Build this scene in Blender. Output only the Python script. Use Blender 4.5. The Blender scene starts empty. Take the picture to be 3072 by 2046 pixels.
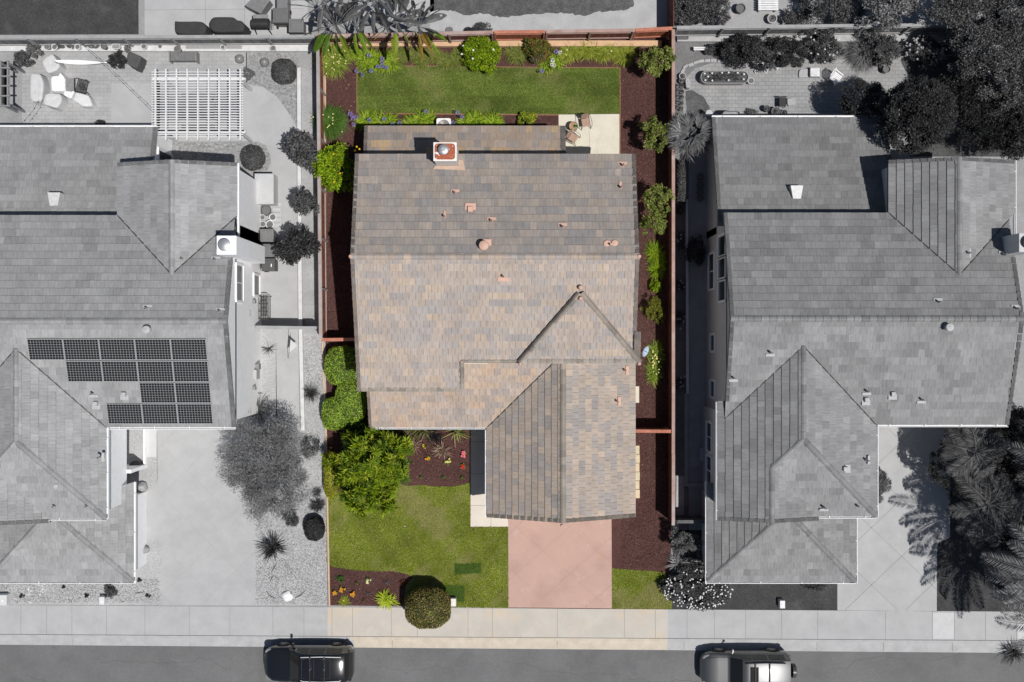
import bpy, math, random
import numpy as np
from math import radians, sin, cos, pi, hypot, atan2, sqrt

S = bpy.context.scene
COL = S.collection
H = 54.0      # drone height, metres
FP = 3000.0   # focal length in photo pixels (photo 3072 x 2046)

# ---------------------------------------------------------------- camera, sky, sun
cam = bpy.data.cameras.new('camera'); camo = bpy.data.objects.new('camera', cam); COL.objects.link(camo)
camo.location = (0, 0, H); camo.rotation_euler = (0, 0, 0)
cam.sensor_width = 36.0; cam.lens = 36.0 * FP / 3072.0; cam.clip_end = 2000
S.camera = camo
SUNV = (0.325, -0.26, 1.0)           # direction towards the sun
EL = math.atan2(1.0, hypot(SUNV[0], SUNV[1])); AZ = math.atan2(SUNV[0], SUNV[1])
W = bpy.data.worlds.new('World'); S.world = W; W.use_nodes = True
nt = W.node_tree; nt.nodes.clear()
sky = nt.nodes.new('ShaderNodeTexSky'); sky.sky_type = 'NISHITA'; sky.sun_disc = False
sky.sun_elevation = EL; sky.sun_rotation = AZ
bg = nt.nodes.new('ShaderNodeBackground'); bg.inputs['Strength'].default_value = 0.05
wo = nt.nodes.new('ShaderNodeOutputWorld')
hs = nt.nodes.new('ShaderNodeHueSaturation'); hs.inputs['Saturation'].default_value = 1.05
nt.links.new(sky.outputs[0], hs.inputs['Color']); nt.links.new(hs.outputs[0], bg.inputs['Color']); nt.links.new(bg.outputs[0], wo.inputs['Surface'])
sl = bpy.data.lights.new('sun', 'SUN'); sl.energy = 4.35; sl.angle = radians(0.55); sl.color = (1.0, 0.975, 0.945)
so = bpy.data.objects.new('sun', sl); COL.objects.link(so)
import mathutils
so.rotation_euler = mathutils.Vector(SUNV).to_track_quat('Z', 'Y').to_euler()
S.view_settings.view_transform = 'Standard'; S.view_settings.look = 'None'
S.view_settings.exposure = 0.0; S.view_settings.gamma = 1.0

# ---------------------------------------------------------------- helpers
def P(x, y, h=0.0):
    s = (H - h) / FP
    return ((x - 1536) * s, (1023 - y) * s, h)
def PX(d, h=0.0): return d * (H - h) / FP
def srgb(r, g=None, b=None):
    if g is None: g = b = r
    return tuple(((c / 255.0 + 0.055) / 1.055) ** 2.4 if c > 10 else c / 255 / 12.92 for c in (r, g, b))
LOC = {}
def thing(name, label, cat, loc=(0, 0, 0), group=None, kind=None, rz=0):
    o = bpy.data.objects.new(name, None); COL.objects.link(o); o.empty_display_size = 0.2
    o.location = loc; o.rotation_euler = (0, 0, rz); LOC[o] = tuple(loc)
    o['label'] = label; o['category'] = cat
    if group: o['group'] = group
    if kind: o['kind'] = kind
    return o
def link_mesh(me, name, material, parent, kind=None):
    o = bpy.data.objects.new(name, me); COL.objects.link(o)
    if material: me.materials.append(material)
    if parent: o.parent = parent; LOC[o] = LOC.get(parent, (0, 0, 0))
    if kind: o['kind'] = kind
    return o
def retag(o, label, cat, group=None):
    o['label'] = label; o['category'] = cat
    if group: o['group'] = group
    return o
def copy_tree(o, parent=None):
    c = o.copy(); COL.objects.link(c); LOC[c] = LOC.get(o, (0, 0, 0))
    if parent: c.parent = parent
    for ch in [k for k in bpy.data.objects if k.parent == o]: copy_tree(ch, c)
    return c
def arr_mesh(name, V, Q, C=None, smooth=False):
    """V (n,3), Q (m,k) numpy faces, C (m,3) face colours"""
    V = np.asarray(V, dtype=np.float32); Q = np.asarray(Q, dtype=np.int32)
    me = bpy.data.meshes.new(name); m, k = Q.shape
    me.vertices.add(len(V)); me.vertices.foreach_set('co', V.ravel())
    me.loops.add(m * k); me.loops.foreach_set('vertex_index', Q.ravel())
    me.polygons.add(m); me.polygons.foreach_set('loop_start', np.arange(0, m * k, k, dtype=np.int32))
    try: me.polygons.foreach_set('loop_total', np.full(m, k, dtype=np.int32))
    except Exception: pass
    if C is not None:
        a = me.attributes.new('Col', 'FLOAT_COLOR', 'FACE')
        cc = np.ones((m, 4), dtype=np.float32); cc[:, :3] = C
        a.data.foreach_set('color', cc.ravel())
    me.update(calc_edges=True)
    if smooth: me.polygons.foreach_set('use_smooth', np.ones(m, dtype=bool))
    return me

class MB:
    def __init__(s): s.V = []; s.F = []; s.C = []; s.c = (1, 1, 1); s.sm = False
    def add(s, vs, fs, c=None):
        b = len(s.V); s.V += [tuple(v) for v in vs]; s.F += [tuple(b + i for i in f) for f in fs]
        s.C += [c or s.c] * len(fs); return s
    def box(s, x0, x1, y0, y1, z0, z1, c=None):
        v = [(x0, y0, z0), (x1, y0, z0), (x1, y1, z0), (x0, y1, z0), (x0, y0, z1), (x1, y0, z1), (x1, y1, z1), (x0, y1, z1)]
        return s.add(v, [(3, 2, 1, 0), (4, 5, 6, 7), (0, 1, 5, 4), (1, 2, 6, 5), (2, 3, 7, 6), (3, 0, 4, 7)], c)
    def cbox(s, cx, cy, cz, dx, dy, dz, rz=0, c=None, taper=1.0):
        v = []
        for z, t in ((-dz / 2, 1.0), (dz / 2, taper)):
            for a, b in ((-1, -1), (1, -1), (1, 1), (-1, 1)):
                x, y = a * dx / 2 * t, b * dy / 2 * t
                v.append((cx + x * cos(rz) - y * sin(rz), cy + x * sin(rz) + y * cos(rz), cz + z))
        return s.add(v, [(3, 2, 1, 0), (4, 5, 6, 7), (0, 1, 5, 4), (1, 2, 6, 5), (2, 3, 7, 6), (3, 0, 4, 7)], c)
    def prism(s, pts, z0, z1, c=None):
        n = len(pts); area = sum(pts[i][0] * pts[(i + 1) % n][1] - pts[(i + 1) % n][0] * pts[i][1] for i in range(n))
        if area < 0: pts = pts[::-1]
        v = [(p[0], p[1], z0) for p in pts] + [(p[0], p[1], z1) for p in pts]
        f = [tuple(range(n - 1, -1, -1)), tuple(range(n, 2 * n))] + [(i, (i + 1) % n, n + (i + 1) % n, n + i) for i in range(n)]
        return s.add(v, f, c)
    def cyl(s, x, y, z0, z1, r0, r1=None, n=16, c=None, cap=True):
        r1 = r0 if r1 is None else r1
        v = [(x + r0 * cos(2 * pi * i / n), y + r0 * sin(2 * pi * i / n), z0) for i in range(n)] + [(x + r1 * cos(2 * pi * i / n), y + r1 * sin(2 * pi * i / n), z1) for i in range(n)]
        f = [(i, (i + 1) % n, n + (i + 1) % n, n + i) for i in range(n)]
        if cap: f += [tuple(range(n - 1, -1, -1)), tuple(range(n, 2 * n))]
        return s.add(v, f, c)
    def lathe(s, x, y, prof, n=20, c=None, sx=1, sy=1):
        v = []
        for r, z in prof: v += [(x + sx * r * cos(2 * pi * i / n), y + sy * r * sin(2 * pi * i / n), z) for i in range(n)]
        f = []
        for k in range(len(prof) - 1):
            f += [(k * n + i, k * n + (i + 1) % n, (k + 1) * n + (i + 1) % n, (k + 1) * n + i) for i in range(n)]
        return s.add(v, f, c)
    def tube(s, pts, r, n=8, c=None, closed=False):
        if not isinstance(r, (list, tuple)): r = [r] * len(pts)
        b0 = len(s.V); m = len(pts); pv = [mathutils.Vector(p) for p in pts]
        up = mathutils.Vector((0.123, 0.077, 1)).normalized()
        for k in range(m):
            a = pv[(k - 1) % m if closed else max(k - 1, 0)]; b = pv[(k + 1) % m if closed else min(k + 1, m - 1)]
            t = (b - a)
            t = t.normalized() if t.length > 1e-9 else mathutils.Vector((0, 0, 1))
            u = t.cross(up)
            if u.length < 0.05: u = t.cross(mathutils.Vector((1, 0, 0)))
            u.normalize(); w = t.cross(u)
            for i in range(n):
                an = 2 * pi * i / n; q = pv[k] + (u * cos(an) + w * sin(an)) * r[k]
                s.V.append(tuple(q))
        nf = 0
        for k in range(m if closed else m - 1):
            k2 = (k + 1) % m
            for i in range(n):
                s.F.append((b0 + k * n + i, b0 + k * n + (i + 1) % n, b0 + k2 * n + (i + 1) % n, b0 + k2 * n + i)); nf += 1
        if not closed:
            s.F.append(tuple(b0 + i for i in range(n))); s.F.append(tuple(b0 + (m - 1) * n + i for i in range(n - 1, -1, -1))); nf += 2
        s.C += [c or s.c] * nf
        return s
    def mark(s):
        if not hasattr(s, 'mk'): s.mk = []
        s.mk.append((len(s.V), len(s.F)))
    def build_split(s, name, material, parent=None, **k):
        mk = s.mk + [(len(s.V), len(s.F))]; out = []
        for (v0, f0), (v1, f1) in zip(mk[:-1], mk[1:]):
            m = MB(); m.V = s.V[v0:v1]; m.F = [tuple(i - v0 for i in f) for f in s.F[f0:f1]]; m.C = s.C[f0:f1]
            out.append(m.build(name, material, parent, **k))
        return out
    def build(s, name, material, parent=None, smooth=False, local=False, bevel=0, kind=None, angle=None):
        me = bpy.data.meshes.new(name)
        V = s.V
        if parent and not local:
            l = LOC.get(parent, (0, 0, 0)); V = [(a - l[0], b - l[1], c - l[2]) for a, b, c in V]
        me.from_pydata(V, [], s.F)
        a = me.attributes.new('Col', 'FLOAT_COLOR', 'FACE')
        a.data.foreach_set('color', [q for c in s.C for q in (c[0], c[1], c[2], 1.0)])
        me.update()
        if smooth:
            me.polygons.foreach_set('use_smooth', [True] * len(me.polygons))
            try: me.set_sharp_from_angle(angle=radians(angle or 40))
            except Exception: pass
        o = link_mesh(me, name, material, parent, kind)
        if bevel:
            m = o.modifiers.new('bevel', 'BEVEL'); m.width = bevel; m.segments = 2; m.limit_method = 'ANGLE'
        return o

# ---------------------------------------------------------------- materials
MATS = {}
def _mix(n, l, a, b, fac, mode='MIX'):
    m = n.new('ShaderNodeMix'); m.data_type = 'RGBA'; m.blend_type = mode
    for s_, v in ((m.inputs[6], a), (m.inputs[7], b)):
        if hasattr(v, 'links') or isinstance(v, bpy.types.NodeSocket): l.new(v, s_)
        else: s_.default_value = (v[0], v[1], v[2], 1)
    if isinstance(fac, bpy.types.NodeSocket): l.new(fac, m.inputs[0])
    else: m.inputs[0].default_value = fac
    return m.outputs[2]
def _ramp(n, l, src, lo, hi, a=0.0, b=1.0):
    r = n.new('ShaderNodeMapRange'); l.new(src, r.inputs[0]); r.inputs[1].default_value = lo; r.inputs[2].default_value = hi
    r.inputs[3].default_value = a; r.inputs[4].default_value = b; return r.outputs[0]
def _noise(n, l, vec, scale, detail=4, rough=0.6, dist=0):
    t = n.new('ShaderNodeTexNoise'); l.new(vec, t.inputs['Vector']); t.inputs['Scale'].default_value = scale
    t.inputs['Detail'].default_value = detail; t.inputs['Roughness'].default_value = rough; t.inputs['Distortion'].default_value = dist
    return t.outputs['Fac']
def mat(name, base=(1, 1, 1), rough=0.75, var=0.12, scale=6, fine=0.1, fscale=60, bump=0.2, bdist=0.01, col=False, metal=0, coat=0,
        spots=None, brick=None, stretch=None, spec=0.3, trans=0.0, rotz=0, obj=False, tint=None, cut=None):
    """var/fine: strength of coarse and fine tone noise; spots: (colour, scale, threshold, softness);
    brick: (w, h, mortar, colour_mortar, variation); tint: (colour2, scale, lo, hi) broad patches"""
    if name in MATS: return MATS[name]
    m = bpy.data.materials.new(name); m.use_nodes = True; T = m.node_tree; n = T.nodes; l = T.links
    bs = n['Principled BSDF']
    tc = n.new('ShaderNodeTexCoord')
    if obj: vec = tc.outputs['Object']
    else:
        g = n.new('ShaderNodeNewGeometry'); vec = g.outputs['Position']
    mp = n.new('ShaderNodeMapping'); l.new(vec, mp.inputs['Vector']); mp.inputs['Rotation'].default_value = (0, 0, rotz)
    vec = mp.outputs[0]
    if col:
        at = n.new('ShaderNodeAttribute'); at.attribute_name = 'Col'
        c = _mix(n, l, at.outputs['Color'], base, 1.0, 'MULTIPLY')
    else:
        rgb = n.new('ShaderNodeRGB'); rgb.outputs[0].default_value = (base[0], base[1], base[2], 1); c = rgb.outputs[0]
    if brick:
        bw, bh, mo, mc, bv = brick
        b = n.new('ShaderNodeTexBrick'); l.new(vec, b.inputs['Vector']); b.inputs['Scale'].default_value = 1.0
        b.inputs['Brick Width'].default_value = bw; b.inputs['Row Height'].default_value = bh; b.inputs['Mortar Size'].default_value = mo
        b.inputs['Mortar Smooth'].default_value = 0.3
        b.inputs['Color1'].default_value = (1 - bv, 1 - bv, 1 - bv, 1); b.inputs['Color2'].default_value = (1 + bv, 1 + bv, 1 + bv, 1)
        b.inputs['Mortar'].default_value = (mc[0], mc[1], mc[2], 1)
        b.inputs['Bias'].default_value = 0
        c = _mix(n, l, c, b.outputs['Color'], 1.0, 'MULTIPLY')
    if tint:
        f = _ramp(n, l, _noise(n, l, vec, tint[1], 5, 0.6), tint[2], tint[3])
        c = _mix(n, l, c, tint[0], f)
    v2 = vec
    if stretch:
        mp2 = n.new('ShaderNodeMapping'); l.new(vec, mp2.inputs['Vector']); mp2.inputs['Scale'].default_value = stretch; v2 = mp2.outputs[0]
    if var:
        f = _ramp(n, l, _noise(n, l, vec, scale, 5, 0.65), 0.3, 0.7, 1 - var, 1 + var)
        cb = n.new('ShaderNodeCombineColor'); [l.new(f, cb.inputs[i]) for i in range(3)]
        c = _mix(n, l, c, cb.outputs[0], 1.0, 'MULTIPLY')
    fn = _noise(n, l, v2, fscale, 3, 0.7)
    if fine:
        f = _ramp(n, l, fn, 0.3, 0.7, 1 - fine, 1 + fine)
        cb = n.new('ShaderNodeCombineColor'); [l.new(f, cb.inputs[i]) for i in range(3)]
        c = _mix(n, l, c, cb.outputs[0], 1.0, 'MULTIPLY')
    if spots:
        for sp in (spots if isinstance(spots, list) else [spots]):
            f = _ramp(n, l, _noise(n, l, vec, sp[1], 4, 0.6), sp[2], sp[2] + sp[3], 0, sp[4] if len(sp) > 4 else 1.0)
            c = _mix(n, l, c, sp[0], f)
    if cut:     # colour paint of the plant beyond a line of the lot: (axis, value, sign, colour)
        g2 = n.new('ShaderNodeNewGeometry'); sx = n.new('ShaderNodeSeparateXYZ'); l.new(g2.outputs['Position'], sx.inputs[0])
        f = _ramp(n, l, sx.outputs[cut[0]], cut[1] - 0.03, cut[1] + 0.03, 0.0 if cut[2] > 0 else 1.0, 1.0 if cut[2] > 0 else 0.0)
        bw_ = n.new('ShaderNodeRGBToBW'); l.new(c, bw_.inputs[0])
        cb = n.new('ShaderNodeCombineColor'); mu = n.new('ShaderNodeMath'); mu.operation = 'MULTIPLY'; l.new(bw_.outputs[0], mu.inputs[0]); mu.inputs[1].default_value = 0.62
        [l.new(mu.outputs[0], cb.inputs[i]) for i in range(3)]
        c = _mix(n, l, c, cb.outputs[0], f)
    l.new(c, bs.inputs['Base Color'])
    bs.inputs['Roughness'].default_value = rough; bs.inputs['Metallic'].default_value = metal
    bs.inputs['Specular IOR Level'].default_value = spec
    if coat: bs.inputs['Coat Weight'].default_value = coat; bs.inputs['Coat Roughness'].default_value = 0.05
    if bump:
        bp = n.new('ShaderNodeBump'); bp.inputs['Strength'].default_value = bump; bp.inputs['Distance'].default_value = bdist
        l.new(fn, bp.inputs['Height']); l.new(bp.outputs[0], bs.inputs['Normal'])
    if trans:
        tr = n.new('ShaderNodeBsdfTranslucent'); l.new(c, tr.inputs['Color']); ms = n.new('ShaderNodeMixShader'); ms.inputs[0].default_value = trans
        l.new(bs.outputs[0], ms.inputs[1]); l.new(tr.outputs[0], ms.inputs[2]); l.new(ms.outputs[0], n['Material Output'].inputs['Surface'])
    MATS[name] = m; return m
def G(v): return (v, v, v)
leafm = mat('leaf', col=True, rough=0.6, var=0.12, fine=0, bump=0, trans=0.22, spec=0.18)
leafcut = mat('leaf_banana', col=True, rough=0.5, var=0.15, fine=0, bump=0, trans=0.2, spec=.2, cut=(1, 15.6, 1))
leafcutx = mat('leaf_side', col=True, rough=0.5, var=0.12, fine=0, bump=0, trans=0.22, cut=(0, 8.62, 1))
barkm = mat('bark', (0.16, 0.12, 0.09), rough=0.9, var=0.3, scale=9, bump=0.5)
barkg = mat('bark_grey', G(0.13), rough=0.9, var=0.3, scale=9, bump=0.5)
petal = mat('petal', col=True, rough=0.6, var=0.05, fine=0, bump=0, trans=0.2)
stucco_g = mat('stucco_grey', G(0.90), rough=0.9, var=0.05, scale=3, fine=0.04, fscale=90, bump=0.25)
stucco_c = mat('stucco_cream', (0.72, 0.66, 0.57), rough=0.9, var=0.05, scale=3, fine=0.04, fscale=90, bump=0.25)
whitep = mat('white_paint', G(0.78), rough=0.5, var=0.04, fine=0.03, bump=0.05)
tilem = mat('roof_tile', col=True, rough=0.88, var=0.10, scale=1.3, fine=0.13, fscale=13, bump=0.25, stretch=(1, .12, 1), spec=0.15,
            spots=[((0.15, 0.12, 0.085), 0.9, 0.62, 0.2, 0.3)])
tilemg = mat('roof_tile_grey', col=True, rough=0.88, var=0.10, scale=1.1, fine=0.13, fscale=13, bump=0.25, stretch=(1, .12, 1), spec=0.15,
            spots=[(G(0.11), 0.8, 0.6, 0.2, 0.3)])
tilex = mat('roof_tile_side', col=True, rough=0.88, var=0.10, scale=1.3, fine=0.13, fscale=13, bump=0.25, stretch=(.12, 1, 1), spec=0.15,
            spots=[((0.15, 0.12, 0.085), 0.9, 0.62, 0.2, 0.3)])
tilexg = mat('roof_tile_grey_side', col=True, rough=0.88, var=0.10, scale=1.1, fine=0.13, fscale=13, bump=0.25, stretch=(.12, 1, 1), spec=0.15,
            spots=[(G(0.11), 0.8, 0.6, 0.2, 0.3)])
glass = mat('window_glass', (0.03, 0.035, 0.04), rough=0.08, var=0, fine=0, bump=0, spec=0.6)
darkm = mat('dark_metal', G(0.035), rough=0.5, var=0.1, fine=0, bump=0)
steel = mat('galvanised_steel', (0.45, 0.45, 0.46), rough=0.45, var=0.25, scale=25, fine=0.1, bump=0.1, metal=0.7)
# ================================================================= GROUND AND PAVING
rs = random.Random(7)
def sheet(name, pts, z, m, kind='structure', world=False, label=None):
    """flat sheet at height z; pts in photo pixels of the ground"""
    mb = MB(); v = [P(x, y, 0)[:2] if not world else (x, y) for x, y in pts]
    area = sum(v[i][0] * v[(i + 1) % len(v)][1] - v[(i + 1) % len(v)][0] * v[i][1] for i in range(len(v)))
    if area < 0: v = v[::-1]
    mb.add([(a, b, z) for a, b in v], [tuple(range(len(v)))])
    o = mb.build(name, m, None, kind=kind)
    return o
def wob(pts, amp=2.0, step=12, seed=1, closed=True):
    r = random.Random(seed); out = []
    n = len(pts)
    for i in range(n):
        a = pts[i]; b = pts[(i + 1) % n]; L = hypot(b[0] - a[0], b[1] - a[1]); k = max(1, int(L / step))
        for j in range(k):
            t = j / k; dx = (r.random() - .5) * 2 * amp if j else 0; dy = (r.random() - .5) * 2 * amp if j else 0
            out.append((a[0] + (b[0] - a[0]) * t + dx, a[1] + (b[1] - a[1]) * t + dy))
    return out
def arc(cx, cy, r, a0, a1, n=14, ry=None):
    ry = ry or r
    return [(cx + r * cos(radians(a0 + (a1 - a0) * i / n)), cy + ry * sin(radians(a0 + (a1 - a0) * i / n))) for i in range(n + 1)]

soil_g = mat('soil_grey', G(0.27), rough=0.95, var=0.14, scale=0.7, fine=0.16, fscale=11, bump=0.6, bdist=0.02, spots=[(G(0.12), 5, 0.66, 0.08, .6), (G(.42), 9, .68, .06, .5)])
asph = mat('asphalt', G(0.135), rough=0.9, var=0.14, scale=0.35, fine=0.10, fscale=12, bump=0.5, spots=[(G(0.085), 0.5, 0.58, 0.2, .6), (G(.19), 14, .72, .05, .4), (G(.17), .9, .6, .15, .35)])
conc_g = mat('concrete_grey', G(0.37), rough=0.85, var=0.09, scale=0.8, fine=0.04, fscale=40, bump=0.15, spots=[(G(0.28), 0.9, 0.58, 0.25, .5), (G(.46), 1.3, .6, .2, .5)])
conc_k = mat('concrete_kerb', G(0.37), rough=0.85, var=0.12, scale=2, fine=0.08, fscale=30, bump=0.2, spots=[(G(0.25), 3, 0.64, 0.2, .5)])
conc_t = mat('concrete_tan', (0.455, 0.42, 0.37), rough=0.85, var=0.07, scale=0.8, fine=0.05, fscale=40, bump=0.15, spots=[((0.55, 0.42, 0.27), 0.45, 0.54, 0.2, .7), ((.5, .47, .42), 1.1, .55, .2, .8)])
conc_p = mat('patio_concrete', (0.58, 0.54, 0.44), rough=0.85, var=0.08, scale=1.4, fine=0.04, fscale=40, bump=0.12, spots=[((0.45, 0.41, 0.31), 1.6, 0.56, 0.2, .6)])
conc_w = mat('walk_concrete', (0.60, 0.54, 0.46), rough=0.85, var=0.06, scale=1.4, fine=0.04, fscale=40, bump=0.12)
pink = mat('pink_driveway', (0.44, 0.290, 0.238), rough=0.8, var=0.05, scale=0.6, fine=0.03, fscale=40, bump=0.12,
           spots=[((0.52, 0.40, 0.38), 1.3, 0.58, 0.2, .6), ((0.47, 0.26, 0.12), 0.9, 0.64, 0.12, .6), ((.34, .21, .175), .55, .5, .25, .7), ((.2, .13, .11), 4.5, .70, .05, .5)])
mulch = mat('bark_mulch', (0.082, 0.037, 0.032), rough=1.0, var=0.12, scale=0.8, fine=0.30, fscale=11, bump=1.0, bdist=0.03,
            spots=[((0.20, 0.11, 0.085), 16, 0.68, 0.06, .7), ((0.045, 0.02, 0.017), 2.2, 0.52, 0.25, .6), ((0.12, 0.06, 0.05), .9, 0.55, 0.2, .5)])
lawn_b = mat('lawn_sod', (0.082, 0.120, 0.022), rough=1.0, var=0.26, scale=3.5, fine=0.42, fscale=10, bump=0.9, bdist=0.03, brick=(1.62, 0.63, 0.025, (1.3, 1.14, 1.3), 0.13),
             spots=[((0.15, 0.15, 0.045), 1.7, 0.52, 0.22, .6), ((0.22, 0.13, 0.04), 2.2, 0.68, 0.08, .7)])
lawn_f = mat('lawn_front', (0.105, 0.138, 0.016), rough=1.0, var=0.28, scale=2.5, fine=0.42, fscale=10, bump=0.9, bdist=0.03,
             spots=[((0.24, 0.23, 0.075), 0.75, 0.42, 0.35, .7), ((0.24, 0.24, 0.09), 3.0, 0.52, 0.2, .5), ((0.055, 0.12, 0.008), 1.1, 0.56, 0.12, .7)])
lawn_d = mat('lawn_patch', (0.07, 0.115, 0.02), rough=1.0, var=0.2, scale=4, fine=0.4, fscale=10, bump=0.9, bdist=0.03)
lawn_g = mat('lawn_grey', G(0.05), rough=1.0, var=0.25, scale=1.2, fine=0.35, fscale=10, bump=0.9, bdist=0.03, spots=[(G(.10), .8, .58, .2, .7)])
lawn_h = mat('lawn_worn', G(0.085), rough=1.0, var=0.25, scale=2, fine=0.35, fscale=10, bump=0.9, bdist=0.03, spots=[(G(.15), 1.5, .55, .2, .7)])
gravel = mat('gravel_light', G(0.37), rough=0.95, var=0.12, scale=0.8, fine=0.22, fscale=11, bump=0.9, bdist=0.03, spots=[(G(0.25), 22, 0.66, 0.06, .7)])
gravel2 = mat('gravel_dark', G(0.25), rough=0.95, var=0.15, scale=3, fine=0.4, fscale=7, bump=1.0, bdist=0.04, spots=[(G(0.6), 9, 0.63, 0.05, .8), (G(0.1), 11, 0.62, 0.08, .7)])
dirt = mat('dirt_light', G(0.32), rough=0.95, var=0.16, scale=1.0, fine=0.14, fscale=11, bump=0.6, bdist=0.03, spots=[(G(0.2), 2.2, 0.64, 0.12, .6), (G(.12), 14, .70, .05, .7)])
paver_l = mat('pavers_left', G(0.33), rough=0.85, var=0.12, scale=0.9, fine=0.1, fscale=26, bump=0.2, brick=(0.42, 0.21, 0.010, G(0.72), 0.05), spots=[(G(.24), 1.0, .58, .2, .5)])
paver_r = mat('pavers_right', G(0.27), rough=0.85, var=0.12, scale=0.9, fine=0.1, fscale=26, bump=0.2, brick=(0.36, 0.20, 0.012, G(0.62), 0.07), spots=[(G(.19), 1.0, .58, .2, .5)])
joint = mat('joint', G(0.17), rough=0.9, var=0.1, fine=0, bump=0)
jointp = mat('joint_pink', (0.35, 0.22, 0.18), rough=0.9, var=0.1, fine=0, bump=0)
edgem = mat('edging', (0.24, 0.115, 0.07), rough=0.9, var=0.2, scale=4, bump=0.2)

Z = 0.004
# far ground, road, then yards as one slab 0.12 above the road
g0 = MB(); g0.add([(-400, -400, -0.16), (400, -400, -0.16), (400, 400, -0.16), (-400, 400, -0.16)], [(0, 1, 2, 3)])
g0.build('ground', soil_g, None, kind='structure')
def yl(x, a, b): return a + (b - a) * x / 3072.0       # the street runs very slightly off level
def yrow(x, a, b, h=0): return P(x, yl(x, a, b), h)[:2]
XL, XR = -1500, 4600
def strip(name, a0, a1, b0, b1, z, m, x0=XL, x1=XR, zb=None, kind='structure'):
    """strip between the lines y=a0..a1 and y=b0..b1 (left..right edge of photo)"""
    pts = [yrow(x0, a0, a1), yrow(x1, a0, a1), yrow(x1, b0, b1), yrow(x0, b0, b1)]
    mb = MB()
    if zb is None: mb.add([(p[0], p[1], z) for p in pts[::-1]], [(0, 1, 2, 3)])
    else: mb.prism(pts, zb, z)
    return mb.build(name, m, None, kind=kind)
strip('road', 1934, 1959, 2700, 2700, -0.13, asph)
strip('gutter', 1912, 1930, 1936, 1961, -0.115, conc_k)
strip('yard_ground', -2500, -2500, 1817, 1837, 0.0, soil_g, zb=-0.15)
strip('sidewalk', 1815, 1835, 1902, 1921, 0.012, conc_g, XL, 983, zb=-0.15)
strip('sidewalk', 1815, 1835, 1902, 1921, 0.012, conc_t, 983, 2003, zb=-0.15)
strip('sidewalk', 1815, 1835, 1902, 1921, 0.012, conc_g, 2003, XR, zb=-0.15)
conc_kt = mat('concrete_kerb_tan', (0.49, 0.43, 0.35), rough=0.85, var=0.12, scale=2, fine=0.08, fscale=30, bump=0.2)
for i, (a, b, m) in enumerate(((XL, 1050, conc_k), (1050, 2003, conc_kt), (2003, XR, conc_k))):
    strip('kerb', 1903.5, 1922.5, 1913, 1931, 0.006, m, a, b, zb=-0.15)
gt = strip('gutter', 1913, 1931, 1935.5, 1960.5, -0.111, conc_kt, 1062, 2003)
# joints
jm = MB()
def jline(mb, x0, y0, x1, y1, w=0.014, z=0.018, h=0):
    a = P(x0, y0, 0); b = P(x1, y1, 0); L = hypot(b[0] - a[0], b[1] - a[1]); nx, ny = -(b[1] - a[1]) / L * w / 2, (b[0] - a[0]) / L * w / 2
    mb.add([(a[0] + nx, a[1] + ny, z), (b[0] + nx, b[1] + ny, z), (b[0] - nx, b[1] - ny, z), (a[0] - nx, a[1] - ny, z)][::-1], [(0, 1, 2, 3)])
for x in (63, 140, 216, 320, 435, 568, 690, 819, 912, 996, 1058, 1174, 1252, 1404, 1477, 1672, 1873, 1966, 2061, 2143, 2237, 2345, 2453, 2656, 2797, 2863, 2956, 3050):
    jline(jm, x, yl(x, 1816, 1836), x, yl(x, 1902, 1920), 0.016, 0.016)
for x in (216, 568, 819, 1176, 1672, 2053, 2453, 2653, 2860):
    jline(jm, x, yl(x, 1915, 1933), x, yl(x, 1934, 1958), 0.018, -0.107)
jm.build('sidewalk_joints', joint, None, kind='structure')
for x0_, x1_ in ((2798, 2862), (3052, 3100)): sheet('sidewalk_slab', [(x0_, 1838), (x1_, 1838), (x1_, 1916), (x0_, 1916)], 0.014, mat('concrete_bright', G(.47), var=.06, scale=2, fine=.05, fscale=20))
cr = MB(); rc = random.Random(21)
for x, y, L_, a0 in ((300, 1990, 420, .1), (1120, 2005, 380, -.05), (1500, 1985, 300, .08), (1800, 2025, 500, .02), (2500, 2010, 460, -.06), (80, 2030, 260, .3), (1390, 2040, 200, 1.2)):
    px_, py_ = x, y; a_ = a0
    while L_ > 0:
        st = rc.uniform(8, 20); nx_, ny_ = px_ + st * cos(a_), py_ + st * sin(a_); jline(cr, px_, py_, nx_, ny_, rc.uniform(.008, .02), -.124); px_, py_ = nx_, ny_; a_ = a0 + rc.gauss(0, .35); L_ -= st
cr.build('road_cracks', mat('crack', G(.10), var=.1, fine=0, bump=0), None, kind='structure')
# ---- middle lot
sheet('mulch_ground', [(962, 100), (2012, 90), (2014, 1830), (983, 1816), (975, 1010)], Z, mulch)
sheet('lawn_rear', wob([(1072, 197), (1400, 200), (1859, 204), (1859, 341), (1676, 343), (1330, 342), (1071, 339)], 0.7, 14, 3), 2 * Z, lawn_b)
em = MB()
ep = [(1071, 339), (1071, 196), (1300, 199), (1460, 201), (1700, 203), (1860, 203.5), (1860, 470)]
for i in range(len(ep) - 1):
    jline(em, *ep[i], *ep[i + 1], 0.06, 0.03)
jline(em, 1071, 340, 1400, 343, 0.06, 0.03); jline(em, 1400, 343, 1676, 345, 0.06, 0.03)
em.build('lawn_edging', edgem, None, kind='structure')
sheet('patio', [(1676, 344), (1858, 342), (1860, 640), (1676, 640)], 3 * Z, conc_p)
pj = MB(); jline(pj, 1766, 344, 1770, 470, 0.015, 4.5 * Z); pj.build('patio_joints', mat('joint_p', (0.3, 0.27, .22), var=0.1, fine=0, bump=0), None, kind='structure')
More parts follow.
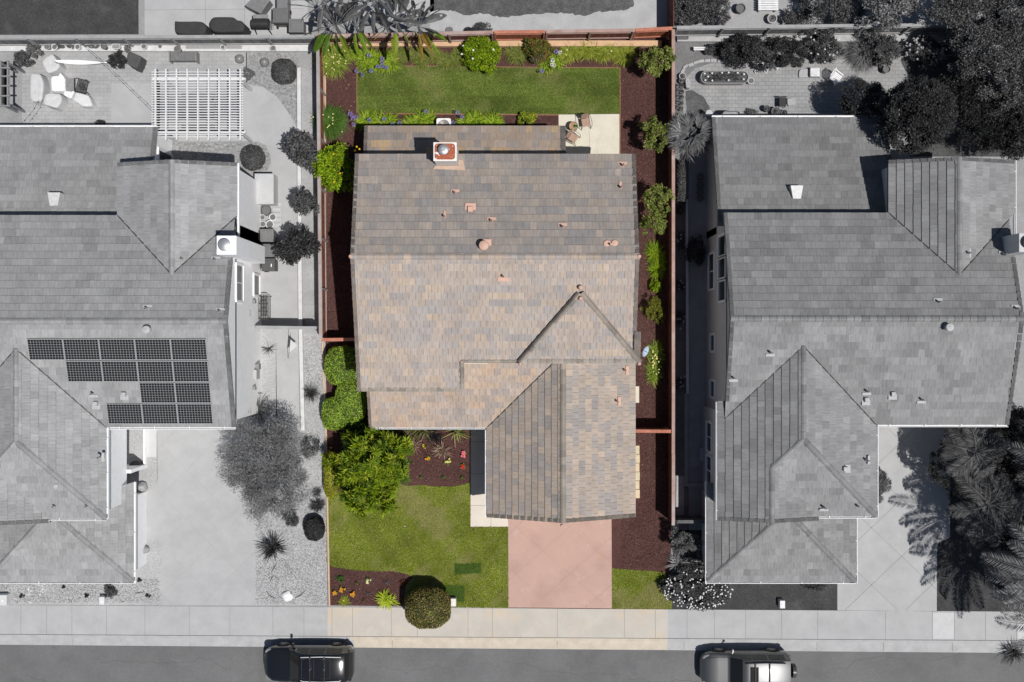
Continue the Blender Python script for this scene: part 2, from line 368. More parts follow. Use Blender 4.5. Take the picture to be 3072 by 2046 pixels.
lf = [(979, 1489), (1100, 1440), (1227, 1457), (1261, 1455), (1300, 1459), (1350, 1460), (1380, 1457), (1410, 1448), (1411, 1581), (1523, 1581), (1525, 1823),
      (1206, 1819), (1215, 1790), (1216, 1760), (1240, 1729), (1210, 1718), (1176, 1712), (1125, 1713), (1070, 1710), (1030, 1705), (1002, 1700), (981, 1690)]
sheet('lawn_front', wob(lf, 1.1, 9, 5), 2 * Z, lawn_f)
sheet('lawn_patch', wob([(1363, 1690), (1443, 1688), (1445, 1720), (1364, 1723)], 1.5, 8, 8), 3 * Z, lawn_d)
sheet('lawn_patch', wob([(1330, 1754), (1392, 1755), (1394, 1806), (1345, 1802), (1332, 1790)], 1.5, 8, 9), 3 * Z, lawn_d)
sheet('lawn_side', wob([(1836, 1704), (1870, 1708), (1945, 1712), (1990, 1716), (2016, 1750), (2016, 1827), (1836, 1825)], 1.1, 9, 6), 2 * Z, lawn_f)
sheet('front_walk', [(1411, 1200), (1472, 1200), (1472, 1490), (1540, 1490), (1540, 1580), (1411, 1580)], 3 * Z, conc_w)
pj = MB()
for y in (1325, 1421, 1516.5): jline(pj, 1411, y, 1470, y, 0.016, 4.5 * Z)
jline(pj, 1473, 1516, 1473, 1580, 0.016, 4.5 * Z); jline(pj, 1411.5, 1200, 1411.5, 1580, 0.015, 4.5 * Z); jline(pj, 1411, 1580.5, 1523, 1580.5, 0.015, 4.5 * Z)
pj.build('walk_joints', mat('joint_w', (0.2, 0.17, .14), var=0.1, fine=0, bump=0), None, kind='structure')
sheet('driveway', [(1524, 1480), (1834, 1480), (1836, 1825), (1525, 1822)], 4 * Z, pink)
def diag(mb, x0, x1, y0, y1, sp, off, z, w=0.014, slope=1.0, both=True, off2=0):
    for sgn in ((1, -1) if both else (1,)):
        for k in range(-40, 60):
            c = off + k * sp + (off2 if sgn < 0 else 0)
            # y = sgn*slope*(x-x0)+c
            pts = []
            for x in (x0, x1):
                y = sgn * slope * (x - x0) + c + y0
                if y0 <= y <= y1: pts.append((x, y))
            for y in (y0, y1):
                x = (y - y0 - c) / (sgn * slope) + x0
                if x0 < x < x1: pts.append((x, y))
            if len(pts) >= 2: jline(mb, *pts[0], *pts[1], w, z)
pj = MB(); diag(pj, 1525, 1835, 1500, 1823, 142, 60, 5.5 * Z, 0.011, 0.88, True, 40); pj.build('driveway_joints', jointp, None, kind='structure')
# stepping pads beside the garage
pads = MB()
py = 1336
for k, hh in enumerate((26, 26, 26, 26, 26, 26)):
    pads.box(P(1896, 0)[0], P(1918 + (k % 2), 0)[0], P(0, py + hh)[1], P(0, py + 1)[1], 0.0, 0.03 + .002 * k, (0.52 + .03 * (k % 3), 0.46, 0.31)); py += 26.4
retag(pads.build('stepping_stones', mat('stone_pad', col=True, var=0.15, scale=5), None), 'strip of tan stepping stones along the garage side wall', 'paving stones')
pd = MB(); pd.box(P(1898, 0)[0], P(1917, 0)[0], P(0, 1208)[1], P(0, 1159)[1], 0, 0.05)
retag(pd.build('concrete_pad', conc_p, None), 'small pale concrete pad lying in the mulch beside the house', 'concrete pad')
# ---- left neighbour
sheet('gravel_yard', wob([(-900, 1274), (470, 1274), (470, 1500), (764, 1500), (980, 1270), (982, 1816), (-900, 1812)], .1, 400, 2), Z, gravel)
sheet('gravel_yard', [(897, 206), (946, 206), (977, 1010), (982, 1300), (897, 1300)], Z, dirt)
sheet('gravel_yard', [(785, 990), (828, 990), (831, 1290), (785, 1290)], 2 * Z, gravel)
sheet('gravel_yard', [(900, 1000), (976, 1000), (981, 1300), (900, 1300)], 2 * Z, gravel)
sheet('driveway', [(440, 1200), (770, 1200)] + [(842, 1262), (842, 1330)] + arc(790, 1540, 26, -50, -170, 6) + [(764, 1560), (765, 1816), (486, 1816), (485, 1660)] + arc(455, 1650, 30, 0, -60, 6) + [(425, 1610), (425, 1480), (455, 1463)] + arc(440, 1430, 35, 60, -10, 6) + [(472, 1300)], 3 * Z, conc_g)
dj = MB()
diag(dj, 470, 764, 1290, 1816, 150, 30, 4.5 * Z, 0.010, 1.0, True, 30)
dj.build('driveway_joints', mat('joint_g', G(0.3), var=0.1, fine=0, bump=0), None, kind='structure')
sheet('paving', [(436, 1278), (470, 1278), (470, 1371), (436, 1371)], 5 * Z, mat('conc_pale', G(0.5), var=0.05, scale=2))
sheet('side_path', [(770, 440), (895, 440), (897, 1290), (828, 1290), (828, 990), (776, 990)], 2 * Z, conc_g)
sheet('paver_patio', [(66, 154), (740, 154), (742, 400), (66, 400)], 2 * Z, paver_l)
sheet('paver_patio', [(-300, 154), (66, 154), (66, 380), (-300, 380)], 2 * Z, soil_g)
sheet('patio_slab', [(334, 250), (480, 250), (480, 420), (334, 420)], 3 * Z, conc_g)
sheet('gravel_bed', [(738, 154), (892, 154), (897, 206), (897, 390), (738, 390)], 2 * Z, gravel2)
cv = [(728, 250), (745, 252), (790, 262), (830, 290), (860, 330), (882, 365), (893, 390), (893, 520), (770, 520)] + [(805, 516), (818, 490), (815, 460), (800, 437), (775, 425), (740, 423), (640, 424), (500, 424), (470, 424), (470, 250)]
sheet('curved_patio', cv, 3 * Z, conc_g)
sheet('gravel_bed', [(500, 428), (740, 428), (775, 430), (798, 441), (811, 462), (813, 490), (801, 512), (770, 516), (500, 480)], 4 * Z, gravel2)
# back neighbours
sheet('rear_lawn', [(-400, -300), (415, -300), (416, 103), (-400, 106)], Z, lawn_g)
sheet('rear_patio', [(434, -300), (922, -300), (924, 104), (434, 106)], Z, conc_g)
pj = MB()
for x in (616, 734): jline(pj, x, -100, x, 104, 0.014, 2 * Z)
jline(pj, 434, 30, 910, 26, 0.014, 2 * Z); pj.build('patio_joints', joint, None, kind='structure')
sheet('rear_patio', [(1060, -300), (1302, -300), (1303, 32), (1230, 62), (1060, 60)], Z, conc_g)
sheet('rear_lawn', wob([(1303, -200), (1905, -200), (1900, 20), (1870, 32), (1790, 36), (1750, 48), (1700, 40), (1640, 38), (1560, 48), (1500, 52), (1440, 38), (1400, 46), (1350, 30), (1303, 34)], 3, 8, 4), 2 * Z, lawn_h)
sheet('rear_sand', [(1290, -200), (2014, -200), (2014, 90), (1400, 96), (1290, 90)], Z, mat('sand', G(0.36), rough=.95, var=.12, scale=1.2, fine=.14, fscale=20, bump=.5, spots=[(G(.2), 12, .68, .05, .6)]))
sheet('rear_yard', [(2024, -300), (3600, -300), (3600, 78), (2024, 84)], Z, mat('sand2', G(0.30), rough=.95, var=.15, scale=1.2, fine=.16, fscale=20, bump=.5, spots=[(G(.14), 6, .62, .1, .6)]))
sheet('soil_and_shade', [(2850, 1240), (3500, 1240), (3500, 1560), (2850, 1560)], 3 * Z, mat('soil_painted_shade', G(0.07), rough=1, var=.3, scale=1.2, fine=.3, fscale=10, bump=.8))  # near-black ground colour stands in for the shade beneath the palms
# ---- right neighbour
sheet('paver_patio', [(2050, 240), (2085, 206), (2160, 180), (2400, 178), (2700, 175), (2760, 200), (2760, 420), (2050, 420)], 2 * Z, paver_r)
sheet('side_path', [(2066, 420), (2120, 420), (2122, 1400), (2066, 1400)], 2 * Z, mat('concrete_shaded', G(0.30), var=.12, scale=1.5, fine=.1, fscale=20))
sheet('soil_and_shade', [(2700, 180), (3400, 180), (3400, 470), (2730, 470), (2760, 300)], 3 * Z, mat('soil_painted_shade', G(0.07), rough=1, var=.3, scale=1.2, fine=.3, fscale=18, bump=.8))  # deep shade under the trees painted into the ground colour
sheet('soil_and_shade', [(2024, 120), (2640, 118), (2640, 180), (2160, 182), (2090, 204), (2050, 240), (2070, 340), (2066, 1600), (2024, 1600)], Z, mat('soil_dark', G(0.16), rough=1, var=.2, scale=1.2, fine=.25, fscale=18, bump=.8, bdist=.03))
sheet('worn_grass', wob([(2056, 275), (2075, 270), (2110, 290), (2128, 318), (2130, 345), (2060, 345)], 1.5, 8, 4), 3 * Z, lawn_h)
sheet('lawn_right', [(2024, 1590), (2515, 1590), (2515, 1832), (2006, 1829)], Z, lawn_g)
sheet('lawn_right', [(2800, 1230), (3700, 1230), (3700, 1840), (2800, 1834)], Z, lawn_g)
sheet('driveway', [(2512, 1250), (2850, 1250), (2850, 1612), (2840, 1618), (2826, 1621), (2816, 1628), (2811, 1640), (2810, 1834), (2512, 1830)], 3 * Z, conc_g)
dj = MB(); diag(dj, 2513, 2810, 1290, 1830, 172, 25, 4.5 * Z, 0.03, 0.95, True, 20); dj.build('driveway_joints', mat('joint_r', G(0.27), var=0.1, fine=0, bump=0), None, kind='structure')
sheet('paving', [(2030, 1428), (2052, 1428), (2052, 1544), (2028, 1546)], 3 * Z, gravel)
bx = MB()
for a, b, c, d in ((2052, 2064, 1180, 1458), (2064, 2128, 1448, 1460)):
    bx.box(P(a, 0)[0], P(b, 0)[0], P(0, d)[1], P(0, c)[1], 0, 0.12 + .003 * (a % 3))
bx.build('kerb_edging', mat('kerb_shade', G(.3), var=.1), None, kind='structure')

# ================================================================= FENCES AND LOW WALLS
boards_r = mat('fence_boards_rust', (0.24, 0.075, 0.035), rough=0.85, var=0.2, scale=3, fine=0.2, fscale=30, bump=0.3)
cap_r = mat('fence_cap_rust', (0.40, 0.155, 0.10), rough=0.8, var=0.22, scale=2, fine=0.15, fscale=12, bump=0.2, spots=[((.34, .24, .2), 1.1, .58, .15, .7)])
cap_p = mat('fence_cap_faded', (0.33, 0.22, 0.185), rough=0.8, var=0.18, scale=2, fine=0.12, fscale=30, bump=0.2, spots=[((.4, .36, .35), .5, .5, .25, .9)])
cap_w = mat('fence_cap_weathered', (0.33, 0.29, 0.28), rough=0.8, var=0.18, scale=2, fine=0.12, fscale=30, bump=0.2, spots=[((.34, .19, .15), .4, .55, .25, .8)])
cap_g = mat('fence_cap_grey', G(0.30), rough=0.8, var=0.14, scale=2, fine=0.12, fscale=30, bump=0.2)
boards_g = mat('fence_boards_grey', G(0.11), rough=0.85, var=0.2, scale=3, fine=0.2, fscale=30, bump=0.3)
boards_d = mat('fence_boards_dark', (0.11, 0.035, 0.025), rough=0.85, var=0.2, scale=3, fine=0.2, fscale=30, bump=0.3)
def fence(label, p0, p1, z0, h, mb_, mc_, side=1, rails=True, group=None, capw=0.17, sp=2.45, name='wooden_fence', raildir=1):
    """boards between world points p0 and p1; rails and posts on the 'side' side"""
    L = hypot(p1[0] - p0[0], p1[1] - p0[1]); ux, uy = (p1[0] - p0[0]) / L, (p1[1] - p0[1]) / L; nx, ny = -uy * side, ux * side
    rz = atan2(uy, ux)
    t = thing(name, label, 'fence', (p0[0], p0[1], z0), group)
    b = MB(); r = random.Random(int(abs(p0[0] * 100 + p0[1] * 7)))
    k = max(1, int(round(L / 0.15)))
    for i in range(k):
        s_ = (i + .5) * L / k; v = 0.8 + 0.4 * r.random()
        b.cbox(p0[0] + ux * s_, p0[1] + uy * s_, z0 + h / 2 - 0.01 - .01 * r.random(), L / k - 0.007, 0.02, h - 0.02, rz, (v, v, v))
    bm = b.build('boards', mat(mb_.name + '_c', BASES[mb_.name], col=True, rough=.85, var=.2, scale=3, fine=.2, fscale=30, bump=.3), t)
    if rails:
        for zz in (0.25, h - 0.35):
            q = MB(); q.cbox((p0[0] + p1[0]) / 2 + nx * .035, (p0[1] + p1[1]) / 2 + ny * .035, z0 + zz, L - .01, 0.045, 0.09, rz); q.build('rail', mc_, t)
        m = max(1, int(round(L / sp)))
        for i in range(m + 1):
            s_ = min(max(i * L / m, 0.05), L - .05)
            q = MB(); q.cbox(p0[0] + ux * s_ + nx * .062, p0[1] + uy * s_ + ny * .062, z0 + h / 2 - .01, 0.09, 0.095, h - .02, rz); q.build('post', mc_, t)
    q = MB(); m = max(1, int(round(L / 3.6)))
    for i in range(m):
        s_ = (i + .5) * L / m
        q.cbox(p0[0] + ux * s_ + nx * .02, p0[1] + uy * s_ + ny * .02, z0 + h + .02, L / m - .006, capw, 0.04 + .004 * (i % 2), rz + (r.random() - .5) * .004)
    q.build('cap', mc_, t, bevel=0.004)
    return t
BASES = {'fence_boards_rust': (0.26, 0.085, 0.04), 'fence_boards_grey': G(0.16), 'fence_boards_dark': (0.13, 0.042, 0.03)}
def capw_(x, y, h): return P(x, y, h)[:2]
fence('long rust brown board fence with a grey cap between left and middle yard', capw_(952, 112, 1.8), capw_(961, 1016, 1.8), 0, 1.8, boards_r, cap_w, side=1)
fence('long board fence with a faded pink cap between middle and right yard', capw_(2021, 88, 1.8), capw_(2021, 1576, 1.8), 0, 1.8, boards_d, cap_p, side=-1, rails=False)
# left faces of that fence carry no rails; rear fence of the middle lot in three runs
fence('weathered rear fence run behind the agapanthus and banana plants', capw_(946, 106, 1.85), capw_(1480, 95, 1.85), 0.3, 1.5, boards_d, cap_p, side=-1)
fence('short orange red newer run in the rear fence behind the green bush', capw_(1482, 94.5, 1.87), capw_(1636, 93, 1.87), 0.3, 1.52, boards_r, cap_r, side=-1)
fence('weathered rear fence run between the red panel and the right corner', capw_(1638, 92.5, 1.85), capw_(1905, 89, 1.85), 0.3, 1.5, boards_d, cap_p, side=-1)
fence('reddish last run of rear fence stepping up to the right corner', capw_(1906, 88, 1.9), capw_(2018, 83, 1.9), 0.3, 1.55, boards_r, cap_r, side=-1)
fence('grey rear fence behind the left patio with its pergola', capw_(-500, 113, 1.75), capw_(944, 108, 1.75), 0.25, 1.5, boards_g, cap_g, side=-1)
fence('grey rear fence behind the right paver patio', capw_(2030, 82, 1.75), capw_(3300, 68, 1.75), 0.2, 1.55, boards_g, cap_g, side=-1)
fence('dark red fence running away between the two rear yards', capw_(2019, -300, 1.8), capw_(2019, 80, 1.8), 0, 1.8, boards_d, boards_d, side=1, rails=False, capw=.05)
fence('low red side gate fence between the left boundary and the house', capw_(964, 1018, 1.7), capw_(1072, 1017, 1.7), 0, 1.7, boards_r, cap_r, side=-1)
fence('red side gate fence between the house and the right boundary', capw_(1895, 1294, 1.8), capw_(2013, 1295, 1.8), 0, 1.8, boards_r, cap_r, side=1)
fence('grey side gate fence across the concrete path left of the boundary', capw_(766, 983, 1.75), capw_(950, 985, 1.75), 0, 1.75, boards_g, cap_g, side=1)
fence('shaded grey gate fence across the side passage at the right house', capw_(2032, 1566, 1.6), capw_(2118, 1566, 1.6), 0, 1.6, boards_g, boards_g, side=1)
wl = MB(); wl.box(P(2042, 0, 1.6)[0], P(2086, 0, 1.6)[0], P(0, 1581, 1.6)[1], P(0, 1574, 1.6)[1], 1.0, 1.6)
def lowwall(label, x0, x1, y0, y1, h, m, name='retaining_wall'):
    w = MB(); a = P(x0, y1, h); b = P(x1, y0, h); w.box(a[0], b[0], a[1], b[1], 0.0, h)
    return retag(w.build(name, m, None, bevel=.01), label, 'low wall')
wallt = mat('retaining_tan', (0.55, 0.36, 0.22), rough=.9, var=.12, scale=3, fine=.08, fscale=30, bump=.3, spots=[((.3, .2, .13), 2.5, .6, .15, .5)])
wallg = mat('retaining_grey', G(0.55), rough=.9, var=.12, scale=3, fine=.08, fscale=30, bump=.3)
lowwall('tan retaining kerb below the rear fence of the middle yard', 975, 1985, 121, 138, 0.3, wallt)
lowwall('pale retaining kerb behind the left patio with flower pots on it', -500, 940, 128, 153, 0.25, wallg)
lowwall('pale retaining kerb below the rear fence of the right patio', 2032, 3300, 101, 124, 0.22, mat('retaining_grey2', G(.36), var=.15, scale=3, fine=.1, fscale=30, bump=.3))
lowwall('thin tan kerb board inside the left boundary fence', 973, 977.5, 140, 1012, 0.12, wallt, 'kerb_board')
def poly_kerb(label, pts, w, h, m):
    b = MB()
    for i in range(len(pts) - 1):
        a = P(*pts[i]); c = P(*pts[i + 1]); L = hypot(c[0] - a[0], c[1] - a[1])
        b.cbox((a[0] + c[0]) / 2, (a[1] + c[1]) / 2, h / 2, L, w, h, atan2(c[1] - a[1], c[0] - a[0]))
    return retag(b.build('kerb_wall', m, None), label, 'kerb')
poly_kerb('thin tan kerb along the left edge of the front lawn', [(968, 1022), (979, 1300), (984, 1560), (989, 1816)], .09, .1, mat('kerb_tan', (.5, .36, .25), var=.15, scale=4))
poly_kerb('long low white kerb wall beside the left side path', [(899, 206), (901, 700), (904, 1000), (911, 1289)], .2, .22, wallg)
poly_kerb('low pale wall standing in the shaded side yard of the right house', [(2058, 600), (2060, 1180)], .14, .3, wallg)
# ================================================================= HOUSES
Vec = mathutils.Vector
def clip_poly(sub, clip):
    """Sutherland-Hodgman; clip convex ccw"""
    out = sub
    n = len(clip)
    for i in range(n):
        a = clip[i]; b = clip[(i + 1) % n]; ex, ey = b[0] - a[0], b[1] - a[1]
        inp = out; out = []
        if not inp: return []
        for k in range(len(inp)):
            p = inp[k]; q = inp[(k + 1) % len(inp)]
            dp = ex * (p[1] - a[1]) - ey * (p[0] - a[0]); dq = ex * (q[1] - a[1]) - ey * (q[0] - a[0])
            if dp >= 0: out.append(p)
            if (dp > 0 and dq < 0) or (dp < 0 and dq > 0):
                t = dp / (dp - dq); out.append((p[0] + (q[0] - p[0]) * t, p[1] + (q[1] - p[1]) * t))
    return out
def roof_plane(mb, pts, down, tw, tl, pal, seed=0, step=0.045, slabc=(0.13, 0.115, 0.10), off=0.0, thick=0.13, ref=None, gapf=1.0):
    """pts: convex 3D polygon on the plane, down: horizontal unit vector pointing down the slope"""
    v = [Vec(p) for p in pts]
    N = (v[1] - v[0]).cross(v[2] - v[0])
    for i in range(len(v)):
        c = (v[(i + 1) % len(v)] - v[i]).cross(v[(i + 2) % len(v)] - v[i])
        if c.length > N.length: N = c
    if N.z < 0: N = -N
    N.normalize()
    D = Vec((down[0], down[1], 0)); U = D.cross(Vec((0, 0, 1))) * -1; U.normalize()
    Vv = N.cross(U); Vv.normalize()
    if Vv.dot(D) > 0: Vv = -Vv
    O = Vec(ref) if ref else v[0] - Vv * 0
    uv = [((p - O).dot(U), (p - O).dot(Vv)) for p in v]
    umin = min(a for a, b in uv); umax = max(a for a, b in uv); vmin = min(b for a, b in uv); vmax = max(b for a, b in uv)
    if ref is None:
        sh = vmin; uv = [(a, b - sh) for a, b in uv]; O = O + Vv * sh; vmax -= vmin; vmin = 0
    area = sum(uv[i][0] * uv[(i + 1) % len(uv)][1] - uv[(i + 1) % len(uv)][0] * uv[i][1] for i in range(len(uv)))
    if area < 0: uv = uv[::-1]
    def W3(u, w, h): return tuple(O + U * u + Vv * w + N * h)
    n = len(uv)
    top = [W3(a, b, off) for a, b in uv]; bot = [(p[0], p[1], p[2] - thick) for p in top]
    rv = (top[1][0] - top[0][0]) * (top[2][1] - top[1][1]) - (top[1][1] - top[0][1]) * (top[2][0] - top[1][0]) < 0
    if rv: top = top[::-1]; bot = bot[::-1]
    mb.add(top + bot, [tuple(range(n)), tuple(range(2 * n - 1, n - 1, -1))] + [(i, n + i, n + (i + 1) % n, (i + 1) % n) for i in range(n)], slabc)
    r0 = math.floor(vmin / tl); r1 = math.ceil(vmax / tl)
    for j in range(r0, r1):
        rj = random.Random(seed * 1000 + j)
        jo = (0.5 if j % 2 else 0.0) * tw + rj.uniform(-.06, .06) * tw
        c0 = math.floor((umin - jo) / tw) - 1; c1 = math.ceil((umax - jo) / tw) + 1
        rowv = 1 + rj.uniform(-.035, .035); run = None; left = 0
        vj = rj.uniform(-.012, .012)
        for i in range(c0, c1):
            ri = random.Random((seed * 7919 + j * 131 + i) & 0xffffff)
            if left <= 0: run = ri.choices(pal, [p[3] for p in pal])[0]; left = ri.choice((1, 1, 1, 2, 2, 3))
            left -= 1
            k = rowv * ri.uniform(0.95, 1.05)
            c = (run[0] * k, run[1] * k, run[2] * k)
            g = 0.0022 * gapf; ua = i * tw + jo + g; ub = (i + 1) * tw + jo - g; va = j * tl + vj + ri.uniform(-.006, .006); vb = (j + 1) * tl + vj + .015
            q = clip_poly([(ua, va), (ub, va), (ub, vb), (ua, vb)], uv)
            if len(q) < 3: continue
            dz = ri.uniform(-.004, .004)
            hgt = lambda w: off + 0.008 + dz * (w < vb - .02) + step * max(0, 1 - (w - va) / tl)
            T = [W3(a, b, hgt(b)) for a, b in q]
            b0 = len(mb.V); mb.V += T
            idx = tuple(range(b0, b0 + len(T)))
            mb.F.append(idx if not rv else idx[::-1]); mb.C.append(c)
            # butt and side faces down to the underlay
            for e in range(len(q)):
                p, s_ = q[e], q[(e + 1) % len(q)]
                mb.add([T[e], T[(e + 1) % len(q)], W3(s_[0], s_[1], off), W3(p[0], p[1], off)], [(0, 3, 2, 1)], (c[0] * .8, c[1] * .8, c[2] * .8))
def ridge_caps(mb, a, b, pal, w=0.15, hh=0.07, L=0.36, seed=0, lift=0.05, drop=0.10):
    """overlapping V shaped cap tiles from a to b"""
    mb.mark(); a = Vec(a); b = Vec(b); T = b - a; n = max(1, int(round(T.length / L))); t = T / n; d = T.normalized()
    s_ = d.cross(Vec((0, 0, 1))).normalized(); r = random.Random(seed)
    for i in range(n):
        p0 = a + t * i + Vec((0, 0, lift + 0.028)); p1 = a + t * (i + 1.06) + Vec((0, 0, lift))
        c = r.choices(pal, [p[3] for p in pal])[0]; k = r.uniform(.85, 1.05); c = (c[0] * k, c[1] * k, c[2] * k)
        pr = []
        for p in (p0, p1):
            pr += [p + s_ * w + Vec((0, 0, -drop)), p + s_ * w * .45 + Vec((0, 0, hh * .55 - drop * .25)), p + Vec((0, 0, hh * .75)), p - s_ * w * .45 + Vec((0, 0, hh * .55 - drop * .25)), p - s_ * w + Vec((0, 0, -drop))]
        mb.add([tuple(q) for q in pr], [(k_, k_ + 1, k_ + 6, k_ + 5) for k_ in range(4)] + [(4, 3, 2, 1, 0), (5, 6, 7, 8, 9)], c)
def rake_tiles(mb, a, b, out, pal, L=0.36, w=0.16, seed=0, d=0.17):
    """barge tiles stepping along a gable edge; out = horizontal outward unit vector"""
    mb.mark(); a = Vec(a); b = Vec(b); T = b - a; n = max(1, int(round(T.length / L))); t = T / n; o = Vec((out[0], out[1], 0)); r = random.Random(seed)
    for i in range(n):
        c = r.choices(pal, [p[3] for p in pal])[0]; k = r.uniform(.8, 1.05); c = (c[0] * k, c[1] * k, c[2] * k)
        lo = a + t * i; hi = a + t * (i + 1.0)
        if lo.z > hi.z: lo, hi = hi, lo
        z0 = Vec((0, 0, .085)); z1 = Vec((0, 0, .05)); dn = Vec((0, 0, -d))
        e = .012
        v = [lo - o * w + z0, hi - o * w + z1, hi + o * (e) + z1, lo + o * (e + .012) + z0, lo + o * (e + .012) + dn, hi + o * e + dn, lo - o * w + dn * .3, hi - o * w + dn * .3]
        mb.add([tuple(q) for q in v], [(0, 1, 2, 3), (3, 2, 5, 4), (3, 2, 1, 0)[::1], (0, 3, 4, 6), (2, 1, 7, 5), (1, 0, 6, 7)], c)
def gutter(mb, a, b, out, w=0.075, br=1.9):
    mb.mark(); a = Vec(a); b = Vec(b); o = Vec((out[0], out[1], 0)); T = b - a; d = T.normalized()
    z = Vec((0, 0, 1))
    def bar(p0, p1, x0, x1, z0, z1):
        v = []
        for p in (p0, p1):
            v += [p + o * x0 + z * z0, p + o * x1 + z * z0, p + o * x1 + z * z1, p + o * x0 + z * z1]
        mb.add([tuple(q) for q in v], [(0, 1, 5, 4), (1, 2, 6, 5), (2, 3, 7, 6), (3, 0, 4, 7), (3, 2, 1, 0), (4, 5, 6, 7)])
    bar(a, b, 0.005, w, -.12, -.105); bar(a, b, w, w + .022, -.12, 0.01); bar(a, b, -0.01, 0.005, -.12, -.02)
    n = max(1, int(T.length / br))
    for i in range(n + 1):
        p = a + T * (min(max((i + .3) / (n + .6), .01), .99)); bar(p - d * .015, p + d * .015, -.05, w + .02, -.005, .02)
def vent_pipe(parent, x, y, zr, h=.4, flash='south', mat_=None, r=.055, fl=(.35, .22), cap=True, roofslope=.286, dirv=(0, -1)):
    """small plumbing vent: pipe + painted flashing lying on the slope"""
    m = mat_; b = MB(); ang = atan2(dirv[1], dirv[0])
    hw, hl = fl[0] / 2, fl[1] / 2
    q = []
    for sx, sy in ((-hl, -hw), (hl, -hw), (hl, hw), (-hl, hw)):      # sx along the fall line
        px, py_ = x + (sx + .12) * cos(ang) - sy * sin(ang), y + (sx + .12) * sin(ang) + sy * cos(ang)
        q.append((px, py_, zr + .085 - (sx + .12) * roofslope))
    b.add(q, [(0, 1, 2, 3)]); b.add([(a, c, z_ - .03) for a, c, z_ in q], [(3, 2, 1, 0)])
    b.cyl(x, y, zr - .05, zr + .06, r * 1.9, r * 1.2, 12)
    b.cyl(x, y, zr + .05, zr + h, r, r, 12)
    o = b.build('vent_pipe', m, parent)
    if cap:
        c = MB(); c.cyl(x, y, zr + h - .02, zr + h + .012, r * .75, r * .75, 12); c.build('vent_opening', darkm, o)
    return o
def hood_vent(parent, x, y, zr, m, dirv=(0, -1), s=.3):
    b = MB(); a = atan2(dirv[1], dirv[0])
    b.cbox(x, y, zr + .12, s, s * .95, .2, a, None, .85); b.cbox(x + dirv[0] * .14, y + dirv[1] * .14, zr + .04, s * 1.1, s * 1.7, .03, a)
    return b.build('roof_vent', m, parent, bevel=.01)
def window(parent, plane, c, hgt, w, h, n, fm, panes=2, sill=True):
    """plane 'x': wall x=c[0], centre y=c[1]; n outward sign; frame proud of wall"""
    ax, cc = c; z = hgt
    fr = MB(); t = .07
    def bx(mb, u0, u1, z0, z1, d0, d1):
        if plane == 'x': mb.box(min(ax + n * d0, ax + n * d1), max(ax + n * d0, ax + n * d1), cc + u0, cc + u1, z + z0, z + z1)
        else: mb.box(cc + u0, cc + u1, min(ax + n * d0, ax + n * d1), max(ax + n * d0, ax + n * d1), z + z0, z + z1)
    o = .05
    bx(fr, -w / 2 - o, w / 2 + o, h / 2, h / 2 + t + o, .0, .07); bx(fr, -w / 2 - o, w / 2 + o, -h / 2 - t - o, -h / 2, .0, .09)
    bx(fr, -w / 2 - t - o, -w / 2, -h / 2 - t, h / 2 + t, .0, .068); bx(fr, w / 2, w / 2 + t + o, -h / 2 - t, h / 2 + t, .0, .068)
    for k in range(1, panes): u = -w / 2 + w * k / panes; bx(fr, u - .025, u + .025, -h / 2, h / 2, .01, .055)
    f = fr.build('window', fm, parent)
    for k in range(panes):
        p = MB(); bx(p, -w / 2 + w * k / panes + .026, -w / 2 + w * (k + 1) / panes - .026, -h / 2, h / 2, .002, .03); p.build('pane', glass, f)
    return f
def pent(mb, axis, a0, a1, b0, b1, he, hr, z0=0.0):
    """gable block, ridge along axis ('x' or 'y') at the middle of b0..b1"""
    bm = (b0 + b1) / 2; prof = [(b0, z0), (b1, z0), (b1, he), (bm, hr), (b0, he)]
    v = []
    for a in (a0, a1):
        for b, z in prof: v.append((a, b, z) if axis == 'x' else (b, a, z))
    f = [(0, 1, 2, 3, 4), (9, 8, 7, 6, 5)] + [(i, i + 5, (i + 1) % 5 + 5, (i + 1) % 5) for i in range(5)]
    if axis == 'x': f = [q[::-1] for q in f]
    mb.add(v, f)

# ----------------------------------------------------------------- the middle house
SL = 0.286
H1 = thing('house', 'two storey middle house in full colour with a mottled tan and grey tile roof', 'house', (0, 2, 0))
TANS = [(0.365, 0.318, 0.285, 5), (0.335, 0.305, 0.29, 4), (0.40, 0.335, 0.285, 3.2), (0.425, 0.345, 0.275, 1.2), (0.385, 0.325, 0.287, 3), (0.305, 0.29, 0.287, 1.8)]
TANL = [(0.39, 0.315, 0.26, 5), (0.33, 0.28, 0.25, 5), (0.43, 0.33, 0.255, 2.5), (0.36, 0.31, 0.28, 3), (0.29, 0.258, 0.245, 2.5), (0.41, 0.30, 0.225, .7)]
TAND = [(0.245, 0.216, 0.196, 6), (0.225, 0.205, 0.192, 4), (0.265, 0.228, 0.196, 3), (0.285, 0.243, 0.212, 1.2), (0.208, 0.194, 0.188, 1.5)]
TANG = [(0.35, 0.30, 0.26, 5), (0.30, 0.275, 0.262, 4), (0.40, 0.33, 0.27, 3), (0.27, 0.255, 0.25, 2.5), (0.375, 0.315, 0.27, 3)]
def squash(p, k, m): return [tuple(m[i] + (q[i] - m[i]) * k for i in range(3)) + (q[3],) for q in p]
TANS = [(q[0] * .99, q[1] * .975, q[2] * .96, q[3]) for q in squash(TANS, .8, (.352, .303, .262))]; TANL = [(q[0] * .99, q[1] * .975, q[2] * .96, q[3]) for q in squash(TANL, .75, (.36, .298, .25))]; TANG = [(q[0] * .99, q[1] * .975, q[2] * .96, q[3]) for q in squash(TANG, .8, (.335, .288, .246))]
TANGW = [(c[0] * .8, c[1] * .8, c[2] * .8, c[3]) for c in TANG]
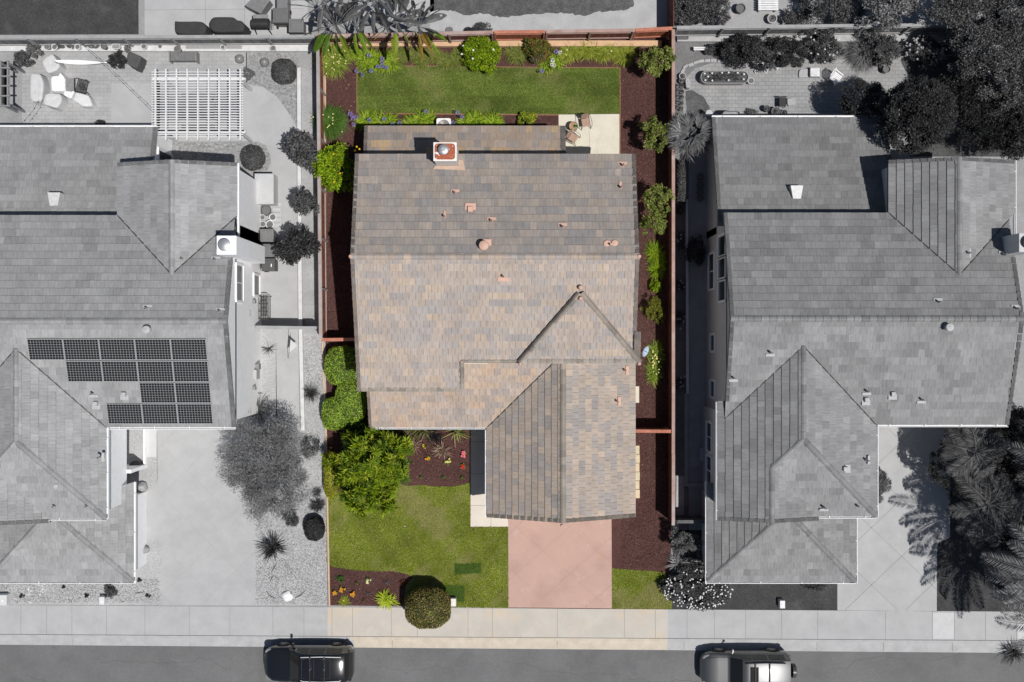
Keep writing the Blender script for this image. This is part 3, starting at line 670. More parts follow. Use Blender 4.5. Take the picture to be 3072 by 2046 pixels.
MOSS = [(0.29, 0.255, 0.215, 3), (0.24, 0.215, 0.185, 2), (0.32, 0.28, 0.235, 2)]
hr, yr = 6.95, 3.98
def zu(y): return hr - SL * abs(y - yr)
xl, xr, yb = -7.58, 5.97, 9.05
wall = MB()
pent(wall, 'x', xl + .14, xr - .12, yr - (yb - yr) + .1, yb - .35, zu(yb - .1) - .12, hr - .2)
wall.box(xl + .14, -2.6, -2.25, -.95, 0, 4.9); wall.box(-2.59, -1.2, -1.1, -.95, 0, 5.2)
wall.box(1.2, 5.85, -1.07, -.96, 2.5, 5.35)
wall.build('wall', stucco_c, H1)
roof = MB()
TW, TL_ = 0.305, 0.345
# north slope (older, duller), south slope in four convex pieces sharing one tile grid
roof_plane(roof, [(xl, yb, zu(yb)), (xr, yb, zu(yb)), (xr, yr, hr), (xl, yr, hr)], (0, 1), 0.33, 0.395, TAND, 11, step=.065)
REF = (0, yr, hr)
ysl, ysr = -2.45, -1.03          # left part comes further forward
zz = lambda y: zu(y)
xs = -2.44
roof_plane(roof, [(xl, yr, hr), (xs, yr, hr), (xs, ysl, zz(ysl)), (xl + .06, ysl, zz(ysl))], (0, -1), TW, 0.345, TANS, 12, ref=REF, gapf=2.0)
roof_plane(roof, [(xs, yr, hr), (xr, yr, hr), (xr, -1.03, zz(-1.03)), (xs, -1.03, zz(-1.03))], (0, -1), TW, 0.345, TANS, 12, ref=REF, gapf=2.0)
# raised triangular hip at the right front
ax_, ay_ = 3.24, 2.11
def lift(p, d): return (p[0], p[1], p[2] + d)
tri = [(0.37, -1.06, zz(-1.06) + .32), (6.16, -1.06, zz(-1.06) + .32), (ax_, ay_, zz(ay_) + .30)]
roof_plane(roof, tri, (0, -1), TW, 0.345, TANS, 13, thick=.42, gapf=2.0)
roof.build('roof', tilem, H1)
cap = MB()
ridge_caps(cap, (xl - .02, yr, hr), (xr + .02, yr, hr), TANS, w=.17, seed=2, lift=.06)
GRIME = [(0.29, 0.255, 0.215, 3), (0.24, 0.215, 0.185, 2), (0.32, 0.275, 0.23, 2)]
ridge_caps(cap, tri[0], (ax_ - .05, ay_ + .12, tri[2][2]), GRIME, w=.165, seed=3, lift=.05, drop=.16)
ridge_caps(cap, tri[1], (ax_ + .05, ay_ + .12, tri[2][2]), GRIME, w=.18, seed=4, lift=.05, drop=.16)
rake_tiles(cap, (xl, yb, zu(yb)), (xl, yr, hr), (-1, 0), TAND, seed=5); rake_tiles(cap, (xl, yr, hr), (xl + .05, ysl, zz(ysl)), (-1, 0), TANS, seed=6)
rake_tiles(cap, (xr, yb, zu(yb)), (xr, yr, hr), (1, 0), TAND, seed=7); rake_tiles(cap, (xr, yr, hr), (xr, .4, zz(.4)), (1, 0), TANS, seed=8)
rake_tiles(cap, (xr + .2, .45, zz(.45) + .1), (xr + .2, -1.0, zz(-1.0) + .2), (1, 0), TANS, seed=9, w=.3)
# mossy lowest courses along the front eaves
ridge_caps(cap, (xl + .25, ysl + .14, zz(ysl) + .0), (xs, ysl + .14, zz(ysl) + .0), MOSS, w=.16, hh=.05, L=.3, seed=21, lift=.05, drop=.04)
ridge_caps(cap, (.75, -.93, tri[0][2]), (5.8, -.93, tri[0][2]), MOSS, w=.16, hh=.05, L=.3, seed=22, lift=.05, drop=.04)
ridge_caps(cap, (xs - .02, ysl + .1, zz(ysl) + .05), (xs - .02, -1.0, zz(-1.0) + .05), MOSS, w=.13, hh=.05, L=.3, seed=23, lift=.03, drop=.12)
ridge_caps(cap, (xs, -.95, zz(-1.0) + .02), (.4, -.95, zz(-1.0) + .02), MOSS, w=.12, hh=.05, L=.3, seed=24, lift=.03, drop=.1)
cap.build_split('ridge_cap', tilem, H1)
salmon = mat('salmon_paint', (0.55, 0.35, 0.27), rough=.7, var=.08, scale=8, fine=.05, bump=.05)
en = MB()
for (x, y, z, s_) in ((xl, yr, hr, .15), (xr, yr, hr, .15), (ax_, ay_ + .42, tri[2][2] - .02, .17), (ax_, ay_ - .1, tri[2][2] + .05, .15), (.4, -1.1, tri[0][2], .13), (6.12, -1.08, tri[0][2], .14), (xs, -1.0, zz(-1), .09), (2.45, -9.12, 4.45, .1)):
    en.mark(); s_ *= .68; en.lathe(x, y, [(s_ * 1.1, z + .02), (s_, z + .10), (s_ * .6, z + .16), (0.01, z + .17)], 10)
en.build_split('ridge_end', salmon, H1, smooth=True)
# single storey rear roof
r2 = MB(); RLX, RRX = -7.54, 2.72
roof_plane(r2, [(RLX, 11.02, 2.72), (RRX, 11.02, 2.72), (RRX, 8.8, 3.32), (RLX, 8.8, 3.32)], (0, 1), 0.33, 0.40, [(0.27, 0.215, 0.17, 5), (0.24, 0.205, 0.18, 4), (0.33, 0.24, 0.15, 2), (0.29, 0.235, 0.20, 2), (.2, .18, .17, 2)], 31, step=.05)
rake_tiles(r2, (RRX, 11.02, 2.72), (RRX, 8.9, 3.3), (1, 0), TAND, seed=32, w=.24); rake_tiles(r2, (RLX, 11.02, 2.72), (RLX, 8.9, 3.3), (-1, 0), TAND, seed=33)
r2.build('rear_roof', tilem, H1)
w2 = MB(); w2.box(RLX + .15, RRX - .2, 8.7, 10.5, 0, 2.85); w2.build('rear_wall', stucco_c, H1)
# lower front roof and garage
f = MB()
SG = .42; he = 2.8; gxl, gxr, gyf, gxm = -1.28, 6.31, -9.0, 2.515
hgr = he + SG * (gxr - gxm)
lxl, ly = -7.30, -4.42
zl = lambda y: he + SG * (y - ly)
ylu = -1.05
# west part (south facing)
roof_plane(f, [(lxl, ly, he), (gxl, ly, he), (gxl, -2.3, zl(-2.3)), (lxl + .02, -2.3, zl(-2.3))], (0, -1), 0.30, 0.37, TANL, 41, ref=(0, ly, he), gapf=1.8)
roof_plane(f, [(gxl, ly, he), (gxl + (ylu - ly), ylu, zl(ylu)), (gxl, ylu, zl(ylu))], (0, -1), 0.30, 0.37, TANL, 41, ref=(0, ly, he), gapf=1.8)
roof_plane(f, [(-2.6, -2.3, zl(-2.3)), (gxl, -2.3, zl(-2.3)), (gxl, ylu, zl(ylu)), (-2.6, ylu, zl(ylu))], (0, -1), 0.30, 0.37, TANL, 41, ref=(0, ly, he), gapf=1.8)
# garage west slope with valley, east slope
GR = (gxl, 0, he)
fx_ = MB()
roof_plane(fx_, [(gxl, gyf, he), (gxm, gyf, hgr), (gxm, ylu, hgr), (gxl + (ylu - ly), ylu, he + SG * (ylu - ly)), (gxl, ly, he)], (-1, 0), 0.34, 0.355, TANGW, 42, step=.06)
roof_plane(fx_, [(gxm, gyf, hgr), (gxr, gyf, he), (gxr, ylu, he), (gxm, ylu, hgr)], (1, 0), 0.33, 0.36, TANG, 43, step=.035, gapf=2.2)
ridge_caps(f, (gxm, gyf - .02, hgr), (gxm, ylu, hgr), MOSS, w=.17, seed=44, lift=.06)
rake_tiles(f, (gxl, gyf, he), (gxm, gyf, hgr), (0, -1), MOSS, seed=45, w=.17); rake_tiles(f, (gxm, gyf, hgr), (gxr, gyf, he), (0, -1), MOSS, seed=46, w=.17)
rake_tiles(f, (lxl, ly, he), (lxl, -2.5, zl(-2.5)), (-1, 0), TANL, seed=47, w=.13)
f.build('front_roof', tilem, H1); fx_.build('garage_roof', tilex, H1)
w3 = MB(); pent(w3, 'y', gyf + .35, ylu, gxl + .35, gxr - .3, he - .1, hgr - .35); w3.box(lxl + .15, gxl + .36, -3.95, -1.5, 0, he + .1); w3.build('front_wall', stucco_c, H1)
gd = MB(); gy = gyf + .3; gd.box(.2, 5.1, gy, gy + .06, 0, 2.2)
for k in range(1, 5): gd.box(.2, 5.1, gy - .012, gy + .01, k * .44 - .012, k * .44 + .012)
gd.build('garage_door', whitep, H1)
va = MB(); va.tube([(gxl + .02, ly + .02, he + .05), (gxl + (ylu - ly), ylu, zl(ylu) + .05)], .03, 6); va.build('valley_flashing', darkm, H1)
g = MB(); gutter(g, (lxl + .02, ly, he + .03), (gxl - .1, ly, he + .03), (0, -1)); gutter(g, (gxl, ly - .14, he + .03), (gxl, gyf, he + .03), (-1, 0)); g.build_split('gutter', whitep, H1)
dk = MB(); 
# downpipe stub at the valley corner
dk.tube([(gxl - .06, ly - .1, he - .1), (gxl - .06, ly + .3, he - .35), (gxl + .3, ly + .46, he - .5), (gxl + .3, ly + .46, .1)], .035, 6); dk.build('downpipe', whitep, H1)
# vents: (px x, px y, top height over roof)
def zroof_main(y): return zu(y)
for (px, py_, kind) in ((1365, 578, 'a'), (1335, 652, 'b'), (1475, 665, 'a'), (1687, 683, 'a'), (1872, 490, 'a'), (1864, 560, 'b')):
    X, Y, _ = P(px, py_, 6.3); vent_pipe(H1, X, Y, zu(Y), .42, mat_=salmon, fl=(.42, .14) if kind == 'a' else (.12, .36), dirv=(0, 1), r=.05)
X, Y, _ = P(1510, 830, 6.8); vent_pipe(H1, X, Y, zu(Y), .35, mat_=salmon, fl=(.55, .18), dirv=(0, -1))
X, Y, _ = P(1411, 627, 6.5); hood_vent(H1, X, Y, zu(Y), salmon, (0, 1))
X, Y, _ = P(1452, 738, 7.0); b = MB(); z0 = zu(Y); b.cyl(X, Y, z0, z0 + .45, .14, .14, 14); b.lathe(X, Y, [(.24, z0 + .45), (.22, z0 + .55), (.1, z0 + .62), (.01, z0 + .63)], 14)
b.cbox(X + .12, Y + .18, z0 + .07, .45, .3, .03); b.build('round_vent', salmon, H1, smooth=True)
X, Y, _ = P(1832, 731, 6.9); b = MB(); z0 = zu(Y); b.lathe(X - .16, Y, [(.2, z0), (.16, z0 + .1), (.01, z0 + .12)], 12); b.lathe(X + .2, Y + .03, [(.18, z0), (.14, z0 + .1), (.01, z0 + .12)], 12); b.cyl(X, Y - .06, z0, z0 + .4, .05, .05, 10); b.build('vent_pipe', salmon, H1)
for px, py_ in ((1878, 1112), (1853, 1205)):
    X, Y, _ = P(px, py_, 3.5); vent_pipe(H1, X, Y, he + SG * (gxr - X), .4, mat_=salmon, fl=(.45, .16), dirv=(1, 0), roofslope=SG)
# chimney
cx0, cx1, cy0, cy1, ct = -3.70, -2.60, 8.46, 9.35, 7.0
ch = MB(); ch.box(cx0 + .03, cx1 - .03, cy0 + .03, cy1 - .03, 0, ct - .12, None); ch.box(cx0, cx1, cy0, cy1, ct - .12, ct)
cho = ch.build('chimney', mat('chimney_white', (0.74, 0.70, 0.66), rough=.85, var=.06, scale=4, bump=.2), H1, bevel=.02)
rustm = mat('chimney_rust', (0.33, 0.09, 0.045), rough=.8, var=.2, scale=5, fine=.15, fscale=40, bump=.15, spots=[((0.72, 0.68, 0.62), 2.7, .60, .04, 1.0), ((.5, .25, .15), 9, .6, .1, .6)])
cp = MB(); m_ = .07
pts = arc(cx1 - m_ - .15, cy1 - m_ - .15, .15, 0, 90, 4) + arc(cx0 + m_ + .15, cy1 - m_ - .15, .15, 90, 180, 4) + arc(cx0 + m_ + .15, cy0 + m_ + .15, .15, 180, 270, 4) + arc(cx1 - m_ - .15, cy0 + m_ + .15, .15, 270, 360, 4)
cp.prism(pts, ct - .01, ct + .03); cp.build('chimney_cap', rustm, cho)
fx, fy = (cx0 + cx1) / 2 - .05, (cy0 + cy1) / 2 + .04
fl = MB(); fl.lathe(fx, fy, [(.16, ct), (.16, ct + .22), (.25, ct + .24), (.25, ct + .33), (.2, ct + .37), (.09, ct + .38), (.08, ct + .35), (.01, ct + .35)], 24)
fl.build('flue', steel, cho, smooth=True)
bl = MB()
for a, b_ in ((.16, .16), (.9, .18), (.17, .72), (.92, .7)): bl.mark(); bl.cyl(cx0 + a, cy0 + b_, ct + .02, ct + .055, .022, .022, 8)
bl.build_split('bolt', steel, cho)
fs = MB(); fs.add([(cx0 - .12, 8.3, zu(8.3) + .08), (cx1 + .35, 8.22, zu(8.22) + .08), (cx1 + .25, 8.75, zu(8.75) + .08), (cx1, 8.75, zu(8.75) + .08), (cx1, 8.46, zu(8.46) + .08), (cx0, 8.46, zu(8.46) + .08)], [(0, 1, 2, 3, 4, 5)])
fs.build('flashing', mat('flashing_pale', (.5, .36, .27), rough=.6, var=.1), cho)
# satellite dish on the right wall
ds = thing('satellite_dish', 'small pale satellite dish on the right wall of the middle house', 'satellite dish', P(1921, 1055, 4.6))
b = MB(); X, Y, z0 = P(1931, 1052, 4.8)
n = 20; vs = [(X, Y, z0)]; fsx = []
nd = Vec((.75, -.35, .55)).normalized(); u_ = nd.cross(Vec((0, 0, 1))).normalized(); w_ = nd.cross(u_)
for k in (1, 2):
    for i in range(n):
        an = 2 * pi * i / n; rr = .14 * k; q = Vec((X, Y, z0)) + (u_ * cos(an) + w_ * sin(an)) * rr + nd * (.03 * k * k); vs.append(tuple(q))
for i in range(n):
    fsx.append((0, 1 + i, 1 + (i + 1) % n)); fsx.append((1 + i, 1 + n + i, 1 + n + (i + 1) % n, 1 + (i + 1) % n))
b.add(vs, fsx); b.build('dish', mat('dish_paint', (.38, .45, .55), rough=.5, var=.03, fine=0, bump=0), ds, smooth=True)
b = MB(); b.tube([(5.84, Y + .05, z0 - .3), (X - .08, Y + .03, z0 - .1), (X, Y, z0)], .022, 8); b.tube([(X, Y, z0), tuple(Vec((X, Y, z0)) + nd * .3)], .01, 6); b.build('mount', darkm, ds)

# ----------------------------------------------------------------- the two grey neighbours share one plan
def neighbour(label, dx, dy, pl, pn, ps, lw, wm, gd_dx=0.0, solar=False):
    h_ = thing('house', label, 'house', (17 + dx, 0, 0))
    def T(p): return (p[0] + dx, p[1] + dy, p[2])
    yr2, hr2 = 1.05, 6.97
    z2 = lambda y: hr2 - SL * abs(y - yr2)
    ybk, yf = 6.22, -4.07
    LF = dx < -5; x0, x1 = 10.29, 24.05 - (.15 if LF else 0); wx = 23.82 if LF else 23.9
    w = MB()
    w.box(10.5 + dx, wx + dx, yf + .35 + dy, ybk - .35 + dy, 0, 5.2)
    pent(w, 'x', 10.5 + dx, wx + dx, yf + .1 + dy, ybk - .1 + dy, 5.28, hr2 - .22, 5.0)
    pent(w, 'y', ybk - 1 + dy, 8.6 + dy, 18.6 + dx, wx + dx, 5.2, 6.15)                 # rear cross gable
    if LF:
        w.box(10.3 + dx, 17.4 + dx, -8.2 + dy, -3.5 + dy, 2.3, 5.25); w.box(10.3 + dx, 16.3 + dx, -8.2 + dy, -3.5 + dy, 0, 2.29)
        w.box(16.31 + dx, 17.62 + dx, -6.72 + dy, -6.54 + dy, 0, 2.28); w.box(17.5 + dx, 17.6 + dx, -6.53 + dy, -4.2 + dy, 0, .25)
    else: w.box(10.3 + dx, 17.4 + dx, -8.2 + dy, -3.5 + dy, 0, 5.25)                             # front wing
    w.box(10.5 + dx, 18.95 + dx, 5.5 + dy, 11.0 + dy, 0, 2.7)                              # rear single storey
    w.box(10.25 + dx + gd_dx, 17.2 + dx + gd_dx, -11.9 + dy, -8.0 + dy, 0, 2.6)
    w.build('wall', wm, h_)
    r = MB(); TWn, TLn = .335, .375
    rx_ = MB()
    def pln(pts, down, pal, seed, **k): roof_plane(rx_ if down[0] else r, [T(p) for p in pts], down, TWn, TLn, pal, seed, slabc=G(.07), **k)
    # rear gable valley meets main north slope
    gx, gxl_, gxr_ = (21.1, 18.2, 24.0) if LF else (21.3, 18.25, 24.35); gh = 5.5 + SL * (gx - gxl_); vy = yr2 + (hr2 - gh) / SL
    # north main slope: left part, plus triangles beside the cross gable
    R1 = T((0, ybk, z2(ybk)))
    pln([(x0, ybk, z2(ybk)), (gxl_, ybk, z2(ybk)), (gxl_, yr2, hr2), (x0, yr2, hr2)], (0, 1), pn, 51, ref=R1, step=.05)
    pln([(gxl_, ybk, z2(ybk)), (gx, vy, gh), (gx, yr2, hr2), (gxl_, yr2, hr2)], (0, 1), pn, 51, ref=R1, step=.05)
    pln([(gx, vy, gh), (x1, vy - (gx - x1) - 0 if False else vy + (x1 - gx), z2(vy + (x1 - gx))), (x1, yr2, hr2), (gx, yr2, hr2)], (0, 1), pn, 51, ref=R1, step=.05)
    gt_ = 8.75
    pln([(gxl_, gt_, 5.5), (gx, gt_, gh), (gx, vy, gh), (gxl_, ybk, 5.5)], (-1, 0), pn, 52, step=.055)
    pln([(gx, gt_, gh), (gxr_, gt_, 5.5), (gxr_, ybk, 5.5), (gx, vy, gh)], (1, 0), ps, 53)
    # south main slope around the front wing valley
    cx, cxl, cxr = 13.81, 9.98, 17.66; chh = 5.5 + SL * (cxr - cx); vs_ = yr2 - (hr2 - chh) / SL
    R2 = T((0, yr2, hr2))
    pln([(x0, yr2, hr2), (cx, yr2, hr2), (cx, vs_, chh), (x0, vs_ - (cx - x0), z2(vs_ - (cx - x0)))], (0, -1), ps, 54, ref=R2)
    pln([(cx, yr2, hr2), (cxr, yr2, hr2), (cxr, yf, z2(yf)), (cx, vs_, chh)], (0, -1), ps, 54, ref=R2)
    pln([(cxr, yr2, hr2), (x1, yr2, hr2), (x1, yf, z2(yf)), (cxr, yf, z2(yf))], (0, -1), ps, 54, ref=R2)
    # front wing: west slope, east slope, south hip, small second ridge
    ye = -8.5; ha = ye + (cxr - cx)                    # hip apex y
    sx = 12.42; sh = 5.5 + SL * (sx - cxl); sy = ha - (cx - sx)   # second ridge start
    ygab = -8.68
    pln([(cxl, ygab, 5.5), (sx, ygab, sh), (sx, -2.9, sh), (cxl, -2.9, 5.5)], (-1, 0), pn, 55, step=.055, ref=T((cxl, 0, 5.5)))
    pln([(11.1, -2.9, 5.5 + SL * 1.12), (sx, -2.9, sh), (sx, vs_ - (cx - sx), sh)], (-1, 0), pn, 55, step=.055, ref=T((cxl, 0, 5.5)))
    pln([(sx, sy, sh), (cx, ha, chh), (cx, vs_, chh), (sx, vs_ - (cx - sx), sh)], (-1, 0), pn, 55, step=.055, ref=T((cxl, 0, 5.5)))
    pln([(cx, ha, chh), (cxr, ye, 5.5), (cxr, yf, 5.5), (cx, vs_, chh)], (1, 0), ps, 56)
    ex = sx + (sh - 5.5) / SL
    pln([(sx, sy, sh), (cx, ha, chh), (cxr, ye, 5.5), (ex, ye, 5.5)], (0, -1), ps, 57)
    pln([(sx, sy, sh), (ex, ye, 5.5), (ex + .05, ygab, 5.48), (sx, ygab, sh)], (1, 0), ps, 58)
    r.build('roof', tilemg, h_); rx_.build('wing_roof', tilexg, h_)
    k = MB()
    ridge_caps(k, T((x0 - .02, yr2, hr2)), T((x1, yr2, hr2)), pl, w=.17, seed=60, lift=.06)
    ridge_caps(k, T((gx, gt_, gh)), T((gx, vy, gh)), pl, w=.17, seed=61, lift=.05)
    ridge_caps(k, T((cx, vs_, chh)), T((cx, ha, chh)), pl, w=.17, seed=62, lift=.05)
    ridge_caps(k, T((cxr, ye, 5.5)), T((cx, ha, chh)), pl, w=.17, seed=63, lift=.06); ridge_caps(k, T((sx, sy, sh)), T((cx, ha, chh)), pl, w=.17, seed=64, lift=.06)
    ridge_caps(k, T((sx, ygab, sh)), T((sx, sy, sh)), pl, w=.17, seed=65, lift=.05)
    for (a, b_, o, sd) in (((x0, ybk, z2(ybk)), (x0, yr2, hr2), (-1, 0), 1), ((x0, yr2, hr2), (x0, -2.9, z2(-2.9)), (-1, 0), 2), ((x1, 4.0, z2(4)), (x1, yr2, hr2), (1, 0), 3), ((x1, yr2, hr2), (x1, yf, z2(yf)), (1, 0), 4),
                         ((gxl_, gt_, 5.5), (gx, gt_, gh), (0, 1), 5), ((gx, gt_, gh), (gxr_, gt_, 5.5), (0, 1), 6), ((cxl, ygab, 5.5), (sx, ygab, sh), (0, -1), 7), ((sx, ygab, sh), (ex, ygab, 5.5), (0, -1), 8)):
        rake_tiles(k, T(a), T(b_), o, pl, seed=70 + sd)
    k.build_split('ridge_cap', tilemg, h_)
    vf = MB()
    for a, b_ in (((gxl_, ybk, 5.5), (gx, vy, gh)), ((gx, vy, gh), (x1, vy + (x1 - gx), z2(vy + x1 - gx))), ((cx, vs_, chh), (cxr, yf, 5.5)), ((cx, vs_, chh), (x0, vs_ - (cx - x0), z2(vs_ - cx + x0)))):
        a, b_ = T(a), T(b_); vf.mark(); vf.tube([(a[0], a[1], a[2] + .04), (b_[0], b_[1], b_[2] + .04)], .028, 6)
    vf.build_split('valley_flashing', darkm, h_)
    # rear single storey roof, garage roof
    q = MB(); AX0, AX1 = 10.24, 19.13; ay0 = 11.12 + (.33 if dx > -5 else -.05)
    zA = lambda y: 2.8 + SL * (ay0 - y)
    roof_plane(q, [T((AX0, ay0, 2.8)), T((AX1, ay0, 2.8)), T((AX1, 5.7, zA(5.7))), T((AX0, 5.7, zA(5.7)))], (0, 1), TWn, TLn, pn, 81, slabc=G(.07))
    rake_tiles(q, T((AX0, ay0, 2.8)), T((AX0, 5.9, zA(5.9))), (-1, 0), pl, seed=82); rake_tiles(q, T((AX1, ay0, 2.8)), T((AX1, 5.9, zA(5.9))), (1, 0), pl, seed=83)
    q.build('rear_roof', tilemg, h_)
    q = MB(); g0x, g1x = 9.99 + gd_dx, 17.58 + gd_dx; gm = (g0x + g1x) / 2; gyb = -12.32 if dx > -5 else -12.2; gap = gyb + (g1x - gm); gph = 2.8 + SL * (g1x - gm)
    roof_plane(q, [T((g0x, gyb, 2.8)), T((g1x, gyb, 2.8)), T((gm, gap, gph))], (0, -1), TWn, TLn, ps, 84, slabc=G(.07))
    roof_plane(q, [T((g0x, gyb, 2.8)), T((gm, gap, gph)), T((gm, -8.2, gph)), T((g0x, -7.2 if dx > -5 else -8.2, 2.8))], (-1, 0), TWn, TLn, pn, 85, slabc=G(.07), step=.055)
    roof_plane(q, [T((g1x, gyb, 2.8)), T((g1x, -8.0 + (0 if dx > -5 else .9), 2.8)), T((gm, -8.2, gph)), T((gm, gap, gph))], (1, 0), TWn, TLn, ps, 86, slabc=G(.07))
    ridge_caps(q, T((g0x, gyb, 2.8)), T((gm, gap, gph)), pl, w=.17, seed=87, lift=.06); ridge_caps(q, T((g1x, gyb, 2.8)), T((gm, gap, gph)), pl, w=.17, seed=88, lift=.06)
    q.build('garage_roof', tilemg, h_)
    g = MB()
    for a, b_, o in (((cxr + .13, yf, 5.53), (x1, yf, 5.53), (0, -1)), ((cxr, yf, 5.53), (cxr, ye, 5.53), (1, 0)), ((cxl, -2.95, 5.53), (cxl, ygab, 5.53), (-1, 0)), ((ex, ye, 5.53), (cxr, ye, 5.53), (0, -1)),
                     ((gxr_, gt_, 5.53), (gxr_, ybk - 2, 5.53), (1, 0)), ((AX0, ay0, 2.83), (AX1, ay0, 2.83), (0, 1)), ((g0x, gyb, 2.83), (g1x, gyb, 2.83), (0, -1)), ((g0x, -7.2 if dx > -5 else -8.2, 2.83), (g0x, gyb - .1, 2.83), (-1, 0)), ((g1x, -8.0 + (0 if dx > -5 else .9), 2.83), (g1x, gyb - .1, 2.83), (1, 0))):
        gutter(g, T(a), T(b_), o)
    g.build_split('gutter', whitep, h_)
    # chimney chase
    c = MB(); c.box(23.58 + dx, 24.5 + dx, 4.09 + dy + .05, 4.97 + dy + .05, 2.1, 7.5)
    co = c.build('chimney', wm, h_, bevel=.02)
    c = MB(); c.lathe(23.98 + dx, 4.58 + dy, [(.24, 7.5), (.24, 7.6), (.3, 7.62), (.3, 7.68), (.2, 7.72), (.01, 7.73)], 20); c.build('flue', steel if lw else darkm, co, smooth=True)
    return h_, T, z2
GL = [(0.29, 0.29, 0.29, 5), (0.275, 0.275, 0.275, 4), (0.31, 0.31, 0.31, 3), (0.25, 0.25, 0.25, 1.4)]
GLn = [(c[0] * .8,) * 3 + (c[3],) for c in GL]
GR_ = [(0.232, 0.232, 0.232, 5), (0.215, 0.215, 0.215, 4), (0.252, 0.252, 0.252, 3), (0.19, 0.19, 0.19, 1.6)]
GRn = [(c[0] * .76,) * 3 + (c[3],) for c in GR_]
H2, T2, z2 = neighbour('grey two storey house on the left with solar panels on its roof', -37.32, -.12, GL, GLn, GL, 1, stucco_g, .38)
H3, T3, z3 = neighbour('grey two storey house on the right without solar panels', 0, 0, GR_, GRn, GR_, 0, mat('stucco_grey_dark', G(0.5), rough=.9, var=.05, scale=3, fine=.04, bump=.25))
# windows on facing walls
window(H2, 'x', (23.82 + -37.32, 2.87), 4.55, 1.7, 1.15, 1, whitep); window(H2, 'x', (-13.5, 2.95), 1.25, 1.0, 1.1, 1, whitep, 1)
for yy, zc, w_, h_, n_ in ((3.65, 1.5, 1.8, 1.3, 2), (4.75, 4.2, .95, 1.5, 1), (3.63, 4.2, .95, 1.5, 1), (2.5, 4.2, .95, 1.5, 1), (-.1, 1.8, .8, 1.0, 1), (-2.5, 1.8, .8, 1.0, 1)):
    window(H3, 'x', (10.5, yy), zc, w_, h_, -1, whitep, n_)
for yy in (-5.0, -6.75): window(H3, 'x', (10.3, yy), 1.9, 1.45, 1.2, -1, whitep, 2)
# sliding door of the left house rear
window(H2, 'x', (18.95 - 37.32, 9.2), 1.1, 1.5, 2.0, 1, whitep, 2)
# grey vents  (px, py, kind, which house, zfun)
pale = mat('vent_pale', G(.40), rough=.7, var=.1, scale=8, fine=0, bump=0)
def nv(hh, px, py_, z, kind, dv, sl_=SL, r=.05):
    X, Y, _ = P(px, py_, z + .3)
    if kind == 'p': vent_pipe(hh, X, Y, z, .4, mat_=pale, fl=(.42, .12), dirv=dv, roofslope=sl_, r=r)
    else: hood_vent(hh, X, Y, z, pale, dv, .24)
for px, py_, kind, dv in ((437, 925, 'p', (0, 1)), (657, 934, 'p', (0, 1)), (274, 1182, 'p', (0, -1)), (367, 1184, 'h', (0, -1)), (282, 1212, 'h', (0, -1)), (643, 779, 'p', (0, 1))):
    Y = (1023 - py_) * (H - 6.4) / FP; nv(H2, px, py_, z2(Y + .12), kind, dv)
X, Y, _ = P(440, 989, 7.2); b = MB(); b.cyl(X, Y, z2(Y + .12), 7.2, .13, .13, 12); b.lathe(X, Y, [(.2, 7.2), (.18, 7.3), (.01, 7.35)], 14); b.build('round_vent', pale, H2, smooth=True)
nv(H2, 544, 776, 5.5 + SL * 2.1, 'p', (1, 0)); nv(H2, 295, 1373, 5.9, 'p', (1, 0)); nv(H2, 165, 1460, 5.85, 'h', (0, -1)); nv(H2, 160, 1520, 5.6, 'p', (0, -1)); nv(H2, 258, 1520, 5.6, 'p', (0, -1))
for px, py_, kind, dv in ((2821, 905, 'p', (0, 1)), (2315, 1058, 'p', (0, -1)), (2204, 1135, 'p', (0, -1)), (2606, 1175, 'p', (0, -1)), (2604, 1200, 'h', (0, -1)), (2684, 1183, 'h', (0, -1)), (2771, 1200, 'p', (0, -1)), (3018, 763, 'p', (0, 1)), (3056, 925, 'p', (0, 1))):
    Y = (1023 - py_) * (H - 6.4) / FP; nv(H3, px, py_, z3(Y), kind, dv)
X, Y, _ = P(2848, 982, 7.2); b = MB(); b.cyl(X, Y, z3(Y), 7.2, .13, .13, 12); b.lathe(X, Y, [(.2, 7.2), (.18, 7.3), (.01, 7.35)], 14); b.build('round_vent', pale, H3, smooth=True)
nv(H3, 2910, 758, 5.5 + SL * 2.4, 'p', (1, 0)); nv(H3, 2605, 1382, 5.75, 'p', (1, 0)); nv(H3, 2540, 1408, 6.0, 'h', (1, 0)); nv(H3, 2477, 1525, 5.7, 'p', (0, -1)); nv(H3, 2577, 1520, 5.6, 'p', (0, -1))
# skylights (tapered light wells) on the two rear roofs
for hh, px, py_, zz_ in ((H2, 161, 597, 4.05), (H3, 2391, 576, 4.0)):
    b = MB(); a = P(px - 19, py_ - 20, zz_ + .35); c = P(px + 19, py_ - 20, zz_ + .35); d = P(px + 12, py_ + 20, zz_ + .15); e = P(px - 12, py_ + 20, zz_ + .15)
    lo = lambda p: (p[0], p[1], p[2] - .5)
    b.add([a, c, d, e, lo(a), lo(c), lo(d), lo(e)], [(3, 2, 1, 0), (0, 1, 5, 4), (1, 2, 6, 5), (2, 3, 7, 6), (3, 0, 4, 7)]); b.build('skylight', mat('skylight_panel', G(.5), rough=.35, var=.15, scale=6, fine=0, bump=0), hh, bevel=.01)
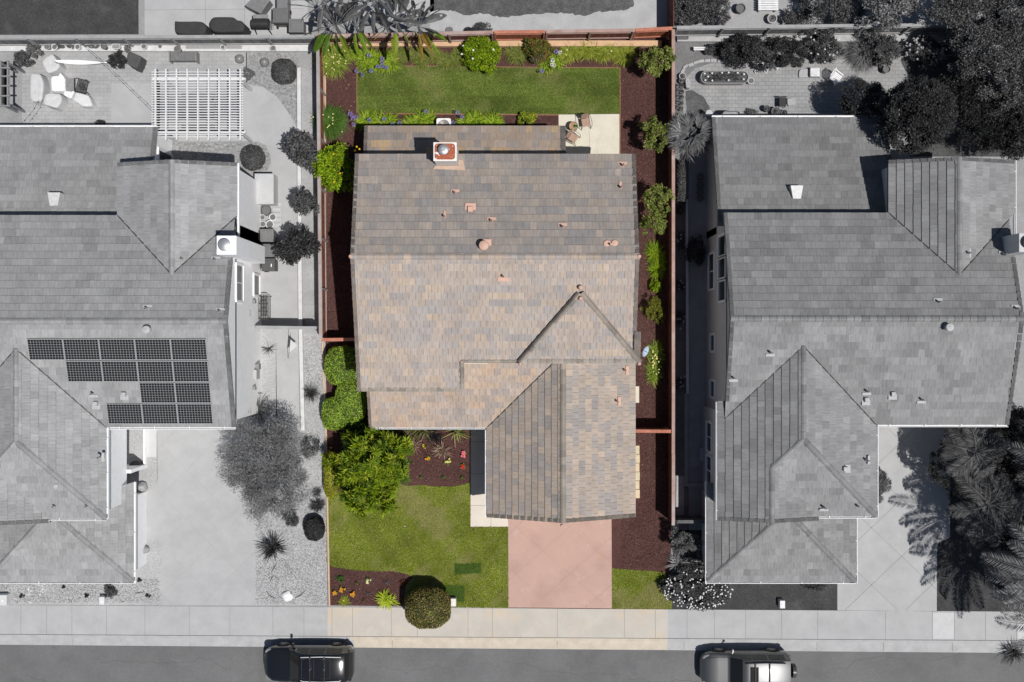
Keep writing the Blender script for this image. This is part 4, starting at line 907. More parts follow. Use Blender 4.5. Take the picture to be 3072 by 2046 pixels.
# solar panels of the left house
cellm = mat('solar_cell', G(.012), rough=.22, var=.1, scale=9, fine=0, bump=0, spec=.5)
linem = mat('solar_line', G(.30), rough=.5, var=0, fine=0, bump=0)
framem = mat('solar_frame', G(.40), rough=.4, var=.05, fine=0, bump=0, metal=.3)
cw, chh_ = 1.68, 1.045
tops = {0: .10, 1: -.95, 2: -1.98, 3: -3.01}
posl = [(0, k) for k in range(5)] + [(1, k) for k in range(4)] + [(2, k) for k in range(2)] + [(3, k) for k in range(3)]
first = None
ROWN = ('top', 'second', 'third', 'bottom'); COLN = ('rightmost', 'second from the right', 'middle', 'fourth from the right', 'leftmost')
for rr, k in posl:
    x1_ = -14.43 - k * (cw + .012); yt = tops[rr]; zt = z2(yt + .12) + .13; L_ = chh_ / cos(math.atan(SL))
    t = thing('solar_panel', 'x', 'solar panel', (x1_, yt, zt), 'solar panels on the left house roof')
    if rr == 0 and k == 4: s_ = 'solar panel at the left end of the top row, alone above bare tiles'
    elif rr == 3 and k == 2: s_ = 'solar panel at the left end of the bottom row, below two roof vents'
    else: s_ = 'black gridded solar panel, %s in the %s row on the left roof' % (COLN[k] if k < 2 or rr < 2 and k < 3 else ('third from the right' if k == 2 else 'fourth from the right'), ROWN[rr])
    if rr < 2 and k == 2: s_ = 'black gridded solar panel, third from the right in the %s row on the left roof' % ROWN[rr]
    if rr >= 2 and k == 1: s_ = 'black gridded solar panel, second from the right in the %s row on the left roof' % ROWN[rr]
    t['label'] = s_
    if first is None:
        fr = MB()
        def sp(u, v, h): return (-u, -v * cos(math.atan(SL)), h - v * sin(math.atan(SL)))
        def sbox(mb, u0, u1, v0, v1, h0, h1):
            v = [sp(a, b_, h) for h in (h0, h1) for a, b_ in ((u0, v0), (u1, v0), (u1, v1), (u0, v1))]
            mb.add(v, [(0, 1, 2, 3), (7, 6, 5, 4), (4, 5, 1, 0), (5, 6, 2, 1), (6, 7, 3, 2), (7, 4, 0, 3)])
        Lh = chh_
        sbox(fr, 0, cw, 0, .035, -.04, .012); sbox(fr, 0, cw, Lh - .035, Lh, -.04, .012); sbox(fr, 0, .03, .035, Lh - .035, -.04, .012); sbox(fr, cw - .03, cw, .035, Lh - .035, -.04, .012)
        fo = fr.build('frame', framem, t, local=True)
        ce = MB(); sbox(ce, .03, cw - .03, .035, Lh - .035, -.02, 0); c_o = ce.build('cells', cellm, t, local=True)
        gl = MB()
        for i in range(1, 12): u = .03 + (cw - .06) * i / 12; sbox(gl, u - .006, u + .006, .036, Lh - .036, -.01, .003)
        for i in range(1, 8): v = .035 + (Lh - .07) * i / 8; sbox(gl, .031, cw - .031, v - .006, v + .006, -.01, .004)
        g_o = gl.build('grid_lines', linem, c_o, local=True)
        first = (fo, c_o, g_o)
    else:
        a = first[0].copy(); COL.objects.link(a); a.parent = t
        b = first[1].copy(); COL.objects.link(b); b.parent = t
        c = first[2].copy(); COL.objects.link(c); c.parent = b
# ================================================================= PLANTS
def rng(seed): return np.random.default_rng(seed)
def pick(r, pal, n):
    p = np.array([q[:3] for q in pal]); w = np.array([q[3] if len(q) > 3 else 1 for q in pal], float); w /= w.sum()
    i = r.choice(len(pal), n, p=w); return p[i] * r.uniform(.75, 1.25, (n, 1))
def unit(v): return v / np.maximum(np.linalg.norm(v, axis=1, keepdims=True), 1e-6)
def leaf_quads(c, ax, nrm, L, Wd, bend=.18):
    """diamond leaves folded along the middle: returns V,Q"""
    n = len(c); ax = unit(ax); side = unit(np.cross(nrm, ax)); up = np.cross(ax, side)
    L = L.reshape(-1, 1); Wd = Wd.reshape(-1, 1)
    v = np.stack([c - ax * L * .5, c + side * Wd * .5 - ax * L * .04 + up * Wd * bend, c + ax * L * .5 - up * L * .08, c - side * Wd * .5 - ax * L * .04 + up * Wd * bend], 1).reshape(-1, 3)
    q = np.arange(4 * n).reshape(n, 4); return v, q
def cloud(r, n, centre, R, lobes=7, rough=.25, clump=.3, nc=None, lo=-.35, core=.45):
    """leaf centres in lumps over an irregular ellipsoid"""
    nc = nc or 40; R = np.array(R, float)
    d = unit(r.normal(size=(nc * 3, 3))); d = d[d[:, 2] > lo][:nc]
    kt = max(3, len(d) // 7); d[:kt] = unit(np.c_[r.normal(size=(kt, 2)) * .42, np.ones(kt)])
    ph = r.uniform(0, 6.28, 4); az = np.arctan2(d[:, 1], d[:, 0])
    f = 1 + rough * (.5 * np.sin(2 * az + ph[0]) + .35 * np.sin(3 * az + ph[1]) + .3 * np.sin(5 * az + ph[2]))
    rad = r.uniform(core, 1.0, (len(d), 1)) ** .5
    cc = d * rad * R * f[:, None] * (1 - clump * .55)
    i = r.integers(0, len(cc), n); o = unit(r.normal(size=(n, 3))) * (r.uniform(0, 1, (n, 1)) ** .45) * R * clump * r.uniform(.6, 1.1, len(cc))[i][:, None]
    o[:, 2] *= .8
    pts = cc[i] + o
    out = unit(o + cc[i] * .25 + np.array([0, 0, R[2] * .12]))
    return pts + np.array(centre), out, i, len(cc)
def foliage(name, parent, centre, R, n, L, Wd, pal, seed, material=None, clump=.3, nc=40, rough=.25, lo=-.35, core=.45, upb=.5, clumpvar=.25):
    r = rng(seed); pts, out, ci, k = cloud(r, n, centre, R, rough=rough, clump=clump, nc=nc, lo=lo, core=core)
    ax = unit(out + r.normal(size=(n, 3)) * .7); nr = unit(out * .4 + np.array([0, 0, upb]) + r.normal(size=(n, 3)) * .45)
    v, q = leaf_quads(pts, ax, nr, L * r.uniform(.6, 1.25, n), Wd * r.uniform(.7, 1.2, n))
    c = pick(r, pal, n) * (1 + clumpvar * (r.uniform(-1, 1, k))[ci][:, None])
    l = LOC.get(parent, (0, 0, 0)); v = v - np.array(l)
    return link_mesh(arr_mesh(name, v, q, c), name, material or leafm, parent)
def rosettes(name, parent, centre, R, nr_, per, L, Wd, pal, seed, rough=.2, material=None, lo=-.2, droop=.25, squash=1):
    """whorls of long leaves at twig tips (magnolia, pittosporum and the like)"""
    r = rng(seed); R = np.array(R, float)
    d = unit(r.normal(size=(nr_ * 2, 3))); d = d[d[:, 2] > lo][:nr_]; m = len(d)
    ph = r.uniform(0, 6.28, 3); az = np.arctan2(d[:, 1], d[:, 0]); f = 1 + rough * (.5 * np.sin(2 * az + ph[0]) + .4 * np.sin(3 * az + ph[1]) + .35 * np.sin(6 * az + ph[2]))
    kc = max(8, m // 14); dc = d[:kc]; jj = r.integers(0, kc, m); rc = r.uniform(.5, .95, (kc, 1))
    cc = dc[jj] * rc[jj] * R * f[:kc][jj][:, None] + unit(r.normal(size=(m, 3))) * r.uniform(.2, 1, (m, 1)) * R.min() * .26 + np.array(centre)
    d = unit(cc - np.array(centre))
    t = unit(d + np.array([0, 0, .6]) + r.normal(size=(m, 3)) * .3)
    a = unit(np.cross(t, np.array([.3, .2, .9]))); b = np.cross(t, a)
    i = np.repeat(np.arange(m), per); an = np.tile(np.arange(per) * 2 * pi / per, m) + r.uniform(-.3, .3, m * per)
    el = r.uniform(.1, .8, m * per)[:, None]
    ax = unit((a[i] * np.cos(an)[:, None] + b[i] * np.sin(an)[:, None]) * (1 - el * .5) + t[i] * el)
    Ls = L * r.uniform(.7, 1.15, m * per); c = cc[i] + ax * Ls[:, None] * .5
    v, q = leaf_quads(c, ax, unit(t[i] - ax * .3 + r.normal(size=(m * per, 3)) * .2), Ls, Wd * r.uniform(.8, 1.2, m * per))
    col = pick(r, pal, m)[i] * r.uniform(.85, 1.15, (m * per, 1))
    return link_mesh(arr_mesh(name, v - np.array(LOC.get(parent, (0, 0, 0))), q, col), name, material or leafm, parent)
def blades(name, parent, base, n, L, Wd, pal, seed, el=(35, 85), droop=1.0, seg=5, spread=.06, rx=1.0, ry=1.0, material=None, az=None, wprof='taper'):
    """arching strap leaves from one or many crowns"""
    r = rng(seed); base = np.array(base, float).reshape(-1, 3)
    bi = r.integers(0, len(base), n); b0 = base[bi] + np.c_[r.normal(size=n) * spread, r.normal(size=n) * spread, np.zeros(n)]
    a = r.uniform(0, 2 * pi, n) if az is None else r.uniform(az[0], az[1], n)
    e = np.radians(r.uniform(el[0], el[1], n)); Ls = L * r.uniform(.6, 1.15, n); dr = droop * r.uniform(.6, 1.3, n)
    V = []; x = np.zeros(n); z = np.zeros(n); dirx, diry = np.cos(a), np.sin(a); sx, sy = -diry, dirx
    th = e.copy()
    for k in range(seg + 1):
        t = k / seg; w = Wd * ((1 - t ** 2.2) * .9 + .1) * (min(1, .55 + t * 2.5)) * .5 if wprof == 'taper' else Wd * .5 * np.sin(pi * min(.97, .06 + t * .94)) ** .6
        px, py_, pz = b0[:, 0] + dirx * x * rx, b0[:, 1] + diry * x * ry, b0[:, 2] + np.maximum(z, -b0[:, 2] + .012)
        V.append(np.stack([np.c_[px + sx * w, py_ + sy * w, pz], np.c_[px - sx * w, py_ - sy * w, pz]], 1))
        x = x + np.cos(th) * Ls / seg; z = z + np.sin(th) * Ls / seg; th = th - dr * (Ls / L) / seg * 1.6
    V = np.stack(V, 1)      # n, seg+1, 2, 3
    V = V.reshape(n, (seg + 1) * 2, 3)
    q = []
    for k in range(seg): q.append([2 * k, 2 * k + 1, 2 * k + 3, 2 * k + 2])
    q = np.array(q)[None] + (np.arange(n) * (seg + 1) * 2)[:, None, None]
    c = pick(r, pal, n); c = np.repeat(c[:, None, :], seg, 1); c = c * np.linspace(.85, 1.12, seg)[None, :, None]
    return link_mesh(arr_mesh(name, V.reshape(-1, 3) - np.array(LOC.get(parent, (0, 0, 0))), q.reshape(-1, 4), c.reshape(-1, 3)), name, material or leafm, parent)
def dots(name, parent, pts, rad, col, seed=0, n=9, material=None):
    """small blossoms: each a cup of petals"""
    r = rng(seed); pts = np.array(pts, float); m = len(pts)
    if 1 < m <= 80:
        for k_ in range(m): o_ = dots('flower', parent, pts[k_:k_ + 1], rad, col, seed + k_, n, material)
        return o_
    i = np.repeat(np.arange(m), n); an = np.tile(np.arange(n) * 2 * pi / n, m); tier = np.tile(np.where(np.arange(n) % 3 == 0, .8, .2), m)
    ax = unit(np.c_[np.cos(an), np.sin(an), tier]); c = pts[i] + ax * rad * .5
    v, q = leaf_quads(c, ax, np.tile([0, 0, 1.], (m * n, 1)) + r.normal(size=(m * n, 3)) * .2, np.full(m * n, rad * 1.15), np.full(m * n, rad * .8))
    c = np.tile(np.array(col), (m * n, 1)) * r.uniform(.8, 1.15, (m * n, 1))
    return link_mesh(arr_mesh(name, v - np.array(LOC.get(parent, (0, 0, 0))), q, c), name, material or petal, parent)
def limbs(parent, base, top, R, r0, seed, m=None, n=6):
    """tapered trunk with a few forking limbs reaching into the crown"""
    rr = random.Random(seed); mb = MB(); bx_, by_, bz_ = base; tx, ty, tz = top; h = tz - bz_
    f = (bx_ + (tx - bx_) * .5, by_ + (ty - by_) * .5, bz_ + h * .45)
    mb.tube([(bx_, by_, bz_ - .05), (bx_ + (f[0] - bx_) * .6, by_ + (f[1] - by_) * .6, bz_ + h * .25), f], [r0 * 1.25, r0, r0 * .8], 9)
    mb.build('trunk', m or barkm, parent, smooth=True, angle=80)
    for k in range(n):
        mb = MB(); a = 2 * pi * k / n + rr.uniform(-.4, .4); e = rr.uniform(.35, .95)
        p1 = (f[0] + cos(a) * R[0] * .35, f[1] + sin(a) * R[1] * .35, f[2] + R[2] * .35 * e + .1)
        p2 = (tx + cos(a) * R[0] * .72, ty + sin(a) * R[1] * .72, tz + R[2] * (e - .55) * .8)
        mb.tube([f, p1, p2], [r0 * .55, r0 * .35, r0 * .1], 7)
        for j in range(2):
            aa = a + rr.uniform(-.7, .7); mb.tube([p1, (p1[0] + cos(aa) * R[0] * .35, p1[1] + sin(aa) * R[1] * .35, p1[2] + R[2] * .35)], [r0 * .25, r0 * .07], 5)
        mb.build('limb', m or barkm, parent, smooth=True, angle=80)
GB = [(0.155, 0.225, 0.006, 4), (0.22, 0.28, 0.01, 2.4), (0.085, 0.15, 0.006, 3), (0.04, 0.08, 0.006, 1.8)]
GM = [(0.10, 0.17, 0.03, 4), (0.15, 0.22, 0.04, 2), (0.06, 0.11, 0.02, 3), (0.2, 0.24, 0.06, .7)]
GT = [(0.12, 0.19, 0.012, 4), (0.19, 0.26, 0.018, 2.5), (0.07, 0.12, 0.012, 3), (0.035, 0.07, 0.01, 2)]
GH = [(0.14, 0.21, 0.02, 4), (0.20, 0.28, 0.03, 3), (0.08, 0.14, 0.018, 2.5), (0.26, 0.28, 0.08, .6)]
GY = [(0.26, 0.36, 0.02, 4), (0.34, 0.42, 0.04, 2), (0.16, 0.25, 0.02, 3)]
GO = [(0.16, 0.17, 0.03, 4), (0.24, 0.23, 0.06, 2), (0.09, 0.11, 0.02, 3), (0.28, 0.22, 0.11, 1)]
GD = [(0.05, 0.085, 0.015, 3), (0.075, 0.12, 0.02, 3), (0.11, 0.15, 0.03, 1)]
def gs(*v): return [(a, a, a, w) for a, w in v]
def sc(p, k): return [(q[0] * k, q[1] * k, q[2] * k, q[3] if len(q) > 3 else 1) for q in p]
GB = sc(GB, 1.45); GM = sc(GM, 1.5); GT = sc(GT, 1.5); GH = sc(GH, 1.75); GY = sc(GY, 1.3); GO = sc(GO, 1.4); GD = sc(GD, 1.6)
K1 = gs((.12, 4), (.17, 2), (.08, 3)); K2 = gs((.065, 4), (.10, 2), (.04, 3)); K3 = gs((.035, 4), (.06, 2), (.02, 3)); K4 = gs((.16, 4), (.24, 2), (.10, 3)); K5 = gs((.22, 3), (.32, 2), (.14, 2))
K1 = sc(K1, 1.45); K2 = sc(K2, 1.6); K3 = sc(K3, 1.4); K4 = sc(K4, 1.3)

def tree(label, px, py_, hc, R, n, L, Wd, pal, seed, name='tree', cat='tree', bark=None, gp=None, mat_=None, lean=(0, 0), r0=.07, **k):
    X, Y, _ = P(px, py_, hc); t = thing(name, label, cat, (X + lean[0], Y + lean[1], 0), gp)
    foliage('crown', t, (X, Y, hc), R, n, L, Wd, pal, seed, mat_, **k)
    limbs(t, (X + lean[0], Y + lean[1], 0), (X, Y, hc), R, r0, seed, bark); return t
def shrub(label, px, py_, hc, R, n, L, Wd, pal, seed, name='shrub', cat='shrub', flowers=None, gp=None, mat_=None, bark=None, **k):
    X, Y, _ = P(px, py_, hc); t = thing(name, label, cat, (X, Y, 0), gp)
    k.setdefault('lo', -.6)
    foliage('leaves', t, (X, Y, hc), R, n, L, Wd, pal, seed, mat_, **k)
    mb = MB(); rr = random.Random(seed)
    for i in range(5):
        a = i * 1.257 + rr.random(); mb.tube([(X, Y, 0), (X + cos(a) * R[0] * .3, Y + sin(a) * R[1] * .3, hc * .6), (X + cos(a) * R[0] * .6, Y + sin(a) * R[1] * .6, hc + R[2] * .3)], [.03, .02, .006], 5)
    mb.build('stems', bark or barkm, t)
    if flowers:
        r = rng(seed + 5)
        for col, m, rad in flowers:
            d = unit(r.normal(size=(m * 3, 3))); d = d[d[:, 2] > .25][:m]; dots('flowers', t, d * np.array(R) * .98 + np.array((X, Y, hc)), rad, col, seed)
    return t
def clipped(label, px0, px1, py0, py1, h, pal, seed, n=9000, pw=3.2, L=.075, Wd=.045, name='clipped_hedge', cat='hedge', trunk=False, zc=None, Rz=None):
    """topiary: leaf skin over a superellipsoid"""
    z = h * .62; X0, Y1, _ = P(px0, py0, z); X1, Y0, _ = P(px1, py1, z); cx_, cy_ = (X0 + X1) / 2, (Y0 + Y1) / 2; R = np.array([(X1 - X0) / 2, (Y1 - Y0) / 2, Rz or h / 2]); cz = zc or h / 2
    t = thing(name, label, cat, (cx_, cy_, 0)); r = rng(seed)
    d = unit(r.normal(size=(n, 3))); s_ = (np.abs(d) ** pw).sum(1) ** (-1 / pw); f = 1 + .035 * np.sin(d[:, 0] * 7 + seed) * np.cos(d[:, 1] * 6)
    p = d * s_[:, None] * R * f[:, None] * r.uniform(.93, 1.03, (n, 1)) + np.array((cx_, cy_, cz))
    ax = unit(r.normal(size=(n, 3)) + d * .5); v, q = leaf_quads(p, ax, unit(d + r.normal(size=(n, 3)) * .55), L * r.uniform(.7, 1.3, n), Wd * r.uniform(.7, 1.3, n))
    patch = (1 + .22 * np.sin(p[:, 0] * 5.1 + seed) * np.sin(p[:, 1] * 4.3 + 1.3 * seed))[:, None]
    link_mesh(arr_mesh('leaves', v - np.array(LOC[t]), q, pick(r, pal, n) * patch), 'leaves', leafm, t)
    mb = MB(); m = 20
    prof = []
    for k in range(11):
        th = -pi / 2 + pi * k / 10; c_, s2 = cos(th), sin(th)
        prof.append((abs(c_) ** (2 / pw) * .93, cz + (abs(s2) ** (2 / pw)) * (1 if s2 > 0 else -1) * R[2] * .93))
    vs = []
    for rr_, zz_ in prof:
        for i in range(m):
            a = 2 * pi * i / m; ca, sa = cos(a), sin(a); vs.append((cx_ + abs(ca) ** (2 / pw) * (1 if ca > 0 else -1) * R[0] * rr_, cy_ + abs(sa) ** (2 / pw) * (1 if sa > 0 else -1) * R[1] * rr_, zz_))
    mb.add(vs, [(k * m + i, k * m + (i + 1) % m, (k + 1) * m + (i + 1) % m, (k + 1) * m + i) for k in range(10) for i in range(m)])
    mb.build('dark_core', mat('core_dark' + ('_g' if pal in (K1, K2, K3) else ''), (.035, .05, .012) if pal not in (K1, K2, K3) else G(.04), var=.3, scale=20, bump=.3), t, smooth=True)  # solid dark blob under the leaf skin; inner darkness put into its colour
    if trunk: mb = MB(); mb.cyl(cx_, cy_, 0, cz, .07, .06, 10); mb.build('trunk', barkm, t)
    return t
def tuft(label, px, py_, n, L, Wd, pal, seed, name='grass_tuft', cat='plant', gp=None, rx=1, ry=1, crowns=1, cr=(0, 0), flowers=None, mat_=None, el=(30, 82), droop=1.1, z=0.0, wprof='taper', seg=5, fh=.5):
    X, Y, _ = P(px, py_, .2); t = thing(name, label, cat, (X, Y, z), gp); rr = random.Random(seed)
    bs_ = [(X + (rr.random() - .5) * 2 * PX(cr[0]), Y + (rr.random() - .5) * 2 * PX(cr[1]), z) for _ in range(crowns)] if crowns > 1 else [(X, Y, z)]
    blades('leaves', t, bs_, n, L, Wd, pal, seed, el=el, droop=droop, rx=rx, ry=ry, material=mat_, wprof=wprof, seg=seg)
    if flowers:
        for col, m, rad in flowers:
            pts = [(X + rr.gauss(0, .45) * L * rx * .8 + (rr.random() - .5) * PX(cr[0]), Y + rr.gauss(0, .45) * L * ry * .8 + (rr.random() - .5) * PX(cr[1]), z + fh * L * rr.uniform(.8, 1.3)) for _ in range(m)]
            sm = MB()
            for p in pts: sm.tube([(p[0] * .75 + X * .25, p[1] * .75 + Y * .25, z), p], .006, 4, (.1, .16, .02))
            sm.build('stems', leafm, t); dots('flowers', t, pts, rad, col, seed)
    return t
def agap_head(parent, px, py_, h, col, seed, rad=.10):
    X, Y, _ = P(px, py_, h); r = rng(seed); n = 60; d = unit(r.normal(size=(n, 3)))
    v, q = leaf_quads(np.array((X, Y, h)) + d * rad * .75, d, unit(r.normal(size=(n, 3))), np.full(n, rad * .6), np.full(n, rad * .28))
    c = np.tile(col, (n, 1)) * r.uniform(.7, 1.3, (n, 1))
    o = link_mesh(arr_mesh('flower_head', v - np.array(LOC.get(parent, (0, 0, 0))), q, c), 'flower_head', petal, parent)
    l = LOC[parent]; sm = MB(); sm.tube([(X * .6 + l[0] * .4, Y * .6 + l[1] * .4, .05), (X, Y, h)], .008, 4, (.1, .16, .02)); sm.build('stem', leafm, o)
BLUE = (.30, .29, .62); LIL = (.36, .26, .60); YEL = (.85, .78, .35); WHT = (.85, .84, .80)

# ---- rear border of the middle lot
LILY = sc([(0.13, 0.19, 0.02, 4), (0.21, 0.27, 0.03, 2), (0.26, 0.24, 0.07, 1.2), (0.08, 0.13, 0.02, 2)], 1.4)
tuft('large daylily clump with pale yellow flowers in the rear left corner', 1005, 178, 1500, 1.0, .026, LILY, 101, 'daylily_clump', 'flowers', crowns=14, cr=(26, 24), flowers=[(YEL, 26, .04)], fh=.7)
tuft('dark green daylily clump with few yellow flowers along the left fence', 995, 372, 1700, .98, .022, [(0.07, 0.15, 0.02, 4), (0.11, 0.21, 0.03, 2), (0.05, 0.10, 0.02, 2)], 102, 'daylily_clump', 'flowers', crowns=14, cr=(20, 30), flowers=[(YEL, 11, .04)], fh=.7)
AG = [(0.19, 0.29, 0.012, 4), (0.29, 0.38, 0.02, 2.5), (0.09, 0.16, 0.01, 3.5), (0.38, 0.38, 0.08, .5)]
def agap(label, px, py_, n, cr, seed, heads, L=.66, crowns=9, hs=.75):
    t = tuft(label, px, py_, int(n * 1.5), L, .05, AG, seed, 'agapanthus', 'flowers', crowns=crowns, cr=cr, el=(25, 75), droop=1.35)
    for k, (a, b, c) in enumerate(heads): agap_head(t, a, b, hs, c, seed + k, .12)
    return t
agap('wide agapanthus clump left of the banana plants with blue flower heads over the lawn', 1100, 172, 420, (44, 22), 110, [(1070, 213, BLUE), (1087, 224, BLUE), (1113, 212, BLUE), (1147, 176, LIL), (1133, 200, BLUE), (1107, 165, BLUE), (1159, 201, BLUE), (1146, 186, LIL), (1145, 199, BLUE)])
agap('agapanthus clump right of the wide clump at the lawn corner', 1163, 178, 260, (16, 22), 111, [], crowns=5)
agap('agapanthus clump at the left end below the lawn with lilac heads over mulch', 1096, 362, 300, (16, 10), 112, [(1056, 346, LIL), (1069, 351, LIL), (1059, 357, LIL), (1050, 341, LIL), (1060, 373, LIL), (1108, 360, BLUE)], crowns=5)
agap('agapanthus clump with two low blue heads below the rear lawn', 1152, 366, 260, (20, 9), 113, [(1153, 357, BLUE), (1178, 373, BLUE), (1199, 370, BLUE)], crowns=5)
agap('agapanthus clump just left of the white air conditioner', 1245, 363, 480, (42, 10), 114, [(1278, 335, BLUE)], crowns=10)
agap('agapanthus clump just right of the white air conditioner', 1412, 362, 330, (24, 9), 115, [(1373, 338, BLUE), (1385, 350, LIL), (1360, 368, BLUE)], crowns=7)
agap('agapanthus clump between the air conditioner clump and the yellow green bush', 1474, 363, 240, (18, 9), 116, [], crowns=5)
GRS = sc([(0.12, 0.16, 0.02, 4), (0.17, 0.19, 0.04, 2), (0.20, 0.165, 0.08, 1.8), (0.07, 0.10, 0.015, 2)], 1.4)
for k, (x, y, lb) in enumerate(((1202, 168, 'olive grass tuft beside the agapanthus under the banana leaves'), (1250, 170, 'olive grass tuft in the shadow of the banana trunk'), (1296, 172, 'brownish thin grass tuft between two banana leaf tips'), (1340, 170, 'olive grass tuft below the rightmost banana leaf'), (1385, 175, 'olive grass tuft at the left foot of the round green bush'))):
    tuft(lb, x, y, 760, .52, .018, GRS if k != 2 else GO, 120 + k, 'grass_tuft', 'grass', crowns=8, cr=(20, 18), el=(25, 80))
YG = sc([(0.19, 0.22, 0.02, 4), (0.28, 0.30, 0.05, 2), (0.10, 0.13, 0.02, 2)], 1.4)
for k, (x, y, lb) in enumerate(((1548, 160, 'yellow green grass clump between the round bush and the red leaved shrub'), (1712, 160, 'yellow green grass clump right of the white agapanthus'), (1768, 158, 'yellow green grass clump in the middle of the right rear border'), (1815, 160, 'short yellow grass clump with dry leaves in the rear border'), (1872, 165, 'largest yellow green grass clump next to the corner tree'))):
    tuft(lb, x, y, 840, .62, .02, YG if k != 0 else GRS, 130 + k, 'grass_clump', 'grass', crowns=7, cr=(18, 14), flowers=[((.8, .75, .4), 2, .05)] if k in (1, 3) else None)
shrub('big round bright green bush with a few white flowers at the rear fence', 1445, 160, .8, (1.12, 1.12, .85), 15000, .10, .05, GB, 140, clump=.25, nc=110, rough=.12, core=.3, flowers=[(WHT, 6, .06)])
shrub('shrub with mixed red and green leaves at the rear fence', 1616, 148, .7, (.85, .75, .6), 5200, .11, .06, [(0.12, 0.15, 0.03, 4), (0.25, 0.10, 0.03, 2.5), (0.07, 0.11, 0.02, 3)], 141, clump=.28, nc=50)
t = agap('agapanthus with blue and white heads in front of the red green shrub', 1655, 185, 240, (28, 12), 142, [(1668, 155, BLUE), (1626, 168, BLUE), (1612, 182, BLUE), (1600, 175, BLUE), (1627, 212, BLUE), (1680, 157, WHT), (1658, 181, WHT), (1656, 194, WHT), (1662, 196, WHT)], crowns=6)
shrub('small yellow green bush by the rear eave of the middle house', 1580, 356, .4, (.62, .38, .4), 2600, .10, .055, [(0.24, 0.30, 0.02, 3), (0.12, 0.2, 0.02, 3), (0.38, 0.36, 0.03, 2)], 143, clump=.3)
CIT = sc([(0.13, 0.165, 0.03, 4), (0.20, 0.23, 0.06, 2), (0.08, 0.11, 0.02, 3), (0.19, 0.13, 0.08, 1.2)], 1.4)
tree('small loose crowned tree in the rear right corner of the middle yard', 1962, 182, 1.9, (.95, 1.0, .8), 2600, .14, .065, CIT, 150, clump=.26, nc=46, rough=.3, core=.2)
tree('small loose crowned tree beside the patio by the right fence', 1968, 402, 1.9, (.95, .95, .8), 2400, .14, .065, CIT, 151, clump=.26, nc=42, rough=.35, core=.2)
tree('tallest loose tree beside the right wall, with reddish leaves', 1972, 600, 2.1, (.85, .98, .9), 2600, .14, .06, CIT, 152, clump=.26, nc=44, rough=.35, core=.2)
tree('lower loose tree joined to the tall one beside the right wall', 1962, 665, 1.9, (.75, .9, .8), 2300, .14, .06, CIT, 153, clump=.26, nc=40, rough=.35, core=.2)
tuft('bright green grass tuft by the right fence below the loose trees', 1968, 778, 800, .78, .02, GB, 154, 'grass_tuft', 'grass', crowns=10, cr=(14, 34), rx=.8)
shrub('small bright green shrub above the yellowish one by the right fence', 1968, 858, .4, (.38, .38, .4), 1300, .09, .04, GB, 155)
shrub('yellowish twiggy shrub with a bare white branch by the right fence', 1960, 928, .6, (.6, .85, .6), 3000, .085, .03, [(0.19, 0.2, 0.02, 4), (0.27, 0.27, 0.04, 2), (0.10, 0.12, 0.02, 3)], 156, clump=.22, nc=60, core=.3, rough=.35)
tuft('long daylily clump with white flowers beside the satellite dish', 1965, 1092, 1100, .62, .022, LILY, 157, 'daylily_clump', 'flowers', crowns=22, cr=(9, 52), rx=.85, flowers=[(YEL, 28, .04)], fh=.7)
# lemon tree at the left wall
t = tree('leafy lemon tree with yellow fruit between the left fence and the house', 1012, 505, 1.7, (1.05, 1.65, 1.2), 11000, .12, .07, GB, 160, clump=.24, nc=70, rough=.3, core=.35, lean=(0.1, 0), r0=.08)
for k, (a, b) in enumerate(((1020, 520), (1015, 490), (1002, 545), (1070, 440), (1078, 447), (1065, 452), (1000, 462))):
    X, Y, _ = P(a, b, 2.75); mb = MB(); mb.lathe(X, Y, [(.01, 2.67), (.05, 2.7), (.055, 2.75), (.04, 2.8), (.01, 2.82)], 10); mb.build('lemon', mat('lemon_skin', (.75, .5, .02), rough=.5, var=.05, bump=.05), t, smooth=True)
# clipped hedges
clipped('uppermost of the three clipped hedges beside the left wall of the house', 976, 1075, 1040, 1155, 1.5, GH, 170, 9000)
clipped('middle and largest of the three clipped hedges, touching the roof edge', 1006, 1096, 1143, 1266, 1.5, GH, 171, 10000)
clipped('lowest of the three clipped hedges, on the left boundary line', 967, 1046, 1194, 1289, 1.4, GH, 172, 8000)
clipped('low yellowish clipped hedge behind the big front tree on the boundary', 972, 1012, 1356, 1492, .9, [(0.38, 0.38, 0.03, 4), (0.46, 0.40, 0.05, 2), (0.2, 0.26, 0.03, 2)], 173, 7000)
clipped('round dark red and green clipped bush beside the sidewalk', 1216, 1353, 1762, 1883, 2.0, [(0.24, 0.16, 0.06, 4), (0.15, 0.17, 0.03, 3), (0.30, 0.33, 0.05, 1.6), (0.48, 0.38, 0.28, .9), (.05, .04, .02, 2.2)], 174, 15000, pw=2.25, L=.07, Wd=.04, name='ball_bush', cat='bush', trunk=True, zc=1.25, Rz=.92)
# big front tree
X, Y, _ = P(1113, 1408, 2.3); t = thing('tree', 'large dense glossy leaved tree on the front lawn of the middle house', 'tree', (X, Y, 0))
rosettes('crown', t, (X, Y, 2.2), (2.2, 2.12, 1.5), 1250, 10, .38, .085, [(0.145, 0.215, 0.008, 4), (0.22, 0.285, 0.012, 2.5), (0.075, 0.125, 0.008, 3), (0.31, 0.34, 0.03, .7)], 180, rough=.3)
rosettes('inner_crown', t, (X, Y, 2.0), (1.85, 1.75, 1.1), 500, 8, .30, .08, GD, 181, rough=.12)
limbs(t, (X, Y, 0), (X, Y, 2.2), (2.1, 2.0, 1.3), .13, 180)
shrub('dark green shrub between the lowest clipped hedge and the big front tree', 1075, 1300, .8, (1.0, .6, .6), 5200, .13, .06, [(0.06, 0.12, 0.015, 3), (0.09, 0.16, 0.02, 2)], 182)
